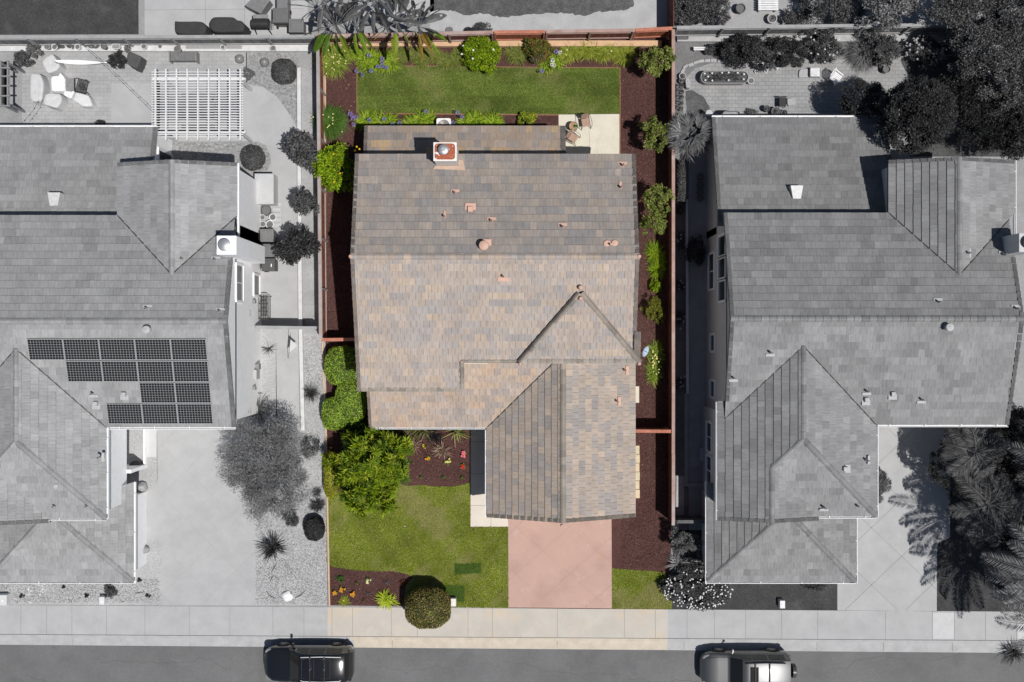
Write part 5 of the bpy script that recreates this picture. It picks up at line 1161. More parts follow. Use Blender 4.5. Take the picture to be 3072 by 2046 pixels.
# spiky plants of the front bed
def spiky(label, px, py_, n, L, Wd, pal, seed, el=(8, 80), droop=.25, name='spiky_plant', gp=None, z=0.05, **k):
    return tuft(label, px, py_, n, L, Wd, pal, seed, name, 'plant', gp, el=el, droop=droop, z=z, **k)
PNK = [(0.34, 0.24, 0.18, 4), (0.26, 0.15, 0.11, 3), (0.42, 0.34, 0.22, 1)]
spiky('pink tan spiky cordyline in the middle of the front mulch bed', 1326, 1352, 75, .62, .045, PNK, 190)
spiky('dark purple black spiky cordyline above the pink one', 1303, 1310, 70, .60, .04, [(0.02, 0.015, 0.02, 3), (0.045, 0.04, 0.03, 1)], 191)
spiky('yellow striped flax at the corner by the shaded walk', 1368, 1292, 45, .85, .055, [(0.22, 0.24, 0.06, 3), (0.06, 0.08, 0.02, 3), (0.4, 0.38, 0.16, 1)], 192, droop=.8)
spiky('tan pink spiky plant at the right edge of the big tree', 1240, 1336, 60, .55, .04, PNK, 193)
spiky('dark spiky plant half hidden behind the big tree near the eave', 1216, 1312, 60, .5, .04, [(0.02, 0.018, 0.02, 3), (0.05, 0.04, 0.035, 1)], 194)
tuft('striped flax under the front gutter of the middle house', 1255, 1288, 110, .85, .04, [(0.10, 0.12, 0.03, 3), (0.22, 0.2, 0.09, 2), (0.05, 0.06, 0.02, 2)], 195, 'flax', 'plant', crowns=4, cr=(30, 6), el=(15, 70), droop=.8)
tuft('second striped flax under the front gutter nearer the big tree', 1195, 1287, 90, .8, .04, [(0.08, 0.09, 0.03, 3), (0.18, 0.15, 0.08, 2), (0.04, 0.05, 0.02, 2)], 196, 'flax', 'plant', crowns=3, cr=(22, 6), el=(15, 70), droop=.8)
def bedding(label, px, py_, r_, pal, seed, flowers=None, name='bedding_plant', n=160):
    X, Y, _ = P(px, py_, .1); t = thing(name, label, 'flowers', (X, Y, 0))
    foliage('leaves', t, (X, Y, .1), (r_, r_, .12), n, .07, .035, pal, seed, clump=.4, nc=8, lo=-.1)
    if flowers:
        r = rng(seed); col, m, rad = flowers; a = r.uniform(0, 6.28, m); q = r.uniform(0, .8, m) * r_
        dots('flowers', t, np.c_[X + q * np.cos(a), Y + q * np.sin(a), np.full(m, .2)], rad, col, seed)
    return t
ORG = (.72, .33, .03)
bedding('orange flowering plant in the upper front bed near the tree', 1285, 1375, .18, GM, 200, (ORG, 7, .06))
bedding('pale yellow flowering plant below the pink cordyline', 1343, 1384, .24, GM, 201, ((.8, .7, .25), 14, .05))
bedding('yellow green sedum left of the pink cordyline', 1273, 1338, .16, [(0.2, 0.2, 0.03, 1), (.12, .15, .03, 1)], 202, ((.6, .45, .03), 7, .04))
bedding('pink flowering plant beside the shaded walk', 1392, 1362, .2, GM, 203, ((.85, .2, .26), 9, .07))
bedding('red flowering plant beside the shaded walk', 1389, 1398, .17, GM, 204, ((.65, .02, .02), 7, .06))
bedding('small green seedling in the mulch left of its row of three', 1264, 1431, .12, GD, 205, n=90); bedding('small green seedling in the middle of its row of three', 1330, 1431, .12, GD, 206, n=90); bedding('small green seedling nearest the walk in its row of three', 1387, 1434, .14, GD, 207, n=110)
bedding('green leafy plant in the sidewalk bed, uppermost', 1021, 1735, .25, [(0.06, .17, .02, 1), (.04, .11, .015, 1)], 208, n=300)
bedding('yellow and white flowering plant in the sidewalk bed', 1104, 1740, .2, GM, 209, ((.8, .75, .45), 8, .05))
bedding('orange flowers in the sidewalk bed, upper of the left pair', 1028, 1767, .19, GM, 210, (ORG, 8, .06)); bedding('orange flowers at the left edge of the sidewalk bed', 1005, 1778, .16, GM, 211, (ORG, 7, .06)); bedding('orange flowers above the yellow grass in the sidewalk bed', 1059, 1782, .16, GM, 212, (ORG, 7, .065))
bedding('tiny grey green plant in the middle of the sidewalk bed', 1071, 1751, .12, GD, 213, n=60); bedding('pale grey rosette plant near the lawn edge of the sidewalk bed', 1163, 1748, .13, gs((.16, 1), (.1, 1)), 214, n=60); bedding('pale grey rosette plant below the white flowers in the sidewalk bed', 1104, 1781, .12, gs((.16, 1), (.1, 1)), 215, n=60); bedding('brownish low plant above the sidewalk in the bed', 1092, 1803, .13, [(.15, .1, .05, 1)], 216, n=60); bedding('dark red plant by the shade of the round bush', 1208, 1748, .2, [(.16, .04, .02, 1), (.08, .05, .02, 1)], 217, n=160)
tuft('small olive grass tuft with a yellow flower by the sidewalk', 1032, 1806, 150, .36, .02, YG, 218, 'grass_tuft', 'grass', flowers=[((.8, .65, .05), 1, .06)])
tuft('bright yellow green spider like grass hanging over the sidewalk', 1162, 1798, 170, .62, .045, [(0.42, 0.50, 0.02, 3), (0.30, 0.40, 0.02, 3), (.5, .52, .12, 1)], 219, 'spider_grass', 'plant', crowns=3, cr=(12, 10))
# banana like bird of paradise row across the rear fence
def banana(label, px, py_, h, n, L, seed, azs=None, pal=None, mat_=None):
    X, Y, _ = P(px, py_, h); t = thing('banana_plant', label, 'plant', (X, Y, 0)); r = random.Random(seed)
    mb = MB()
    for k in range(3): a = k * 2.1; mb.tube([(X + cos(a) * .12, Y + sin(a) * .12, 0), (X + cos(a) * .05, Y + sin(a) * .05, h * .5), (X, Y, h)], [.09, .08, .05], 8)
    mb.build('trunk', barkg, t)
    for i in range(n):
        a = (azs[i] if azs and i < len(azs) else r.uniform(0, 360)); a = radians(a + r.uniform(-5, 5)); l_ = L * r.uniform(.75, 1.15); w = .21 * r.uniform(.75, 1.15); e = radians(r.uniform(15, 50)); roll = r.choice((-1, 1)) * r.uniform(.95, 1.6)
        pts = []; x = 0; z = h; seg = 12
        for k in range(seg + 1):
            pts.append((x, z)); x += cos(e) * l_ / seg; z += sin(e) * l_ / seg; e -= radians(5.0 + 2.2 * r.random())
        dx_, dy_ = cos(a), sin(a); sx, sy = -dy_, dx_; V = []; F = []; C = []
        base = random.Random(seed * 31 + i).choice(((.10, .19, .012), (.15, .24, .02), (.07, .13, .012), (.17, .22, .02)))
        if r.random() < .12: base = (.28, .17, .03)
        for k, (q, zz_) in enumerate(pts):
            t_ = k / seg; ww = 0.018 if t_ < .3 else w * sin(pi * min(1, (t_ - .3) / .7) ** .75) ** .7 + .012
            for s_ in (-1, -.5, 0, .5, 1):
                o = s_ * ww * (1 if abs(s_) < 1 else r.uniform(.8, 1.12)); f = abs(s_) * ww * .45
                V.append((X + dx_ * q + sx * o * cos(roll * .8), Y + dy_ * q + sy * o * cos(roll * .8), zz_ + f + o * sin(roll * .8)))
        for k in range(seg):
            for j in range(4):
                if k > 4 and r.random() < .05: continue
                F.append((k * 5 + j, k * 5 + j + 1, k * 5 + j + 6, k * 5 + j + 5)); m = r.uniform(.85, 1.15); C.append((base[0] * m, base[1] * m, base[2] * m))
        mb = MB(); mb.V = V; mb.F = F; mb.C = C; lf_ = mb.build('leaf', mat_ or leafcut, t)
        rb = MB(); rb.tube([(X + dx_ * q, Y + dy_ * q, zz_ - .012) for q, zz_ in pts[:-2]], [.02 - .0014 * k for k in range(seg - 1)], 5, (.42, .45, .12)); rb.build('midrib', mat_ or leafcut, lf_)
    return t
banana('leftmost banana plant over the rear fence with leaves reaching the left boundary', 1007, 78, 2.9, 13, 1.75, 301, [100, 140, 60, -80, -130, -110, 170, 200, 20, 80, 120, -60, 40])
banana('second banana plant from the left over the rear fence', 1068, 80, 3.0, 12, 1.8, 302, [92, 70, 120, -62, -50, 40, 150, 10, 90, 55, 105, -90])
banana('third banana plant from the left over the rear fence', 1190, 68, 3.0, 12, 1.8, 303, [95, 130, 60, -95, -135, 20, 160, 40, 110, 80, -60, 0])
banana('rightmost banana plant over the rear fence', 1255, 80, 2.9, 13, 1.85, 304, [40, 25, 75, -82, -62, -48, -20, -135, 100, 130, 160, 55, -30])
banana('fifth banana plant behind the row, partly out of the frame', 1125, 8, 3.2, 12, 1.8, 305, [-90, -60, -120, 0, 180, 30, 150, 60, 120, 90, -30, -150])
banana('banana plant behind the rear corner, with its shadow on the slab', 975, 10, 3.2, 10, 1.8, 306, [-100, -60, 0, 180, 30, 150, 90, -140, 60, 120])

# ---- left yard plants (grey)
def gt(label, *a, **k): return tree(label, *a, bark=barkg, **k)
def gsb(label, *a, **k): return shrub(label, *a, bark=barkg, **k)
gt('grey tree against the left boundary nearest the curved patio', 902, 448, 2.0, (.98, 1.0, .9), 3224, .19, .075, K2, 320, clump=.3, nc=60, core=.3, rough=.5)
gt('thinnest grey tree in the middle of the left boundary row', 915, 610, 2.0, (.75, .9, .8), 1612, .19, .075, K2, 321, clump=.26, nc=42, core=.2, rough=.4)
gt('darkest grey tree in the left boundary row, opposite the trash bins', 893, 735, 2.1, (1.08, 1.05, .95), 3720, .19, .075, K3, 322, clump=.3, nc=60, core=.3, rough=.5)
clipped('round clipped bush in the rocky bed in front of the left house', 722, 793, 436, 509, .9, K2, 323, 7000, pw=2.3, L=.06, name='round_bush', cat='bush')
clipped('round clipped bush in the gravel corner behind the curved patio', 816, 888, 176, 250, .9, K2, 324, 7000, pw=2.4, L=.06, name='round_bush', cat='bush')
gsb('low grey shrub at the top right corner of the pergola', 746, 222, .3, (.3, .4, .3), 900, .08, .04, K1, 325)
spiky('sharp leaved yucca at the front corner of the left house', 778, 1228, 120, .95, .05, K2, 326, name='yucca', z=.6)
spiky('star shaped yucca alone in the gravel left of the lawn', 820, 1641, 110, .95, .055, K3, 327, name='yucca', z=.15)
spiky('small yucca at the lower edge of the big feathery tree', 866, 1528, 80, .8, .045, K2, 328, name='yucca', z=.3)
X, Y, _ = P(795, 1400, 2.6); t = thing('feathery_tree', 'large feathery grey tree over the left driveway', 'tree', (X, Y, 0))
r = rng(330)
foliage('crown', t, (X, Y, 2.5), (2.6, 2.85, 1.8), 27000, .16, .022, sc(K1, 1.4), 330, clump=.2, nc=170, rough=.3, core=.25)
foliage('crown_clumps', t, (X + .1, Y - .3, 2.6), (2.2, 2.4, 1.5), 9000, .18, .026, sc(K1, 1.2), 331, clump=.2, nc=90, rough=.2, core=.3)
limbs(t, (X, Y, 0), (X, Y, 2.5), (2.3, 2.6, 1.5), .13, 330, barkg, 8)
gsb('small round shrub under the lower right edge of the feathery tree', 874, 1562, .4, (.42, .42, .4), 1600, .07, .03, K2, 332)
clipped('dark oval shrub on the lawn edge, lowest in the gravel strip', 912, 972, 1553, 1622, 1.0, K3, 333, 5500, pw=2.3, L=.09, Wd=.035, name='oval_shrub', cat='shrub')
tuft('dark spiky tuft just above the oval shrub', 945, 1516, 200, .5, .03, K3, 334, crowns=3, cr=(10, 10)); tuft('smaller tuft above the dark spiky one in the gravel strip', 948, 1478, 140, .42, .02, K2, 335)
gsb('grey shrub on the gravel strip right of the feathery tree', 930, 1345, .5, (.55, .75, .5), 2200, .1, .035, K1, 336, core=.2)
tuft('thin grey grass tuft on the gravel left of the lowest clipped hedge', 932, 1180, 240, .65, .012, K3, 337, el=(15, 75), droop=.6)
for k, (x, y, s_, lb) in enumerate(((52, 1742, .16, 'small dark plant under the left end of the front gutter'), (66, 1789, .18, 'small dark plant left of the pebble patch'), (192, 1761, .12, 'tiny dark plant in the middle of the left front gravel'), (260, 1789, .18, 'small dark plant between pebble patch and larger shrub'), (275, 1740, .2, 'dark plant below the centre of the front gutter'), (419, 1741, .16, 'small dark plant just beyond the gutter corner'), (445, 1787, .17, 'small grey plant nearest the driveway edge'))):
    gsb(lb, x, y, .08, (s_, s_ * .8, .14), 260, .06, .03, K3, 340 + k, clump=.4, nc=7, name='small_plant')
gsb('larger dark low shrub in the left front gravel', 330, 1775, .22, (.45, .35, .25), 1300, .08, .04, K2, 348)
gsb('dark leafy bush at the upper left of the left paver patio', 70, 178, .5, (.5, .48, .45), 2600, .08, .04, K2, 349)
gsb('grey loose bush hanging over the retaining kerb by the pots', 102, 150, .5, (.42, .5, .4), 1500, .10, .05, K1, 350)
gsb('dark feathery bush beside the dark covered chair', 355, 180, .5, (.62, .48, .45), 2600, .12, .03, K3, 351, core=.2)
gsb('small plant on the retaining kerb above the dark covered chair', 383, 146, .35, (.2, .25, .2), 600, .07, .03, K1, 352)
for k, (x, lb) in enumerate(((178, 'dark potted style clump beside the second white pot'), (212, 'grey clump left of the third white pot'), (280, 'wide pale grey clump between third and fourth pot'))):
    gsb(lb, x, 138, .45, (.26 if k < 2 else .36, .16, .15), 700, .06, .03, K1 if k else K2, 353 + k)
gsb('low dark plant in front of the rear gutter of the left house', 300, 369, .2, (.35, .2, .2), 800, .06, .03, K3, 357)
gsb('plant in the small cart among the covered chairs', 245, 262, .6, (.18, .2, .15), 400, .07, .03, K2, 358)
tuft('dead twiggy plant in the gravel beside the left house wall', 803, 1045, 40, .5, .015, K3, 359, el=(10, 60), droop=.4, name='dead_plant')
# top middle shrubs
gsb('dark round shrub on the bare sand behind the rear fence', 1448, 84, .5, (.5, .36, .4), 2200, .07, .035, K2, 360); gsb('small dark shrub left of the round one behind the rear fence', 1406, 92, .3, (.28, .2, .25), 800, .07, .035, K3, 361)
# ---- right side plants
for k, (x, y, rr_, n_, pal, lb) in enumerate((
    (2072, 28, 1.1, 5200, K2, 'dark bush at the top edge beside the dark red fence'), (2145, 32, 1.0, 5000, K2, 'grey bush at the top edge, second from the dark red fence'),
    (2370, 55, .55, 1800, K2, 'potted looking bush between two round pots at the top'), (2470, 25, 1.7, 9000, K2, 'wide dark bush at the top behind the rear fence'), (2550, 40, 1.1, 5200, K1, 'grey bush at the top next to the pale leaved tree'))):
    gsb(lb, x, y, 1.0 if rr_ > .6 else .5, (rr_, rr_ * .9, rr_ * .8), n_, .11, .055, pal, 370 + k, clump=.26, nc=50)
gt('tree with pale large leaves at the top edge', 2660, 20, 2.6, (1.5, 1.3, 1.1), 4800, .20, .08, K4, 376, clump=.26, nc=50, core=.3)
barkd = mat('bark_dark', G(0.03), rough=.9, var=.3, scale=9, bump=.4)
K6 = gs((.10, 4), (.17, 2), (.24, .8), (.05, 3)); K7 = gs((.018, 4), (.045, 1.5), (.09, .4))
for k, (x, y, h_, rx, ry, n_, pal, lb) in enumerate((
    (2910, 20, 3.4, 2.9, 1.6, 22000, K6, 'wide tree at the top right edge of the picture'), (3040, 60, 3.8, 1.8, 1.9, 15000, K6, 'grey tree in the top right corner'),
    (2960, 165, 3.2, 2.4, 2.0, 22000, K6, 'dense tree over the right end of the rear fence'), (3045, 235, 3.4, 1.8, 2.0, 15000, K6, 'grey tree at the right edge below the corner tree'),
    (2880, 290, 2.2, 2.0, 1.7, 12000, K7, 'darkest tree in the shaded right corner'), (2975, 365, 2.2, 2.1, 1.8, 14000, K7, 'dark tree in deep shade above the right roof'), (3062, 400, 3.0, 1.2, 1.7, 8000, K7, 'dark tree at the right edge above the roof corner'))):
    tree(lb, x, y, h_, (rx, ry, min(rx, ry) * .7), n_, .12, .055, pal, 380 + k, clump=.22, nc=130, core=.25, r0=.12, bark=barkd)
X, Y, _ = P(2752, 345, 4.6); t = thing('tree', 'large dense round tree behind the right house roof', 'tree', (X, Y, 0))
foliage('crown', t, (X, Y, 4.5), (1.92, 1.92, 1.9), 24000, .11, .055, gs((.045, 4), (.075, 3), (.03, 3)), 390, clump=.16, nc=230, rough=.06, core=.8, lo=-.5)
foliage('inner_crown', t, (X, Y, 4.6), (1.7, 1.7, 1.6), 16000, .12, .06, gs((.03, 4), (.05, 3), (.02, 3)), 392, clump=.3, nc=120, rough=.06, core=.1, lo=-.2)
limbs(t, (X, Y, 0), (X, Y, 4.5), (1.8, 1.8, 1.5), .15, 390, barkg)
gt('dark tree left of the large round tree, beyond the right roof', 2590, 310, 2.4, (1.5, 1.25, 1.1), 9000, .11, .055, K3, 391, clump=.22, nc=90, core=.5)
for k, (x, y, rx, ry, n_, pal, lb) in enumerate(((2225, 148, 1.25, 1.05, 6500, K3, 'large dark bush left of the scattered bags on the right patio'), (2360, 155, 1.15, .95, 6000, K3, 'dark bush in the middle of the right rear border'),
    (2290, 172, .7, .7, 2600, K2, 'grey leafy shrub between the two dark border bushes'), (2470, 142, 1.05, .9, 5000, K2, 'grey bush with white blossom left of the fountain grass'), (2640, 145, 1.2, .95, 5600, K2, 'grey bush right of the fountain grass'),
    (2165, 150, .5, .3, 1300, K3, 'small dark shrub behind the stone edging of the right patio'), (2215, 165, .4, .3, 1000, K3, 'small dark shrub next to the black folded sign on the right patio'), (2130, 148, .42, .28, 1100, K2, 'small shrub near the white bench at the right fence'))):
    gsb(lb, x, y, .8 if rx > .6 else .3, (rx, ry, .8 if rx > .6 else .35), n_, .11, .055, pal, 400 + k, clump=.26, nc=46, flowers=[(G(.7), 12, .05)] if k == 3 else None)
gsb('bush covered in pale blossom near the round barrel pot', 2775, 150, .8, (1.2, .8, .7), 5000, .1, .05, K2, 410, clump=.26, flowers=[(G(.45), 70, .06)])
gsb('bush with a few bright white blossoms under the tree at the right', 2875, 145, .9, (1.1, .7, .7), 3600, .1, .05, K2, 411, flowers=[(G(.8), 8, .08)])
tuft('large arching fountain grass in the right rear border', 2592, 160, 1100, 1.25, .02, K1, 412, 'fountain_grass', 'grass', el=(20, 80), droop=1.3)
# fan palm and hedge by the boundary
X, Y, _ = P(2068, 400, 2.4); t = thing('fan_palm', 'silvery fan palm just inside the right yard at the boundary fence', 'palm', (X, Y, 0))
for i in range(40):
    rr = random.Random(500 + i); a = i * 2.4; e = rr.uniform(.1, 1.2); L_ = rr.uniform(.15, .95); c = (X + cos(a) * L_ * cos(e), Y + sin(a) * L_ * cos(e), 2.0 + sin(e) * L_)
    blades('frond', t, [c], 34, .72, .035, K1 + sc(K1, 1.3), 500 + i, el=(5, 35), droop=.5, spread=.01, az=(a - 1.35, a + 1.35), seg=3, material=leafcutx)
mb = MB(); mb.tube([(X, Y, 0), (X + .03, Y, 1.0), (X, Y, 2.1)], [.16, .14, .12], 10); mb.build('trunk', barkg, t)
clipped('ragged grey hedge hugging the boundary fence below the fan palm', 2028, 2056, 480, 640, 1.2, K2, 520, 6000, L=.08)
for k, (y, lb) in enumerate(((720, 'shaded flowering plant against the boundary, uppermost of the passage row'), (860, 'shaded flowering plant against the boundary, second of the passage row'), (960, 'shaded flowering plant beside the boundary opposite the dish'), (1150, 'shaded flowering plant near the lower end of the passage row'))):
    tuft(lb, 2040, y, 130, .42, .03, K2, 530 + k, 'shade_plant', 'plant', flowers=[(G(.5), 5, .07)], crowns=3, cr=(5, 20))
gsb('dark shrub leaning over the shaded passage of the right house', 2085, 760, .8, (.75, .95, .7), 2600, .11, .045, K3, 540, core=.2)
# front right corner
gt('feathery grey shrub tree at the end of the boundary fence', 2052, 1628, 1.4, (.85, .8, .8), 4200, .12, .03, K1, 541, clump=.24, core=.3)
tuft('pale agave like plant between feathery shrub and white flower bush', 2035, 1690, 150, .75, .05, K5, 542, 'agave', 'plant', el=(20, 75), droop=.8); tuft('second agave like plant beside the front gutter of the right house', 2100, 1690, 150, .75, .05, K1, 543, 'agave', 'plant', el=(20, 75), droop=.8)
X, Y, _ = P(2092, 1768, .7); t = gsb('wide grey bush dotted with white blossoms at the sidewalk corner', 2092, 1765, .6, (2.0, 1.15, .75), 21000, .085, .045, K2, 544, clump=.16, nc=150, rough=.12, core=.75, flowers=[(G(.85), 170, .042)])
gsb('low dark shrub in the shade under the garage gutter of the right house', 2450, 1758, .3, (.8, .35, .3), 2200, .08, .035, K2, 545, core=.3)
# palms at the right edge
def frond(parent, c, a, L, seed, pal, e0=.75, drp=1.9, mat_=None):
    rr = rng(seed); seg = 26; pts = []; x = 0.; z = 0.; e = e0
    for k in range(seg + 1):
        pts.append((x, z, e)); x += cos(e) * L / seg; z += sin(e) * L / seg; e -= drp / seg
    dx_, dy_ = cos(a), sin(a); P0 = []; AX = []; LL = []
    for k in range(3, seg + 1):
        for s_ in (-1, 1):
            for u in (0, .33, .66):
                x, z, e = pts[k]; x2, z2_, _ = pts[min(k + 1, seg)]; x = x + (x2 - x) * u; z = z + (z2_ - z) * u
                t_ = k / seg; l_ = .62 * sin(pi * min(.96, .12 + t_ * .85)) ** .7
                ax = np.array([dx_ * cos(e) * .75 - dy_ * s_ * .9, dy_ * cos(e) * .75 + dx_ * s_ * .9, -.28 + .2 * sin(e)]) + rr.normal(size=3) * .1
                ax /= np.linalg.norm(ax); P0.append(np.array([c[0] + dx_ * x, c[1] + dy_ * x, c[2] + z]) + ax * l_ / 2); AX.append(ax); LL.append(l_ * rr.uniform(.85, 1.1))
    P0 = np.array(P0); AX = np.array(AX); LL = np.array(LL)
    v, q = leaf_quads(P0, AX, np.tile([0, 0, 1.], (len(P0), 1)) + rr.normal(size=(len(P0), 3)) * .25, LL, np.full(len(P0), .035))
    o = link_mesh(arr_mesh('frond', v - np.array(LOC[parent]), q, pick(rr, pal, len(P0))), 'frond', mat_ or leafm, parent)
    mb = MB(); mb.tube([(c[0] + dx_ * x, c[1] + dy_ * x, c[2] + z) for x, z, e in pts[::2]], [.03 - .0018 * k for k in range(len(pts[::2]))], 5, G(.18)); mb.build('rachis', mat_ or leafm, o)
def palm(label, X, Y, h, n, L, seed, pal, trunk_r=.16):
    t = thing('palm', label, 'palm', (X, Y, 0)); rr = random.Random(seed)
    for i in range(n): frond(t, (X, Y, h), i * 2.399 + rr.uniform(-.2, .2), L * rr.uniform(.8, 1.1), seed * 10 + i, pal, rr.uniform(.25, 1.05), rr.uniform(1.5, 2.1))
    mb = MB(); k = 9; mb.tube([(X, Y, h * i / k) for i in range(k + 1)], [trunk_r * (1.15 if i % 2 else 1) for i in range(k + 1)], 10); mb.build('trunk', barkg, t); return t
palm('tall feather palm at the right edge over the driveway', 26.1, -11.2, 7.0, 26, 3.9, 61, sc(K1, 1.3))
palm('tall feather palm at the lower right over the lawn', 26.6, -13.4, 6.0, 22, 3.5, 62, sc(K1, 1.3))
palm('low bushy palm in the middle of the dark planting right of the driveway', 24.2, -8.3, 3.2, 24, 2.3, 65, K2)
palm('second low palm below the right house front gutter', 23.4, -5.6, 3.4, 22, 2.0, 66, K2)
palm('feather palm rising behind the right end of the right roof', 27.0, -6.2, 6.6, 22, 3.6, 63, K1)
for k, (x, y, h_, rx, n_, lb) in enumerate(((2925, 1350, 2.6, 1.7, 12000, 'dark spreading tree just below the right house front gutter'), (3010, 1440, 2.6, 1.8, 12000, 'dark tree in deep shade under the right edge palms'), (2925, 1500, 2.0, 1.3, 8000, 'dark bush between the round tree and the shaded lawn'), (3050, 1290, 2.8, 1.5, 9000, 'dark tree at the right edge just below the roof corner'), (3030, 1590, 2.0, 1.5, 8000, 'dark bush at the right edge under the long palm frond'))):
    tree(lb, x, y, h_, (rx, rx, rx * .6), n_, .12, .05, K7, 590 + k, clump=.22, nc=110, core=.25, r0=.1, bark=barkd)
t = palm('small palm tucked under the right eave of the right house', P(2612, 1452, 2.5)[0], P(0, 1452, 2.5)[1], 2.3, 15, 1.15, 64, K2, .08)
gt('dark round tree at the far edge of the right driveway', 2845, 1405, 2.2, (1.1, 1.2, 1.0), 8000, .09, .045, K3, 545, clump=.2, nc=100, core=.6)
tuft('spiky shaded plant at the right edge below the large palm', 3045, 1960, 90, .9, .04, K3, 547, 'spiky_plant', 'plant', el=(10, 70), droop=.8)

# ---- loose ground texture: grass blades, mulch chips, gravel
def inside(px, py_, poly):
    ins = np.zeros(len(px), bool); n = len(poly); j = n - 1
    for i in range(n):
        xi, yi = poly[i]; xj, yj = poly[j]
        c = ((yi > py_) != (yj > py_)) & (px < (xj - xi) * (py_ - yi) / (yj - yi + 1e-9) + xi); ins ^= c; j = i
    return ins
def scatter(name, label, cat, polys, n, size, pal, seed, upright=False, holes=(), h=.03, z=.014, material=None):
    r = rng(seed); xs_, ys_ = [], []
    for poly in polys:
        x0 = min(p[0] for p in poly); x1 = max(p[0] for p in poly); y0 = min(p[1] for p in poly); y1 = max(p[1] for p in poly)
        k = int(n * (x1 - x0) * (y1 - y0)); x = r.uniform(x0, x1, k); y = r.uniform(y0, y1, k); m = inside(x, y, poly)
        for hl in holes: m &= ~inside(x, y, hl)
        xs_.append(x[m]); ys_.append(y[m])
    x = np.concatenate(xs_); y = np.concatenate(ys_); k = len(x); X = (x - 1536) * H / FP; Y = (1023 - y) * H / FP
    if upright:
        a = r.uniform(0, 6.28, k); ax = np.c_[np.cos(a) * .8, np.sin(a) * .8, np.full(k, .7)]; nr = np.c_[-np.cos(a), -np.sin(a), np.full(k, .8)] + r.normal(size=(k, 3)) * .2
        L = size * r.uniform(.6, 1.3, k); c = np.c_[X, Y, np.full(k, z)] + unit(ax) * L[:, None] * .4; v, q = leaf_quads(c, ax, nr, L, size * .34 * r.uniform(.7, 1.3, k))
    else:
        a = r.uniform(0, 6.28, k); ax = np.c_[np.cos(a), np.sin(a), r.normal(size=k) * .15]; nr = np.tile([0, 0, 1.], (k, 1)) + r.normal(size=(k, 3)) * .25
        c = np.c_[X, Y, z + .008 + r.uniform(0, h, k)]; v, q = leaf_quads(c, ax, nr, size * r.uniform(.5, 1.4, k), size * .5 * r.uniform(.5, 1.4, k))
    patch = 1 + .16 * np.sin(X * 1.1 + seed + 1.3 * np.sin(Y * .9)) * np.cos(Y * 1.7 + 1.1 * np.sin(X * 1.3 + seed)) + .07 * np.sin(X * 4.3 + Y * 3.1)
    if name == 'grass_blades' and seed == 701:
        bi = np.floor(X / .81 + .5 * (np.floor(Y / .63) % 2)) * 13.7 + np.floor(Y / .63) * 7.3; patch = patch * (1 + .15 * np.sin(bi * 3.7))
    cc_ = pick(r, pal, k) * patch[:, None]
    if seed in (701, 702):      # dry, paler areas of turf
        u = np.sin(X * .9 + 1.7 * np.sin(Y * .8 + 1)) + np.sin(Y * 1.3 + 1.2 * np.sin(X * 1.1)) + .6 * np.sin(X * 2.7 + Y * 1.9) + .5 * np.sin(X * 4.1 - Y * 5.3)
        w = np.clip((u - .1) / 1.5, 0, 1)[:, None] * (.72 if seed == 702 else .38); cc_ = cc_ * (1 - w) + np.array([.29, .27, .105]) * w * r.uniform(.7, 1.3, (k, 1))
    o = link_mesh(arr_mesh(name, v, q, cc_), name, material or groundm, None, 'stuff'); o['label'] = label; o['category'] = cat; return o
groundm = mat('ground_bits', col=True, rough=.9, var=.1, scale=1.5, fine=0, bump=0, spec=.1)
GLB = [(0.105, 0.155, 0.025, 5), (0.15, 0.19, 0.035, 3), (0.065, 0.11, 0.018, 4), (0.22, 0.20, 0.075, 1.4)]
GLF = [(0.18, 0.225, 0.016, 5), (0.23, 0.255, 0.035, 3), (0.105, 0.155, 0.014, 3), (0.33, 0.31, 0.12, 1.8)]
lawn_poly = [(1072, 198), (1859, 205), (1859, 341), (1072, 338)]
scatter('grass_blades', 'short mown grass of the rear lawn', 'grass', [lawn_poly], .55, .085, GLB, 701, True)
patches = ([(1363, 1690), (1443, 1688), (1445, 1720), (1364, 1723)], [(1330, 1754), (1392, 1755), (1394, 1806), (1345, 1802), (1332, 1790)])
scatter('grass_blades', 'short mown grass of the front lawn', 'grass', [lf, [(1837, 1706), (1945, 1713), (1990, 1718), (2012, 1750), (2012, 1825), (1837, 1824)]], .5, .085, GLF, 702, True, patches)
scatter('grass_blades', 'darker green grass of the two new sod patches', 'grass', patches, .7, .08, [(0.07, 0.125, 0.02, 3), (0.09, 0.15, 0.025, 2), (.05, .09, .015, 2)], 703, True)
MC = [(0.088, 0.046, 0.040, 6), (0.115, 0.065, 0.056, 3), (0.055, 0.028, 0.025, 4), (0.24, 0.16, 0.12, .3)]
scatter('mulch_chips', 'loose reddish brown bark chips covering the garden beds', 'mulch',
        [[(978, 145), (1068, 145), (1068, 1010), (978, 1010)], [(978, 1026), (1110, 1026), (1110, 1500), (985, 1480)], [(1110, 1270), (1408, 1270), (1408, 1450), (1110, 1440)], [(985, 1700), (1215, 1722), (1212, 1815), (988, 1812)], [(1863, 145), (2008, 145), (2008, 1705), (1863, 1705)], [(1072, 346), (1674, 348), (1674, 378), (1072, 378)], [(1072, 142), (1860, 142), (1860, 194), (1072, 194)]],
        .13, .065, MC, 704, holes=([(1890, 1330), (1922, 1330), (1922, 1500), (1890, 1500)], [(1890, 1155), (1920, 1155), (1920, 1212), (1890, 1212)]))
scatter('gravel_stones', 'loose pale gravel covering the left front yard', 'gravel', [[(768, 1560), (978, 1500), (982, 1812), (768, 1812)], [(0, 1738), (478, 1738), (478, 1808), (0, 1808)], [(903, 1010), (974, 1010), (980, 1500), (915, 1560), (905, 1300)]], .10, .07, gs((.37, 5), (.44, 2), (.30, 3), (.2, .5)), 705)
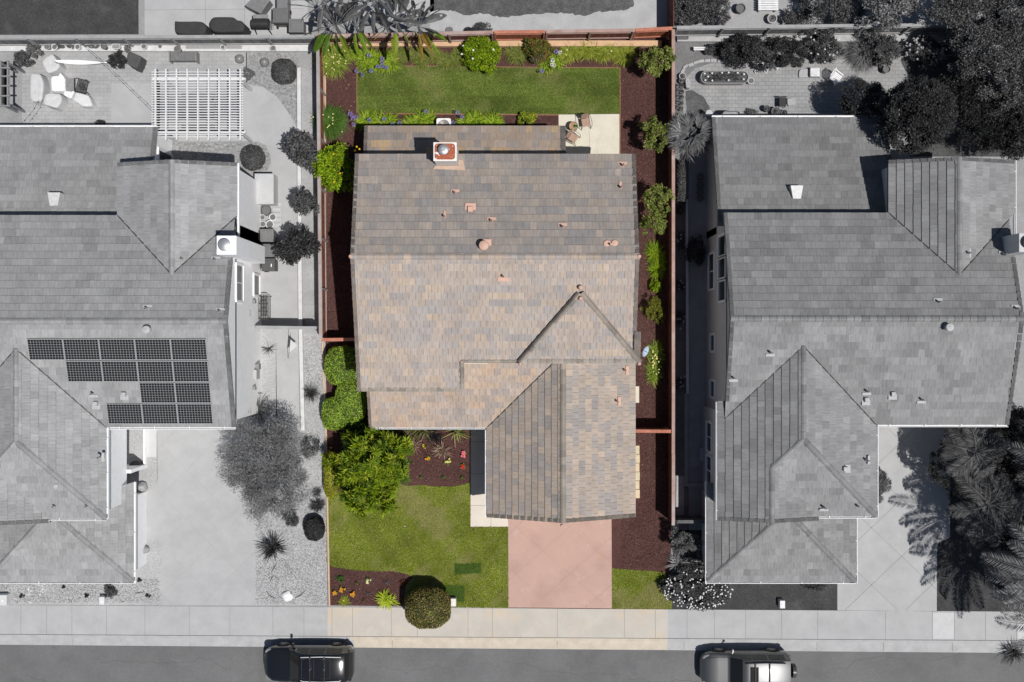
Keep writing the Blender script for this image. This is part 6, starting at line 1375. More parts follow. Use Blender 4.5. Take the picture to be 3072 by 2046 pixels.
# ================================================================= OBJECTS
def cmat(name, c, **k): return mat(name, c, **k)
paint_b = mat('paint_black', G(.008), rough=.12, var=0, fine=0, bump=0, coat=1.0, spec=.6)
paint_s = mat('paint_silver', G(.13), rough=.42, var=0, fine=0, bump=0, coat=.8, metal=.75)
carglass = mat('car_glass', G(.012), rough=.04, var=0, fine=0, bump=0, spec=.45)
rubber = mat('rubber', G(.02), rough=.8, var=.1, fine=0, bump=0)
chrome = mat('chrome', G(.7), rough=.15, var=0, fine=0, bump=0, metal=1)
lampm = mat('lamp_clear', G(.25), rough=.1, var=0, fine=0, bump=0, spec=.8)
blackp = mat('black_plastic', G(.02), rough=.5, var=0, fine=0, bump=0)
def smooth_interp(xs, ys, x):
    if x <= xs[0]: return ys[0]
    for i in range(len(xs) - 1):
        if x <= xs[i + 1]:
            t = (x - xs[i]) / (xs[i + 1] - xs[i]); return ys[i] + (ys[i + 1] - ys[i]) * t
    return ys[-1]
def suv(label, X, Y, paint, z0=-.13, boxy=0, spare=False, crossbars=True, sunroof=False):
    t = thing('parked_car', label, 'car', (X, Y, z0), None, None, pi)
    # station: x, half width, deck z at centre, roof flag
    st = [(-2.38, .56, .80), (-2.32, .76, 1.02), (-2.20, .87, 1.22 + .2 * boxy), (-2.02 - .12 * boxy, .92, 1.62), (-1.78, .935, 1.70), (-1.2, .95, 1.745), (-.5, .955, 1.755), (.05, .955, 1.72), (.32, .955, 1.66),
          (.98, .95, 1.12), (1.08, .945, 1.10), (1.5, .94, 1.06), (1.90, .915, .99), (2.14, .85, .90), (2.32, .70, .80), (2.42, .46, .66)]
    belt = 1.06
    rows = []
    for x, w, zc in st:
        bz = min(belt, zc - .03)
        if zc > 1.3:
            k = (zc - 1.1) / .65; wr = w * (1 - .235 * k)
            pr = [(w * .93, .30), (w * 1.0, .50), (w * 1.005, .78), (w * .985, bz - .05), (w * .955, bz + .01), (wr + (w * .955 - wr) * .12, zc - .10), (wr * .94, zc - .045), (wr * .72, zc - .012), (wr * .35, zc), (0, zc + .004)]
        else:
            pr = [(w * .93, .30), (w * 1.0, .46), (w * 1.005, min(.74, zc - .12)), (w * .985, max(.5, bz - .09)), (w * .94, bz - .035), (w * .86, zc - .035), (w * .74, zc - .01), (w * .52, zc - .004), (w * .28, zc), (0, zc + .004)]
        rows.append([(x, y, z) for y, z in pr])
    n = len(rows[0]); mb = MB(); V = []
    for r_ in rows: V += r_ + [(x, -y, z) for x, y, z in r_[:-1][::-1]]
    m = 2 * n - 1
    F = [(i * m + j, (i + 1) * m + j, (i + 1) * m + j + 1, i * m + j + 1) for i in range(len(rows) - 1) for j in range(m - 1)]
    F += [tuple(range(m)), tuple((len(rows) - 1) * m + j for j in range(m - 1, -1, -1))]
    mb.add(V, F); body = mb.build('body', paint, t, smooth=True, local=True, angle=28)
    def pt(fi, fj):
        """point at fractional station, level on the left side; level>n-1 crosses to the right"""
        i = min(int(fi), len(rows) - 2); u = fi - i; j = min(int(fj), m - 2); v = fj - j
        a = Vec(V[i * m + j]).lerp(Vec(V[(i + 1) * m + j]), u); b = Vec(V[i * m + j + 1]).lerp(Vec(V[(i + 1) * m + j + 1]), u); return a.lerp(b, v)
    def patch(name, i0, i1, j0, j1, mt, off=.012, ni=6, nj=6, par=None, shape=None):
        q = MB(); pts = []
        for a in range(ni + 1):
            for b in range(nj + 1):
                ii = i0 + (i1 - i0) * a / ni; jj = j0 + (j1 - j0) * b / nj
                if shape: ii, jj = shape(a / ni, b / nj, ii, jj)
                p = pt(ii, jj); e = .03; du = pt(min(ii + e, len(rows) - 1.01), jj) - pt(max(ii - e, 0), jj); dv = pt(ii, min(jj + e, m - 1.01)) - pt(ii, max(jj - e, 0))
                nn = du.cross(dv)
                if nn.length > 1e-9: nn.normalize()
                c = Vec((p.x, p.y, p.z)) - Vec((p.x * .8, 0, .8))
                if nn.dot(c) < 0: nn = -nn
                pts.append(tuple(p + nn * off))
        q.add(pts, [(a * (nj + 1) + b, (a + 1) * (nj + 1) + b, (a + 1) * (nj + 1) + b + 1, a * (nj + 1) + b + 1) for a in range(ni) for b in range(nj)])
        return q.build(name, mt, par or t, smooth=True, local=True)
    c = n - 1
    patch('windshield', 8.08, 8.92, 5.4, 2 * c - 5.4, carglass, ni=4, nj=10)
    patch('rear_window', 2.05, 2.85, 5.6, 2 * c - 5.6, carglass, ni=4, nj=10)
    for j0, j1 in ((4.12, 4.88), (2 * c - 4.88, 2 * c - 4.12)):
        for i0, i1 in ((3.7, 5.25), (5.35, 6.6), (6.68, 8.35)):
            o = patch('side_window', i0, i1, j0, j1, carglass, ni=6, nj=3)
            a, b = pt(i0, (4.08 if j0 < c else 2 * c - 4.08)), pt(i1, (4.08 if j0 < c else 2 * c - 4.08)); q = MB(); s_ = 1 if a.y > 0 else -1
            q.tube([(a.x, a.y + s_ * .012, a.z), (b.x, b.y + s_ * .012, b.z)], .008, 5); q.build('window_trim', chrome, o, local=True)
    # hood seams, panel gaps
    q = MB()
    for s_ in (1, -1): q.tube([(.99, s_ * .74, 1.118), (1.5, s_ * .73, 1.055), (2.05, s_ * .66, .965)], .006, 4)
    q.build('hood_seam', blackp, t, local=True)
    for s_ in (-1, 1):
        q = MB(); q.tube([(2.02, s_ * .82, .93), (2.2, s_ * .74, .86), (2.3, s_ * .62, .80)], [.04, .07, .05], 8); q.build('headlight', lampm, t, smooth=True, local=True)
        q = MB(); q.tube([(-2.2, s_ * .86, 1.12), (-2.29, s_ * .82, .95)], [.05, .05], 6); q.build('tail_light', mat('tail_lens', G(.12), rough=.15, var=0, fine=0, bump=0), t, smooth=True, local=True)
        q = MB(); q.cbox(.78, s_ * 1.06, 1.06, .12, .22, .13, 0, None, .8); q.cbox(.80, s_ * .94, 1.02, .08, .1, .05); q.build('mirror', paint, t, local=True, bevel=.02)
        q = MB(); q.tube([(.25, s_ * .60, 1.70), (.12, s_ * .63, 1.775), (-.8, s_ * .66, 1.80), (-1.75, s_ * .63, 1.77), (-1.85, s_ * .61, 1.70)], .026, 6); q.build('roof_rail', mat('rail_silver', G(.55), rough=.3, var=0, fine=0, bump=0) if not spare else blackp, t, smooth=True, local=True)
    if crossbars:
        for x in (-.25, -1.0):
            q = MB(); q.cbox(x, 0, 1.815, .045, 1.28, .03); [q.cbox(x, s_ * .63, 1.80, .1, .06, .05) for s_ in (-1, 1)]; q.build('crossbar', blackp if not spare else blackp, t, local=True, bevel=.008)
        for x in (() if spare else (-.25, -1.0)):
            for y in (-.6, 0, .6): q = MB(); q.cbox(x, y, 1.835, .06, .09, .02); q.build('bar_clamp', chrome, t, local=True)
    q = MB()
    if sunroof: q.prism([(.0 - .0, -.42), (.0, .42), (-.42, .42), (-.42, -.42)], 1.735, 1.772); q.build('sunroof', carglass, t, local=True, bevel=.01)
    else:
        for a, b in (((.2, -.5), (.2, .5)), ((-1.3, -.5), (-1.3, .5)), ((.2, .5), (-1.3, .5)), ((.2, -.5), (-1.3, -.5)), ((-.45, -.5), (-.45, .5))): q.tube([(a[0], a[1], 1.70 + (.055 if a[0] < .1 else .0)), (b[0], b[1], 1.70 + (.055 if b[0] < .1 else .0))], .005, 4)
        q.build('roof_seam', mat('seam_grey', G(.12), var=0, fine=0, bump=0), t, local=True)
    if spare:
        q = MB(); ring = []
        for k in range(2):
            pass
        cy_ = MB(); nn_ = 24
        for x, r_ in ((-2.34, .30), (-2.36, .37), (-2.52, .37), (-2.56, .33), (-2.575, .0)):
            cy_.V += [(x, r_ * cos(2 * pi * i / nn_), .98 + r_ * sin(2 * pi * i / nn_)) for i in range(nn_)]
        for k in range(4):
            for i in range(nn_): cy_.F.append((k * nn_ + i, (k + 1) * nn_ + i, (k + 1) * nn_ + (i + 1) % nn_, k * nn_ + (i + 1) % nn_)); cy_.C.append((1, 1, 1))
        cy_.build('spare_wheel', mat('spare_cover', G(.06), rough=.35, var=0, fine=0, bump=0), t, smooth=True, local=True)
    # wheels
    for x in (-1.42, 1.40):
        for s_ in (-1, 1):
            w_ = MB(); nn_ = 28; prof = [(.24, .70), (.355, .72), (.365, .76), (.365, .90), (.35, .955), (.25, .965)]
            for r_, y in prof: w_.V += [(x + r_ * cos(2 * pi * i / nn_), s_ * y, .365 + r_ * sin(2 * pi * i / nn_)) for i in range(nn_)]
            for k in range(len(prof) - 1):
                for i in range(nn_): w_.F.append((k * nn_ + i, k * nn_ + (i + 1) % nn_, (k + 1) * nn_ + (i + 1) % nn_, (k + 1) * nn_ + i)); w_.C.append((1, 1, 1))
            wo_ = w_.build('wheel', rubber, t, smooth=True, local=True)
            rm = MB()
            for k in range(6):
                a = k * pi / 3; rm.tube([(x, s_ * .955, .365), (x + .24 * cos(a), s_ * .95, .365 + .24 * sin(a))], [.035, .028], 6)
            rm.tube([(x + .245 * cos(2 * pi * i / 24), s_ * .955, .365 + .245 * sin(2 * pi * i / 24)) for i in range(24)], .014, 5, closed=True)
            rm.build('rim', mat('alloy', G(.35), rough=.3, var=0, fine=0, bump=0, metal=.8), wo_, smooth=True, local=True)
            dk_ = MB(); dk_.V = [(x + .24 * cos(2 * pi * i / 20), s_ * .93, .365 + .24 * sin(2 * pi * i / 20)) for i in range(20)]; dk_.F = [tuple(range(20))]; dk_.C = [(1, 1, 1)]; dk_.build('brake_shadow_disc', blackp, wo_, local=True)
            ar = MB(); ar.tube([(x + .43 * cos(pi * i / 12), s_ * .93, .365 + .43 * sin(pi * i / 12)) for i in range(13)], .05, 6); ar.build('wheel_arch', blackp, t, smooth=True, local=True)
    return t
suv('black sport utility vehicle with roof crossbars parked on the street at the lower left', -10.83, -17.2, paint_b)
suv('silver grey sport utility vehicle with a spare wheel on its tailgate, lower right', 12.5, -17.52, paint_s, boxy=1, spare=True, crossbars=True, sunroof=True)

# ---- generic builders
def pot(label, px, py_, rp, h, c, soil=None, group=None, plant=None, z=0.0, cat='plant pot', rough=.7, name='plant_pot', ry=1, hollow=True, m=None):
    X, Y, _ = P(px, py_, z + h); r = PX(rp, z + h); t = thing(name, label, cat, (X, Y, z), group)
    b = MB(); b.lathe(X, Y, [(.01, z), (r * .72, z), (r * .98, z + h * .85), (r * 1.06, z + h * .86), (r * 1.06, z + h), (r * .86, z + h), (r * .84, z + h * .8)], 20, sy=ry)
    b.build('pot', m or mat('pot_%d_%d' % (int(c * 100), int(rough * 10)), G(c), rough=rough, var=.12, scale=6, bump=.1), t, smooth=True)
    if hollow: s_ = MB(); s_.lathe(X, Y, [(r * .84, z + h * .8), (.01, z + h * .84)], 16, sy=ry); s_.build('soil', mat('potting_soil', G(soil if soil is not None else .07), rough=1, var=.3, scale=20, bump=.6), t)
    if plant: foliage('leaves', t, (X, Y, z + h * 1.05), (r * .8, r * .8 * ry, r * .6), plant, .06, .03, K2, int(px), clump=.4, nc=9, lo=-.1)
    return t
def cover(label, pts, h, c, name='furniture_cover', cat='covered furniture', top=.82, seed=1, peak=None):
    """fabric cover over a piece of garden furniture: outline (photo px at base) with rounded, sagging top"""
    g_ = [P(x, y, h)[:2] for x, y in pts]; n0 = len(g_); cx_ = sum(p[0] for p in g_) / n0; cy_ = sum(p[1] for p in g_) / n0
    rr = random.Random(seed); pl = []
    for i in range(n0):
        a, b = g_[i], g_[(i + 1) % n0]
        for k in range(6): t_ = k / 6; pl.append((a[0] + (b[0] - a[0]) * t_, a[1] + (b[1] - a[1]) * t_))
    # soften corners
    for _ in range(2): pl = [((pl[i - 1][0] + 2 * pl[i][0] + pl[(i + 1) % len(pl)][0]) / 4, (pl[i - 1][1] + 2 * pl[i][1] + pl[(i + 1) % len(pl)][1]) / 4) for i in range(len(pl))]
    n = len(pl); mb = MB(); lv = [(1.06, 0), (1.03, .3), (1.0, .85), (.97, .97), (.90, 1.0), (.6, 1.0), (.25, .985)]
    for s_, z in lv:
        for i, (x, y) in enumerate(pl):
            w = 1 + .035 * sin(i * 1.9 + seed) * (1 - z) + rr.uniform(-.008, .008)
            mb.V.append((cx_ + (x - cx_) * s_ * w, cy_ + (y - cy_) * s_ * w, h * z + rr.uniform(-.012, .012) * (z > .5)))
    mb.V.append((cx_, cy_, h * .97))
    for k in range(len(lv) - 1):
        for i in range(n): mb.F.append((k * n + i, k * n + (i + 1) % n, (k + 1) * n + (i + 1) % n, (k + 1) * n + i))
    k = len(lv) - 1
    for i in range(n): mb.F.append((k * n + i, k * n + (i + 1) % n, len(mb.V) - 1))
    mb.C = [(1, 1, 1)] * len(mb.F)
    area = sum(pl[i][0] * pl[(i + 1) % n][1] - pl[(i + 1) % n][0] * pl[i][1] for i in range(n))
    if area < 0: mb.F = [f[::-1] for f in mb.F]
    o = mb.build(name, mat('cover_%d' % int(c * 100), G(c), rough=.8, var=.08, scale=4, fine=.05, bump=.15), None, smooth=True, angle=50)
    return retag(o, label, cat)
def bin_(label, px, py_, w, d, h, c, rz=0, seed=0, lidc=None):
    X, Y, _ = P(px, py_, h); t = thing('trash_bin', label, 'trash bin', (X, Y, 0)); m = mat('bin_%d' % int(c * 100), G(c), rough=.55, var=.08, scale=5, fine=0, bump=.05)
    b = MB(); b.cbox(X, Y, h * .46, w * .82, d * .82, h * .88, rz, None, 1.12); b.build('body', m, t, bevel=.03)
    b = MB(); b.cbox(X, Y, h - .05, w, d, .08, rz, None, .95); b.cbox(X, Y, h + .0, w * .72, d * .72, .04, rz, None, .95)
    b.build('lid', mat('bin_lid_%d' % int((lidc or c) * 100), G(lidc or c), rough=.5, var=.08, scale=5, fine=0, bump=.05), t, bevel=.02)
    b = MB(); b.tube([(X - w * .58 * cos(rz) - d * .4 * -sin(rz), Y - w * .58 * sin(rz) - d * .4 * cos(rz), h - .1), (X - w * .58 * cos(rz) + d * .4 * -sin(rz), Y - w * .58 * sin(rz) + d * .4 * cos(rz), h - .1)], .016, 6); b.build('handle', blackp, t)
    for s_ in (-1, 1):
        b = MB(); xx, yy = X - w * .42 * cos(rz) - s_ * d * .42 * sin(rz), Y - w * .42 * sin(rz) + s_ * d * .42 * cos(rz); b.tube([(xx + sin(rz) * .03, yy - cos(rz) * .03, .12), (xx - sin(rz) * .03, yy + cos(rz) * .03, .12)], .12, 14); b.build('wheel', rubber, t)
    return t
# ---- middle lot objects
X, Y, _ = P(1331, 376, .8); t = thing('air_conditioner', 'square white air conditioner with round fan grille at the rear wall', 'air conditioner', (X, Y, 0))
b = MB(); r0_ = .10; w_ = .385; b.prism(arc(X + w_ - r0_, Y + w_ - r0_, r0_, 0, 90, 5) + arc(X - w_ + r0_, Y + w_ - r0_, r0_, 90, 180, 5) + arc(X - w_ + r0_, Y - w_ + r0_, r0_, 180, 270, 5) + arc(X + w_ - r0_, Y - w_ + r0_, r0_, 270, 360, 5), 0.02, .78)
b.build('case', mat('ac_white', (.72, .70, .66), rough=.5, var=.05, scale=5, bump=.05), t)
b = MB(); b.cyl(X, Y, .76, .785, .31, .31, 28); fo_ = b.build('fan_well', mat('fan_dark', (.16, .15, .14), rough=.6, var=.3, scale=12, bump=0), t)
b = MB()
for k in (.10, .17, .24, .31): b.tube([(X + k * cos(2 * pi * i / 28), Y + k * sin(2 * pi * i / 28), .80) for i in range(28)], .008, 5, closed=True)
for k in range(12): a = k * pi / 6; b.tube([(X + .05 * cos(a), Y + .05 * sin(a), .80), (X + .31 * cos(a), Y + .31 * sin(a), .80)], .005, 4)
b.build('grille', steel, t)
b = MB()
for k in range(4): a = k * pi / 2; b.add([(X, Y, .79), (X + .2 * cos(a), Y + .2 * sin(a), .79), (X + .2 * cos(a + .7), Y + .2 * sin(a + .7), .789)], [(0, 1, 2)])
b.build('fan', mat('fan_copper', (.35, .2, .12), rough=.5, var=.1, fine=0, bump=0), fo_)
seatm = mat('sling_taupe', (.36, .24, .18), rough=.8, var=.08, scale=8, fine=.06, bump=.1)
frm = mat('frame_bronze', (.06, .045, .035), rough=.45, var=.1, fine=0, bump=0, metal=.3)
def patio_chair(label, px, py_, rz):
    X, Y, _ = P(px, py_, .42); t = thing('patio_chair', label, 'chair', (X, Y, 0), 'chairs on the rear patio', None, rz)
    b = MB(); n = 8
    def slab(pts, w, th):
        V = []
        for x, z in pts: V += [(x, -w, z), (x, w, z), (x, w, z - th), (x, -w, z - th)]
        F = []
        for k in range(len(pts) - 1): F += [(4 * k + j, 4 * k + (j + 1) % 4, 4 * k + 4 + (j + 1) % 4, 4 * k + 4 + j) for j in range(4)]
        F += [(3, 2, 1, 0), tuple(4 * (len(pts) - 1) + j for j in range(4))]; return V, F
    b.add(*slab([(.24, .435), (.2, .445), (.0, .425), (-.19, .41)], .21, .03)); b.build('seat', seatm, t, local=True, bevel=.008)
    b = MB(); b.add(*slab([(-.21, .44), (-.26, .62), (-.33, .92)], .2, .025)); b.build('backrest', seatm, t, local=True, bevel=.008)
    for s_ in (-1, 1):
        b = MB(); b.tube([(-.31, s_ * .21, .88), (-.28, s_ * .25, .72), (-.1, s_ * .29, .64), (.12, s_ * .31, .63), (.27, s_ * .29, .58), (.31, s_ * .26, .45), (.32, s_ * .25, .03), (.34, s_ * .245, .015), (-.3, s_ * .245, .015)], .0135, 7); b.build('armrest', frm, t, smooth=True, local=True)
        b = MB(); b.tube([(-.2, s_ * .225, .42), (-.28, s_ * .245, .02)], .012, 6); b.tube([(.24, s_ * .22, .42), (.31, s_ * .255, .42)], .012, 6); b.tube([(-.34, s_ * .205, .93), (-.26, s_ * .215, .6), (-.2, s_ * .22, .42), (.24, s_ * .22, .43)], .012, 6); b.build('leg', frm, t, smooth=True, local=True)
    return t
patio_chair('taupe patio chair beside the round table, farther from the house roof', 1757, 366, radians(-80))
patio_chair('taupe patio chair touching the edge of the rear roof in the picture', 1719, 412, radians(-32))
X, Y, _ = P(1720, 378, .5); t = thing('side_table', 'small round table with slatted brown top between the patio chairs', 'table', (X, Y, 0))
b = MB(); b.cyl(X, Y, .47, .495, .225, .225, 28); b.build('table_top', mat('table_wood', (.33, .2, .11), rough=.6, var=.4, scale=9, bump=.1), t)
b = MB(); b.tube([(X + .235 * cos(2 * pi * i / 28), Y + .235 * sin(2 * pi * i / 28), .485) for i in range(28)], .014, 6, closed=True); b.build('rim', frm, t, smooth=True)
for k in range(3): a = k * 2.094; b = MB(); b.tube([(X + .18 * cos(a), Y + .18 * sin(a), .46), (X + .22 * cos(a), Y + .22 * sin(a), .0)], .013, 6); b.build('leg', frm, t)
b = MB(); b.tube([(X + .22 * cos(2 * pi * i / 20), Y + .22 * sin(2 * pi * i / 20), .03) for i in range(20)], .013, 6, closed=True); b.build('foot_ring', frm, t)
X, Y, _ = P(1728, 378, .6); t = thing('potted_plant', 'tiny bright green potted plant standing on the round table', 'plant', (X, Y, .496))
b = MB(); b.lathe(X, Y, [(.01, .496), (.05, .496), (.065, .58), (.055, .58), (.01, .57)], 14); b.build('pot', mat('pot_cream', (.6, .5, .35), var=.1), t, smooth=True)
foliage('leaves', t, (X, Y, .61), (.11, .11, .07), 160, .06, .03, [(.03, .26, .03, 1), (.05, .35, .05, 1), (.02, .15, .02, 1)], 3, clump=.4, nc=8)
def meter_box(label, px, py_, w=.3, d=.45, c=(.66, .62, .58), top=None):
    X, Y, _ = P(px, py_, .35); t = thing('utility_box', label, 'utility box', (X, Y, 0)); b = MB(); b.cbox(X, Y, .19, w, d, .38, 0, None, .9); b.cbox(X, Y, .385, w * .93, d * .93, .03)
    o = b.build('box', mat('util_%d' % int(c[2] * 100), c, rough=.5, var=.06, scale=5, bump=.05), t, bevel=.02)
    b = MB(); b.lathe(X, Y - .02, [(.06, .40), (.05, .42), (.01, .43)], 12); b.build('cap', whitep, t, smooth=True)
meter_box('pale utility box beside the round dark bush on the front lawn', 1360, 1807)
meter_box('pale utility box on the dark lawn in front of the right garage', 2347, 1813, c=G(.6))
meter_box('pale utility box in the left front gravel beside the larger dark shrub', 306, 1802, c=G(.6))
meter_box('pale square pad box in the lower left corner of the left yard', 8, 1800, .5, .6, G(.55))
X, Y, _ = P(1215, 1578); b = MB(); b.cyl(X, Y, 0, .03, .10, .10, 16, (.05, .045, .04)); b.cyl(X, Y, .03, .05, .03, .03, 12, (.6, .6, .6)); retag(b.build('sprinkler_head', mat('sprinkler', col=True), None), 'round dark sprinkler head in the middle of the front lawn', 'sprinkler')
# ---- pergola
def pergola():
    z = 2.55; X0, Y1, _ = P(455, 213, z); X1, Y0, _ = P(731, 415, z); t = thing('pergola', 'white slatted pergola standing over the left patio slab', 'pergola', ((X0 + X1) / 2, (Y0 + Y1) / 2, 0)); m = mat('pergola_white', G(.62), rough=.6, var=.06, scale=4, fine=.04, bump=.1)
    for k in range(9):
        x = X0 + .18 + (X1 - X0 - .36) * k / 8; b = MB(); b.box(x - .035, x + .035, Y0 - .08, Y1 + .12, z - .16, z - .002); b.build('beam', m, t)
    for k in range(26):
        y = Y0 + (Y1 - Y0) * (k + .5) / 26; b = MB(); b.box(X0, X1, y - .021, y + .021, z, z + .045); b.build('slat', m, t)
    for y in (Y0 + .35, Y1 - .35): b = MB(); b.box(X0 - .05, X1 + .05, y - .05, y + .05, z - .34, z - .165); b.build('header', m, t)
    for x in (X0 + .45, X1 - .25):
        for y in (Y0 + .35, Y1 - .35): b = MB(); b.box(x - .07, x + .07, y - .07, y + .07, 0, z - .342); b.build('post', m, t)
pergola()
X, Y, _ = P(590, 330, .7); t = thing('outdoor_table', 'long table with benches in the shade under the pergola', 'table', (X, Y, 0)); gm_ = mat('table_grey', G(.22), var=.15, scale=4, bump=.1)
b = MB(); b.cbox(X, Y, .73, 1.9, .9, .05); b.build('table_top', gm_, t)
for a, c in ((-1, -1), (1, -1), (1, 1), (-1, 1)): b = MB(); b.cbox(X + a * .8, Y + c * .35, .35, .08, .08, .7); b.build('leg', gm_, t)
for s_, lb in ((-1, 'lower'), (1, 'upper')):
    b = MB(); b.cbox(X, Y + s_ * .85, .43, 1.8, .32, .05); b.cbox(X - .7, Y + s_ * .85, .2, .06, .3, .4); b.cbox(X + .7, Y + s_ * .85, .2, .06, .3, .4); retag(b.build('bench', gm_, None), 'grey bench on the %s side of the table under the pergola' % lb, 'bench')
# small dark arbour at left edge
t = thing('arbour', 'dark slatted arbour bench at the left edge of the picture', 'arbour', P(10, 250, 0)); dkm = mat('arbour_dark', G(.22), rough=.7, var=.15, scale=4, bump=.1)
for y in (204, 229, 258, 288, 318): a = P(-40, y, 1.9); c = P(31, y, 1.9); b = MB(); b.box(a[0], c[0], a[1] - .035, a[1] + .035, 1.85, 1.95); b.build('slat', dkm, t)
for x in (2, 24): a = P(x, 182, 1.8); c = P(x, 320, 1.8); b = MB(); b.box(a[0] - .04, a[0] + .04, c[1], a[1], 1.72, 1.845); b.build('beam', dkm, t)
for x in (2, 24):
    for y in (190, 312): a = P(x, y, 1.8); b = MB(); b.box(a[0] - .05, a[0] + .05, a[1] - .05, a[1] + .05, 0, 1.715); b.build('post', dkm, t)
a = P(4, 185, .45); c = P(22, 316, .45); b = MB(); b.box(a[0], c[0], c[1], a[1], .38, .45); b.build('seat', mat('arbour_seat', G(.02)), t)
cover('grey covered armchair, uppermost of the covered patio furniture', [(122, 183), (156, 157), (180, 196), (170, 210), (141, 221)], .85, .52, seed=1)
cover('long grey covered sofa at the left side of the patio set', [(89, 220), (120, 220), (131, 250), (125, 304), (89, 305)], .8, .50, seed=2)
cover('grey covered armchair, lowest of the covered patio furniture', [(134, 279), (180, 280), (186, 300), (171, 325), (127, 312)], .85, .53, seed=3)
cover('small pale square covered stool beside the covered lounge', [(202, 261), (225, 273), (212, 297), (188, 284)], .5, .68, seed=4)
cover('pale covered lounge chair pointing to the lower right', [(227, 275), (266, 285), (276, 312), (274, 319), (247, 319), (217, 298)], .6, .60, seed=5)
cover('bright white cloth covered table in the middle of the patio set', [(152, 228), (176, 227), (180, 216), (194, 234), (194, 270), (178, 273), (153, 273)], .7, .80, 'tablecloth', 'covered table', seed=6)
cover('dark covered chair beside the feathery bush on the left patio', [(381, 158), (390, 154), (424, 168), (421, 182), (410, 207), (380, 192)], .8, .075, seed=7)
cover('dark covered grill, left of the two behind the rear fence', [(522, 62), (538, 64), (606, 63), (619, 78), (617, 96), (609, 103), (541, 103), (522, 95)], 1.05, .04, 'grill_cover', 'covered grill', seed=8)
cover('large dark covered grill, right of the two behind the rear fence', [(624, 68), (637, 50), (700, 50), (712, 60), (726, 62), (735, 78), (729, 95), (690, 97), (660, 97), (634, 93)], 1.15, .045, 'grill_cover', 'covered grill', seed=9)
# smoker
X, Y, _ = P(781, 70, 1.0); t = thing('barrel_smoker', 'black barrel smoker with a shelf beside the covered grills', 'grill', (X, Y, 0))
b = MB(); b.tube([(X - .45, Y, .9), (X - .44, Y, .9), (X + .44, Y, .9), (X + .45, Y, .9)], [.2, .27, .27, .2], 20); b.build('barrel', mat('smoker_black', G(.03), rough=.4, var=.2, scale=6, fine=0, bump=0), t, smooth=True)
b = MB(); b.cbox(X, Y + .38, .95, .8, .2, .03); b.build('shelf', gm_, t)
for k in range(4): b = MB(); b.tube([(X + .5 + k * .055, Y - .3, .92), (X + .5 + k * .055, Y + .22, .92)], .012, 5); b.build('side_bar', steel, t)
for a in (-.35, .35):
    for c in (-.25, .25): b = MB(); b.tube([(X + a, Y + c * .6, .75), (X + a * 1.2, Y + c * 1.4, 0)], .02, 6); b.build('leg', blackp, t)
# crate, bins
pts = [P(x, y, .8)[:2] for x, y in ((734, 16), (761, -10), (810, 0), (781, 41))]; b = MB(); b.prism(pts, 0, .8)
retag(b.build('storage_box', mat('box_grey', G(.17), rough=.6, var=.15, scale=4, bump=.1), None, bevel=.03), 'tilted grey storage box with a strap at the top edge of the rear patio', 'storage box')
bin_('grey trash bin behind the rear fence, left of its pair', 841, 45, .80, .85, 1.05, .13, pi / 2); bin_('grey trash bin behind the rear fence, right and lower of its pair', 888, 76, .74, .82, 1.05, .16, pi / 2); bin_('grey trash bin cut off by the top edge of the picture', 846, 2, .78, .6, 1.05, .17, pi / 2)
bin_('grey trash bin nearest the buckets beside the left house', 800, 706, .74, .70, 1.05, .17, 0); bin_('grey trash bin half under the white chimney, middle of the three', 802, 751, .80, .72, 1.05, .15, 0); bin_('darkest trash bin with a white sticker, lowest of the three', 804, 794, .72, .70, 1.05, .07, 0, lidc=.08)
X, Y, _ = P(814, 796, 1.08); b = MB(); b.cbox(X, Y, 1.085, .05, .16, .01); retag(b.build('sticker', whitep, None), 'small white sticker on the lid of the darkest trash bin', 'sticker')
# locker, buckets, rack
X, Y, _ = P(793, 566, 1.1); t = thing('storage_locker', 'long pale storage locker against the left house wall', 'storage locker', (X, Y, 0)); b = MB(); b.cbox(X, Y, .5, .95, 1.55, 1.0); b.build('box', mat('locker', G(.5), rough=.6, var=.05, scale=3, bump=.05), t, bevel=.02); b = MB(); b.cbox(X - .02, Y, 1.05, 1.02, 1.62, .08); b.build('lid', mat('locker_lid', G(.45), rough=.6, var=.05, scale=3, bump=.05), t, bevel=.03)
pot('large dark round basin full of sticks beside the storage locker', 797, 631, 16, .3, .08, .14, cat='basin', name='basin')
for k, (x, y, r_, c, lb) in enumerate(((787, 652, 8.5, .6, 'small white bucket below the dark basin, left'), (818, 651, 10.5, .65, 'white bucket below the dark basin, right'), (788, 672, 9, .55, 'small pale bucket nearest the first trash bin'), (809, 673, 12, .62, 'largest pale bucket nearest the first trash bin'))): pot(lb, x, y, r_, .35, c, .35, cat='bucket', name='bucket')
b = MB(); X, Y, _ = P(832, 645)
for k in range(5): b.cbox(X, Y - .55 + k * .28, .06, .5, .2, .03)
for k in (-.2, .2): b.cbox(X + k, Y, .025, .07, 1.35, .04)
retag(b.build('wooden_pallet', mat('pallet', G(.42), var=.15, scale=6, bump=.2), None), 'pale wooden pallet lying beside the buckets', 'pallet')
X0, Y1, _ = P(776, 888, .9); X1, Y0, _ = P(803, 957, .9); t = thing('metal_rack', 'wire rack with shelves against the left house wall', 'rack', ((X0 + X1) / 2, (Y0 + Y1) / 2, 0)); b = MB()
for z in (.3, .6, .9):
    for k in range(5): x = X0 + (X1 - X0) * k / 4; b.tube([(x, Y0, z), (x, Y1, z)], .012, 5)
for k in range(4): y = Y0 + (Y1 - Y0) * k / 3; b.cbox((X0 + X1) / 2, y, .9, X1 - X0, .05, .04)
for x in (X0, X1):
    for y in (Y0, Y1): b.tube([(x, y, 0), (x, y, .95)], .015, 5)
b.build('frame', darkm, t)
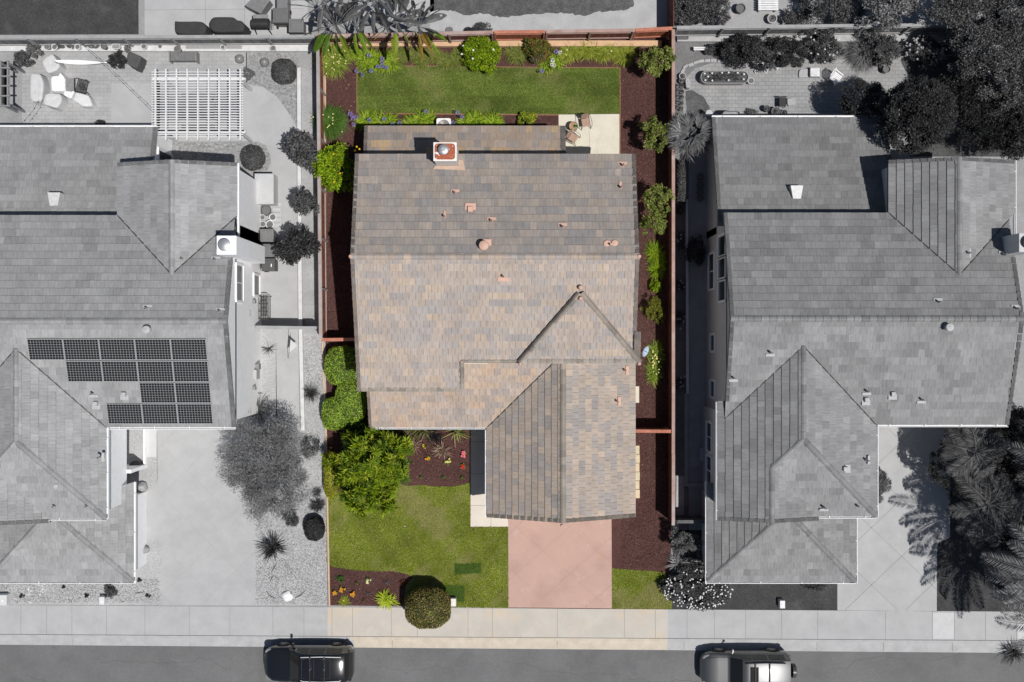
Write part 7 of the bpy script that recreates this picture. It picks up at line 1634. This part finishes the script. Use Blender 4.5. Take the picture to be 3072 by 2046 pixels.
def wallbox(parent, Y, z, w, h, d, x=-13.50, n=1, m=None, name='wall_lamp'): b = MB(); b.box(min(x, x + n * d), max(x, x + n * d), Y - w / 2, Y + w / 2, z - h / 2, z + h / 2); return b.build(name, m or pale, parent, bevel=.01)
wallbox(H2, 2.05, 1.95, .18, .25, .16, m=gm_); wallbox(H2, -2.45, 1.9, .18, .25, .16, m=gm_); wallbox(H2, -1.75, 1.4, .5, .7, .15, name='meter_box'); wallbox(H2, -1.35, 1.3, .3, .4, .22, name='meter_box', m=gm_); wallbox(H2, 1.45, 2.5, .35, .05, .03, name='vent_grille', m=gm_)
wallbox(H2, -2.8, .6, .06, .8, .05, name='downpipe')
# flag by gate
t = thing('garden_flag', 'pale pennant flag hanging on a thin pole by the left path', 'flag', P(868, 1050, 0)); a = P(871, 1018, 1.0); c = P(893, 1037, .95); d = P(867, 1058, .9)
b = MB(); b.add([a, c, d, (a[0], a[1], a[2] - .02), (c[0], c[1], c[2] - .02), (d[0], d[1], d[2] - .02)], [(2, 1, 0), (3, 4, 5), (0, 1, 4, 3), (1, 2, 5, 4), (2, 0, 3, 5)]); b.build('cloth', mat('flag_cloth', G(.5), rough=.8, var=.05), t)
b = MB(); b.tube([P(864, 1075, 0), d, a, P(872, 1000, 1.1)], .012, 5); b.build('pole', darkm, t)
# pots on the left retaining kerb
for x, y, r_, h_, c, s_, lb in ((141, 139, 9, .32, .30, .2, 'plain grey pot, leftmost on the retaining kerb'), (163, 140, 9, .32, .62, .25, 'white rimmed pot beside the plain grey pot'), (232, 140, 8.5, .32, .62, .2, 'white rimmed pot left of the pale grey clump'), (311, 139, 8.5, .34, .12, .08, 'dark pot right of the pale grey clump on the kerb'), (431, 138, 8.5, .3, .5, .1, 'white rimmed pot above the dark covered chair'), (532, 147, 10, .45, .20, .08, 'large grey pot standing behind the wooden bench'), (668, 141, 7, .28, .62, .6, 'small bright white pot right of the narrow trough'), (819, 144, 9, .3, .52, .12, 'pale rimmed pot at the right end of the retaining kerb'), (480, 139, 6.5, .02, .5, .45, 'thin pale ring saucer lying on the kerb left of the bench pot')):
    pot(lb, x, y, r_, h_, c, s_, z=.25)
def trough(label, x0, x1, y0, y1, h, c, z=0., name='planter_trough', soilc=.1, rnd=.12, plants=None, seed=0):
    a = P(x0, y1, z + h); b_ = P(x1, y0, z + h); t = thing(name, label, 'planter', ((a[0] + b_[0]) / 2, (a[1] + b_[1]) / 2, z)); m = min(rnd, (b_[0] - a[0]) * .49, (b_[1] - a[1]) * .49)
    def ring(s_, z_):
        cx_, cy_ = (a[0] + b_[0]) / 2, (a[1] + b_[1]) / 2; w = (b_[0] - a[0]) / 2 - s_; d = (b_[1] - a[1]) / 2 - s_; mm = max(.005, m - s_)
        return [(p[0], p[1], z_) for p in arc(cx_ + w - mm, cy_ + d - mm, mm, 0, 90, 6) + arc(cx_ - w + mm, cy_ + d - mm, mm, 90, 180, 6) + arc(cx_ - w + mm, cy_ - d + mm, mm, 180, 270, 6) + arc(cx_ + w - mm, cy_ - d + mm, mm, 270, 360, 6)]
    L_ = [ring(.04, z), ring(0, z + h), ring(.03, z + h), ring(.035, z + h * .82)]; n = len(L_[0]); q = MB(); q.V = sum(L_, []); q.F = [(k * n + i, k * n + (i + 1) % n, (k + 1) * n + (i + 1) % n, (k + 1) * n + i) for k in range(3) for i in range(n)]; q.C = [(1, 1, 1)] * len(q.F)
    q.build('trough', mat('trough_%d' % int(c * 100), G(c), rough=.6, var=.1, scale=5, bump=.1), t); q = MB(); q.add(ring(.036, z + h * .83), [tuple(range(n))]); q.build('soil', mat('trough_soil_%d' % int(soilc * 100), G(soilc), rough=1, var=.3, scale=12, fine=.3, bump=.6), t)
    if plants: foliage('leaves', t, ((a[0] + b_[0]) / 2, (a[1] + b_[1]) / 2, z + h), ((b_[0] - a[0]) / 2 * .9, (b_[1] - a[1]) / 2 * .8, .12), plants, .08, .04, K2, seed, clump=.2, nc=60, lo=-.1, core=.02)
    return t
trough('oval planter between the dark pot and the dark covered chair', 334, 361, 131, 147, .3, .58, .25, soilc=.25)
trough('long narrow trough planter on the retaining kerb, right of the bench', 556, 726, 133, 146, .2, .42, .25, rnd=.02, soilc=.28)
# bench
X0, Y1, _ = P(508, 155, .5); X1, Y0, _ = P(591, 182, .5); t = thing('wooden_bench', 'dark wooden bench standing against the left retaining kerb', 'bench', ((X0 + X1) / 2, (Y0 + Y1) / 2, 0)); bw_ = mat('bench_wood', G(.15), rough=.6, var=.25, scale=7, bump=.15)
b = MB(); b.box(X0 + .06, X1 - .06, Y0, Y1, .45, .5); b.build('seat', bw_, t, bevel=.01)
for s_ in (X0, X1 - .06): b = MB(); b.box(s_, s_ + .055, Y0 - .05, Y1 + .02, 0, .6); b.build('side', gm_, t)
b = MB(); b.box(X0 + .06, X1 - .06, Y0 + .02, Y0 + .06, .1, .44); b.build('front_rail', bw_, t)
for x, y, lb in ((718, 176, 'large grey urn on the pavers right of the bench'), (793, 186, 'round shiny ball in the gravel corner')):
    X, Y, _ = P(x, y, .3); b = MB(); r_ = .25; b.lathe(X, Y, [(.12, 0), (.2, .05), (r_, .25), (.2, .42), (.1, .5), (.01, .52)], 20); retag(b.build('urn', mat('urn_glaze', G(.2), rough=.25, var=.1, scale=5, bump=0), None, smooth=True), lb, 'urn')
# hammock
t = thing('hammock', 'long narrow white hammock stretched over the left paver patio', 'hammock', P(243, 188, 0)); b = MB(); n = 16; V = []
for k in range(n + 1):
    t_ = k / n; p = P(165 + 157 * t_, 184 + 5 * t_ + 2 * sin(pi * t_), 1.25 - .35 * sin(pi * t_)); w = .02 + .10 * sin(pi * min(1, t_ * 1.05 + .03)) ** .8
    for j in range(5): u = (j - 2) / 2; V.append((p[0], p[1] + u * w, p[2] + abs(u) * .08))
F = [(k * 5 + j, k * 5 + j + 1, k * 5 + j + 6, k * 5 + j + 5) for k in range(n) for j in range(4)]; b.add(V, F); o = b.build('cloth', mat('canvas_white', G(.82), rough=.7, var=.03), t, smooth=True)
o.modifiers.new('solid', 'SOLIDIFY').thickness = .01
for x, y in ((163, 184), (324, 189)): p = P(x, y, 1.25); b = MB(); b.tube([(p[0], p[1], 0), p], .022, 8); b.build('post', darkm, t)
# string lights
def cord(label, a, c, n, sag=.15):
    A, B = P(*a), P(*c); t = thing('string_lights', label, 'string lights', A); pts = [(A[0] + (B[0] - A[0]) * k / 20, A[1] + (B[1] - A[1]) * k / 20, A[2] + (B[2] - A[2]) * k / 20 - sag * sin(pi * k / 20)) for k in range(21)]
    b = MB(); b.tube(pts, .009, 4); b.build('cable', darkm, t)
    for k in range(n):
        q = pts[int((k + .5) * 20 / n)]; b = MB(); b.lathe(q[0], q[1], [(.012, q[2]), (.02, q[2] - .03), (.03, q[2] - .07), (.01, q[2] - .1)], 8); b.build('bulb', darkm, t, smooth=True)
cord('string of small lights running from the rear fence to the pergola corner', (228, 116, 2.2), (458, 335, 2.6), 9); cord('short string of lights between the patio set and the left house eave', (118, 298, 2.0), (62, 372, 2.8), 4)
X, Y, _ = P(226, 255, .7); t = thing('plant_cart', 'small dark slatted cart among the covered chairs', 'cart', (X, Y, 0)); b = MB()
b.cbox(X - .28, Y + .02, .7, .42, .7, .03); b.build('tray', gm_, t); b = MB()
for k in range(5): b.cbox(X + .05 + k * .12, Y - .02 - k * .03, .62, .035, .72, .035, -.25)
b.cbox(X + .28, Y + .32, .62, .62, .035, .035, -.25); b.cbox(X + .2, Y - .38, .62, .62, .035, .035, -.25)
for a, c in ((-.3, -.3), (.5, -.35), (.5, .3), (-.3, .3)): b.tube([(X + a, Y + c, 0), (X + a, Y + c, .65)], .02, 6)
b.build('frame', darkm, t)
# stones and sticks in the left front gravel
def rock(label, px, py_, r_, c, seed, h=.6, name='rock'):
    X, Y, _ = P(px, py_, .1); rr = random.Random(seed); b = MB(); n = 14; prof = [(.9, 0), (1, .35), (.8, .75), (.45, .98)]
    for f, z in prof: b.V += [(X + r_ * f * cos(2 * pi * i / n) * rr.uniform(.8, 1.15), Y + r_ * f * .85 * sin(2 * pi * i / n) * rr.uniform(.8, 1.15), z * r_ * h * rr.uniform(.9, 1.1)) for i in range(n)]
    b.V.append((X, Y, r_ * h)); b.F = [(k * n + i, k * n + (i + 1) % n, (k + 1) * n + (i + 1) % n, (k + 1) * n + i) for k in range(3) for i in range(n)] + [(3 * n + i, 3 * n + (i + 1) % n, 4 * n) for i in range(n)]; b.C = [(1, 1, 1)] * len(b.F)
    return retag(b.build(name, mat('rock_%d' % int(c * 100), G(c), rough=.9, var=.2, scale=9, bump=.5), None, smooth=True, angle=35), label, 'rock')
rock('white boulder in the gravel near the sidewalk left of the lawn', 862, 1789, .32, .72, 5)
def stick(label, pts, r_=.02, name='branch'):
    b = MB(); b.tube([P(x, y, .04 + .05 * (k % 2)) for k, (x, y) in enumerate(pts)], [r_ * (1 - .2 * k) for k in range(len(pts))], 5); retag(b.build(name, barkg, None), label, 'branch')
stick('curved dead frond left of the white boulder', [(800, 1774), (808, 1787), (827, 1796)]); stick('curved dead frond right of the white boulder', [(886, 1794), (902, 1786), (916, 1772)]); stick('forked dry twig below the star shaped yucca', [(811, 1745), (817, 1730), (824, 1728), (838, 1742)]); stick('short straight twig just under the star shaped yucca', [(815, 1716), (822, 1704), (829, 1692)]); stick('thin stick lying in the gravel beside the gutter corner', [(406, 1779), (420, 1779), (434, 1775)]); stick('dark short log on top of the white boulder', [(845, 1782), (855, 1776), (866, 1774)], .03)
pbk = MB(); rr = random.Random(9)
for i in range(46): X, Y, _ = P(rr.uniform(80, 140), rr.uniform(1745, 1810)); s_ = rr.uniform(.03, .07); pbk.lathe(X, Y, [(s_, 0), (s_ * .8, s_ * .5), (.005, s_ * .6)], 7)
retag(pbk.build('pebbles', mat('pebble', G(.55), var=.2, scale=10), None, kind='stuff'), 'patch of pale pebbles in the left front gravel', 'pebbles')
# left house porch and garage side details
b = MB(); b.box(P(440, 0, 0)[0] - .0, P(440, 0, 0)[0] + .3, P(0, 1465)[1], P(0, 1440)[1], 0, 1.0); 
pot('large dark planter pot on the left house porch', 405, 1400, 17, .5, .10, .03)
rock('stone faced pillar base at the left garage corner', 428, 1648, .35, .35, 8, 1.6, 'stone_pillar'); rock('stone faced pillar base at the left porch', 425, 1462, .35, .38, 11, 1.6, 'stone_pillar')
# ---- right patio objects
t = trough('long dark stadium shaped planter on the right paver patio', 2102, 2246, 212, 250, .6, .30, 0, soilc=.08, rnd=.34, plants=900, seed=5); X, Y, _ = P(2174, 231, .65); rr = random.Random(4)
dots('flowers', t, [(P(x, y, .7)[0], P(x, y, .7)[1], .72) for x, y in ((2114, 221), (2124, 230), (2136, 220), (2137, 242), (2116, 241), (2166, 219), (2186, 218), (2186, 241), (2213, 219), (2232, 223), (2231, 238))], .055, G(.85), 3)
pot('small pale pot at the right end of the stadium shaped planter', 2253, 242, 9.5, .35, .5, .45)
for x, y, r_, c, lb in ((2269.5, 214, 5.5, .8, 'smallest round white jar left of the scattered bags'), (2281, 213, 5, .7, 'second small white jar left of the scattered bags'), (2298, 212, 5, .75, 'third small white jar below the scattered bags')): pot(lb, x, y, r_, .15, c, .7, hollow=False, cat='jar', name='jar')
cover('crumpled pale plastic bag among the jars under the dark bushes', [(2270, 190), (2288, 184), (2309, 188), (2308, 205), (2290, 208), (2274, 204)], .22, .42, 'plastic_bag', 'bag', seed=21); cover('bright white tilted sack beside the dark border bush', [(2320, 186), (2336, 176), (2346, 194), (2332, 210)], .3, .72, 'sack', 'bag', seed=22); cover('pale sack standing by the stone edging near the boundary', [(2056, 236), (2063, 229), (2072, 245), (2070, 264), (2058, 263)], .4, .34, 'sack', 'bag', seed=23)
trough('clear rectangular tub with pale sheet inside on the right patio', 2431, 2464, 202, 230, .35, .40, soilc=.6, rnd=.05); cover('crumpled grey plastic sheet left of the clear tub', [(2398, 208), (2430, 205), (2430, 230), (2396, 234)], .12, .36, 'plastic_sheet', 'sheet', seed=24)
X, Y, _ = P(2509, 232, .5); t = thing('white_chair', 'white slatted garden chair alone on the right paver patio', 'chair', (X, Y, 0), None, None, radians(-38))
b = MB()
for k in range(6): b.cbox(.02, -.22 + k * .088, .42, .44, .066, .025)
b.build('seat', whitep, t, local=True); b = MB()
for k in range(6): b.add([(-.2, -.25 + k * .088, .42), (-.2, -.19 + k * .088, .42), (-.34, -.19 + k * .088, .88), (-.34, -.25 + k * .088, .88)], [(0, 1, 2, 3)])
b.tube([(-.34, -.25, .88), (-.36, 0, .93), (-.34, .25, .88)], .025, 6); o = b.build('backrest', whitep, t, local=True); o.modifiers.new('s', 'SOLIDIFY').thickness = .015
for a, c in ((-.2, -.24), (.22, -.24), (.22, .24), (-.2, .24)): b = MB(); b.tube([(a, c, .41), (a * 1.2, c * 1.15, 0)], .022, 6); b.build('leg', whitep, t, local=True)
for c in (-.27, .27): b = MB(); b.cbox(-.02, c, .62, .5, .05, .025); b.tube([(.2, c, .61), (.2, c, .4)], .018, 5); b.build('armrest', whitep, t, local=True)
X, Y, _ = P(2349, 306, .5); t = thing('folding_chair', 'small black folding chair with grated seat on the right patio', 'chair', (X, Y, 0)); b = MB(); b.cbox(X, Y, .45, .36, .46, .03); b.build('seat', blackp, t)
b = MB()
for k in range(5): b.cbox(X - .14 + k * .07, Y + .25, .6, .04, .02, .3)
b.build('backrest', blackp, t)
for a, c in ((-.16, -.2), (.16, -.2), (.16, .2), (-.16, .2)): b = MB(); b.tube([(X + a, Y + c, .44), (X + a, Y + c, 0)], .018, 6); b.build('leg', blackp, t)
cover('clear crumpled bag of scraps beside the black folding chair', [(2361, 294), (2386, 293), (2388, 314), (2364, 318)], .15, .34, 'plastic_bag', 'bag', seed=25)
t = thing('folded_sign', 'black folded board sign leaning open at the patio edge', 'sign board', P(2218, 188, 0)); 
for tri_ in (((2205, 178), (2219, 177), (2212, 199)), ((2219, 181), (2231, 182), (2223, 199))):
    b = MB(); q = [P(tri_[0][0], tri_[0][1], .45), P(tri_[1][0], tri_[1][1], .45), P(tri_[2][0], tri_[2][1], .05)]; b.add(q + [(p[0], p[1], p[2] - .03) for p in q], [(0, 1, 2), (5, 4, 3), (0, 3, 4, 1), (1, 4, 5, 2), (2, 5, 3, 0)]); b.build('board', blackp, t)
def plank_bench(label, x0, x1, y0, y1, z, c, name='bench', k=3):
    a = P(x0, y1, z); d = P(x1, y0, z); t = thing(name, label, 'bench', ((a[0] + d[0]) / 2, (a[1] + d[1]) / 2, 0)); m = mat('plank_%d' % int(c * 100), G(c), rough=.7, var=.1, scale=5, bump=.1); b = MB()
    for i in range(k): y = a[1] + (d[1] - a[1]) * (i + .5) / k; b.box(a[0], d[0], y - (d[1] - a[1]) / k * .40, y + (d[1] - a[1]) / k * .40, z - .04, z)
    b.build('seat', m, t)
    for x in (a[0] + .08, d[0] - .12): b = MB(); b.box(x, x + .06, a[1] + .02, d[1] - .02, 0, z - .041); b.build('leg', m, t)
plank_bench('narrow white bench standing in the soil by the rear right fence', 2081, 2123, 140, 151, .4, .62, k=2); plank_bench('pale plank bench in the shaded passage beside the right house', 2100, 2116, 1339, 1387, .42, .36, k=1); plank_bench('white slatted bench at the top edge of the picture', 2275, 2335, -4, 31, .45, .66, k=5)
trough('dark box planter on the retaining kerb beside the boundary corner', 2031, 2066, 105, 117, .25, .13, .22, rnd=.02, soilc=.1)
pot('ring rimmed pot nearest the stadium planter by the boundary', 2048, 228, 10, .3, .4, .15, plant=80); pot('dark pot just below the ring rimmed pot by the boundary', 2045, 242, 8, .3, .1, .05, plant=60)
for k, (x, y, lb) in enumerate(((2033, 258, 'uppermost left'), (2046, 258, 'uppermost right'), (2033, 273, 'second left'), (2046, 275, 'second right'), (2033, 289, 'third left'), (2045, 291, 'third right'), (2033, 305, 'fourth left'), (2044, 308, 'fourth right'), (2033, 321, 'lowest left'), (2043, 326, 'lowest right'))):
    pot('small dark nursery pot of the two columns by the boundary, ' + lb, x, y, 6.5, .25, .06, .05, plant=70, group='nursery pots by the boundary fence')
X, Y, _ = P(2127.5, 339.5, .9); b = MB(); b.lathe(X, Y, [(.15, 0), (.17, .85), (.18, .9), (.01, .91)], 20); retag(b.build('barrel', mat('barrel_pale', G(.45), rough=.5, var=.05), None, smooth=True, angle=30), 'round pale barrel at the rear corner of the right house', 'barrel')
trough('grey tub with reflecting top at the rear wall of the right house', 2167, 2223, 332, 372, .95, .22, soilc=.3, rnd=.25)
pot('large dark bowl planter among the pots at the right rear wall', 2328, 334, 13, .4, .14, .05, plant=140); pot('dark pot left of the bowl planter at the right rear wall', 2301, 325, 9, .45, .07, .03, plant=80); pot('small dark pot right of the bowl planter at the right rear wall', 2353, 338, 9, .35, .09, .04, plant=80)
gsb('small plant at the right rear wall between tub and pots', 2255, 335, .25, (.35, .2, .25), 700, .07, .03, K1, 560)
pot('round barrel shaped pot alone near the shaded corner of the patio', 2661, 207, 11, .45, .16, .14)
for k, (y, lb) in enumerate(((531, 'uppermost'), (554, 'second'), (575, 'third'), (595, 'lowest'))): pot('thin rimmed dark pot in the passage of the right house, %s of four' % lb, 2101, y, 9.5, .3, .09, .03, group='four pots in the right passage')
pot('round pot with pale rim at the top, left of the dark bush', 2317, 55, 14, .4, .4, .14, plant=60); pot('large ringed pot at the top, right of the dark bush', 2412, 44, 16, .45, .24, .1, plant=90); pot('dark tilted looking tub at the top near the grey bush', 2223, 24, 14, .5, .12, .06)
# stone edging of the right patio
EL = ('nearest the ring rimmed pot, first of the curved row', 'second of the curved row counted from the boundary fence', 'third of the curved row counted from the boundary fence', 'fourth of the curved row, below the white bench', 'fifth of the curved row, below the white bench', 'sixth and middle one of the curved row', 'seventh of the curved row, above the stadium planter', 'eighth of the curved row, above the stadium planter', 'ninth of the curved row, third from its right end', 'tenth of the curved row, next to the last', 'last of the curved row, beside the black folded sign')
eds = [(2048, 214), (2056, 200), (2072, 195), (2088, 188), (2104, 184), (2122, 183), (2140, 182), (2160, 184), (2178, 183), (2196, 184), (2214, 181)]
for k, (x, y) in enumerate(eds):
    b = MB(); X, Y, _ = P(x, y); rr = random.Random(k); b.cbox(X, Y, .05, .34, .16 + .04 * rr.random(), .1, atan2(-(eds[min(k + 1, 10)][1] - eds[max(k - 1, 0)][1]), eds[min(k + 1, 10)][0] - eds[max(k - 1, 0)][0]), None, .85)
    o = retag(b.build('edging_stone', mat('edge_stone', G(.36), rough=.9, var=.2, scale=6, bump=.4), None, bevel=.02), 'flat pale edging stone, ' + EL[k], 'stone', 'edging stones of the right patio')
# tree shade debris
pot('round planter ring on the bare sand behind the rear fence', 1349, 90, 10, .2, .22, .12)
sm = mat('fallen_leaf', (.5, .34, .14), rough=.8, var=.2)
for mname, pts_ in (('fallen_leaves', [(996, 229), (1046, 254), (1040, 265), (1054, 318), (1032, 345), (1048, 331), (1062, 305), (1040, 470), (1034, 455), (1046, 462), (1022, 320), (1090, 240)]),):
    rr = random.Random(3); q = MB()
    for x, y in pts_: X, Y, _ = P(x, y); a = rr.uniform(0, 6); q.add([(X - .05 * cos(a), Y - .05 * sin(a), .012), (X + .02 * sin(a), Y - .02 * cos(a), .02), (X + .05 * cos(a), Y + .05 * sin(a), .014), (X - .02 * sin(a), Y + .02 * cos(a), .02)], [(0, 1, 2, 3)])
    retag(q.build(mname, sm, None, kind='stuff'), 'scattered tan fallen leaves on the left mulch strip', 'fallen leaves')
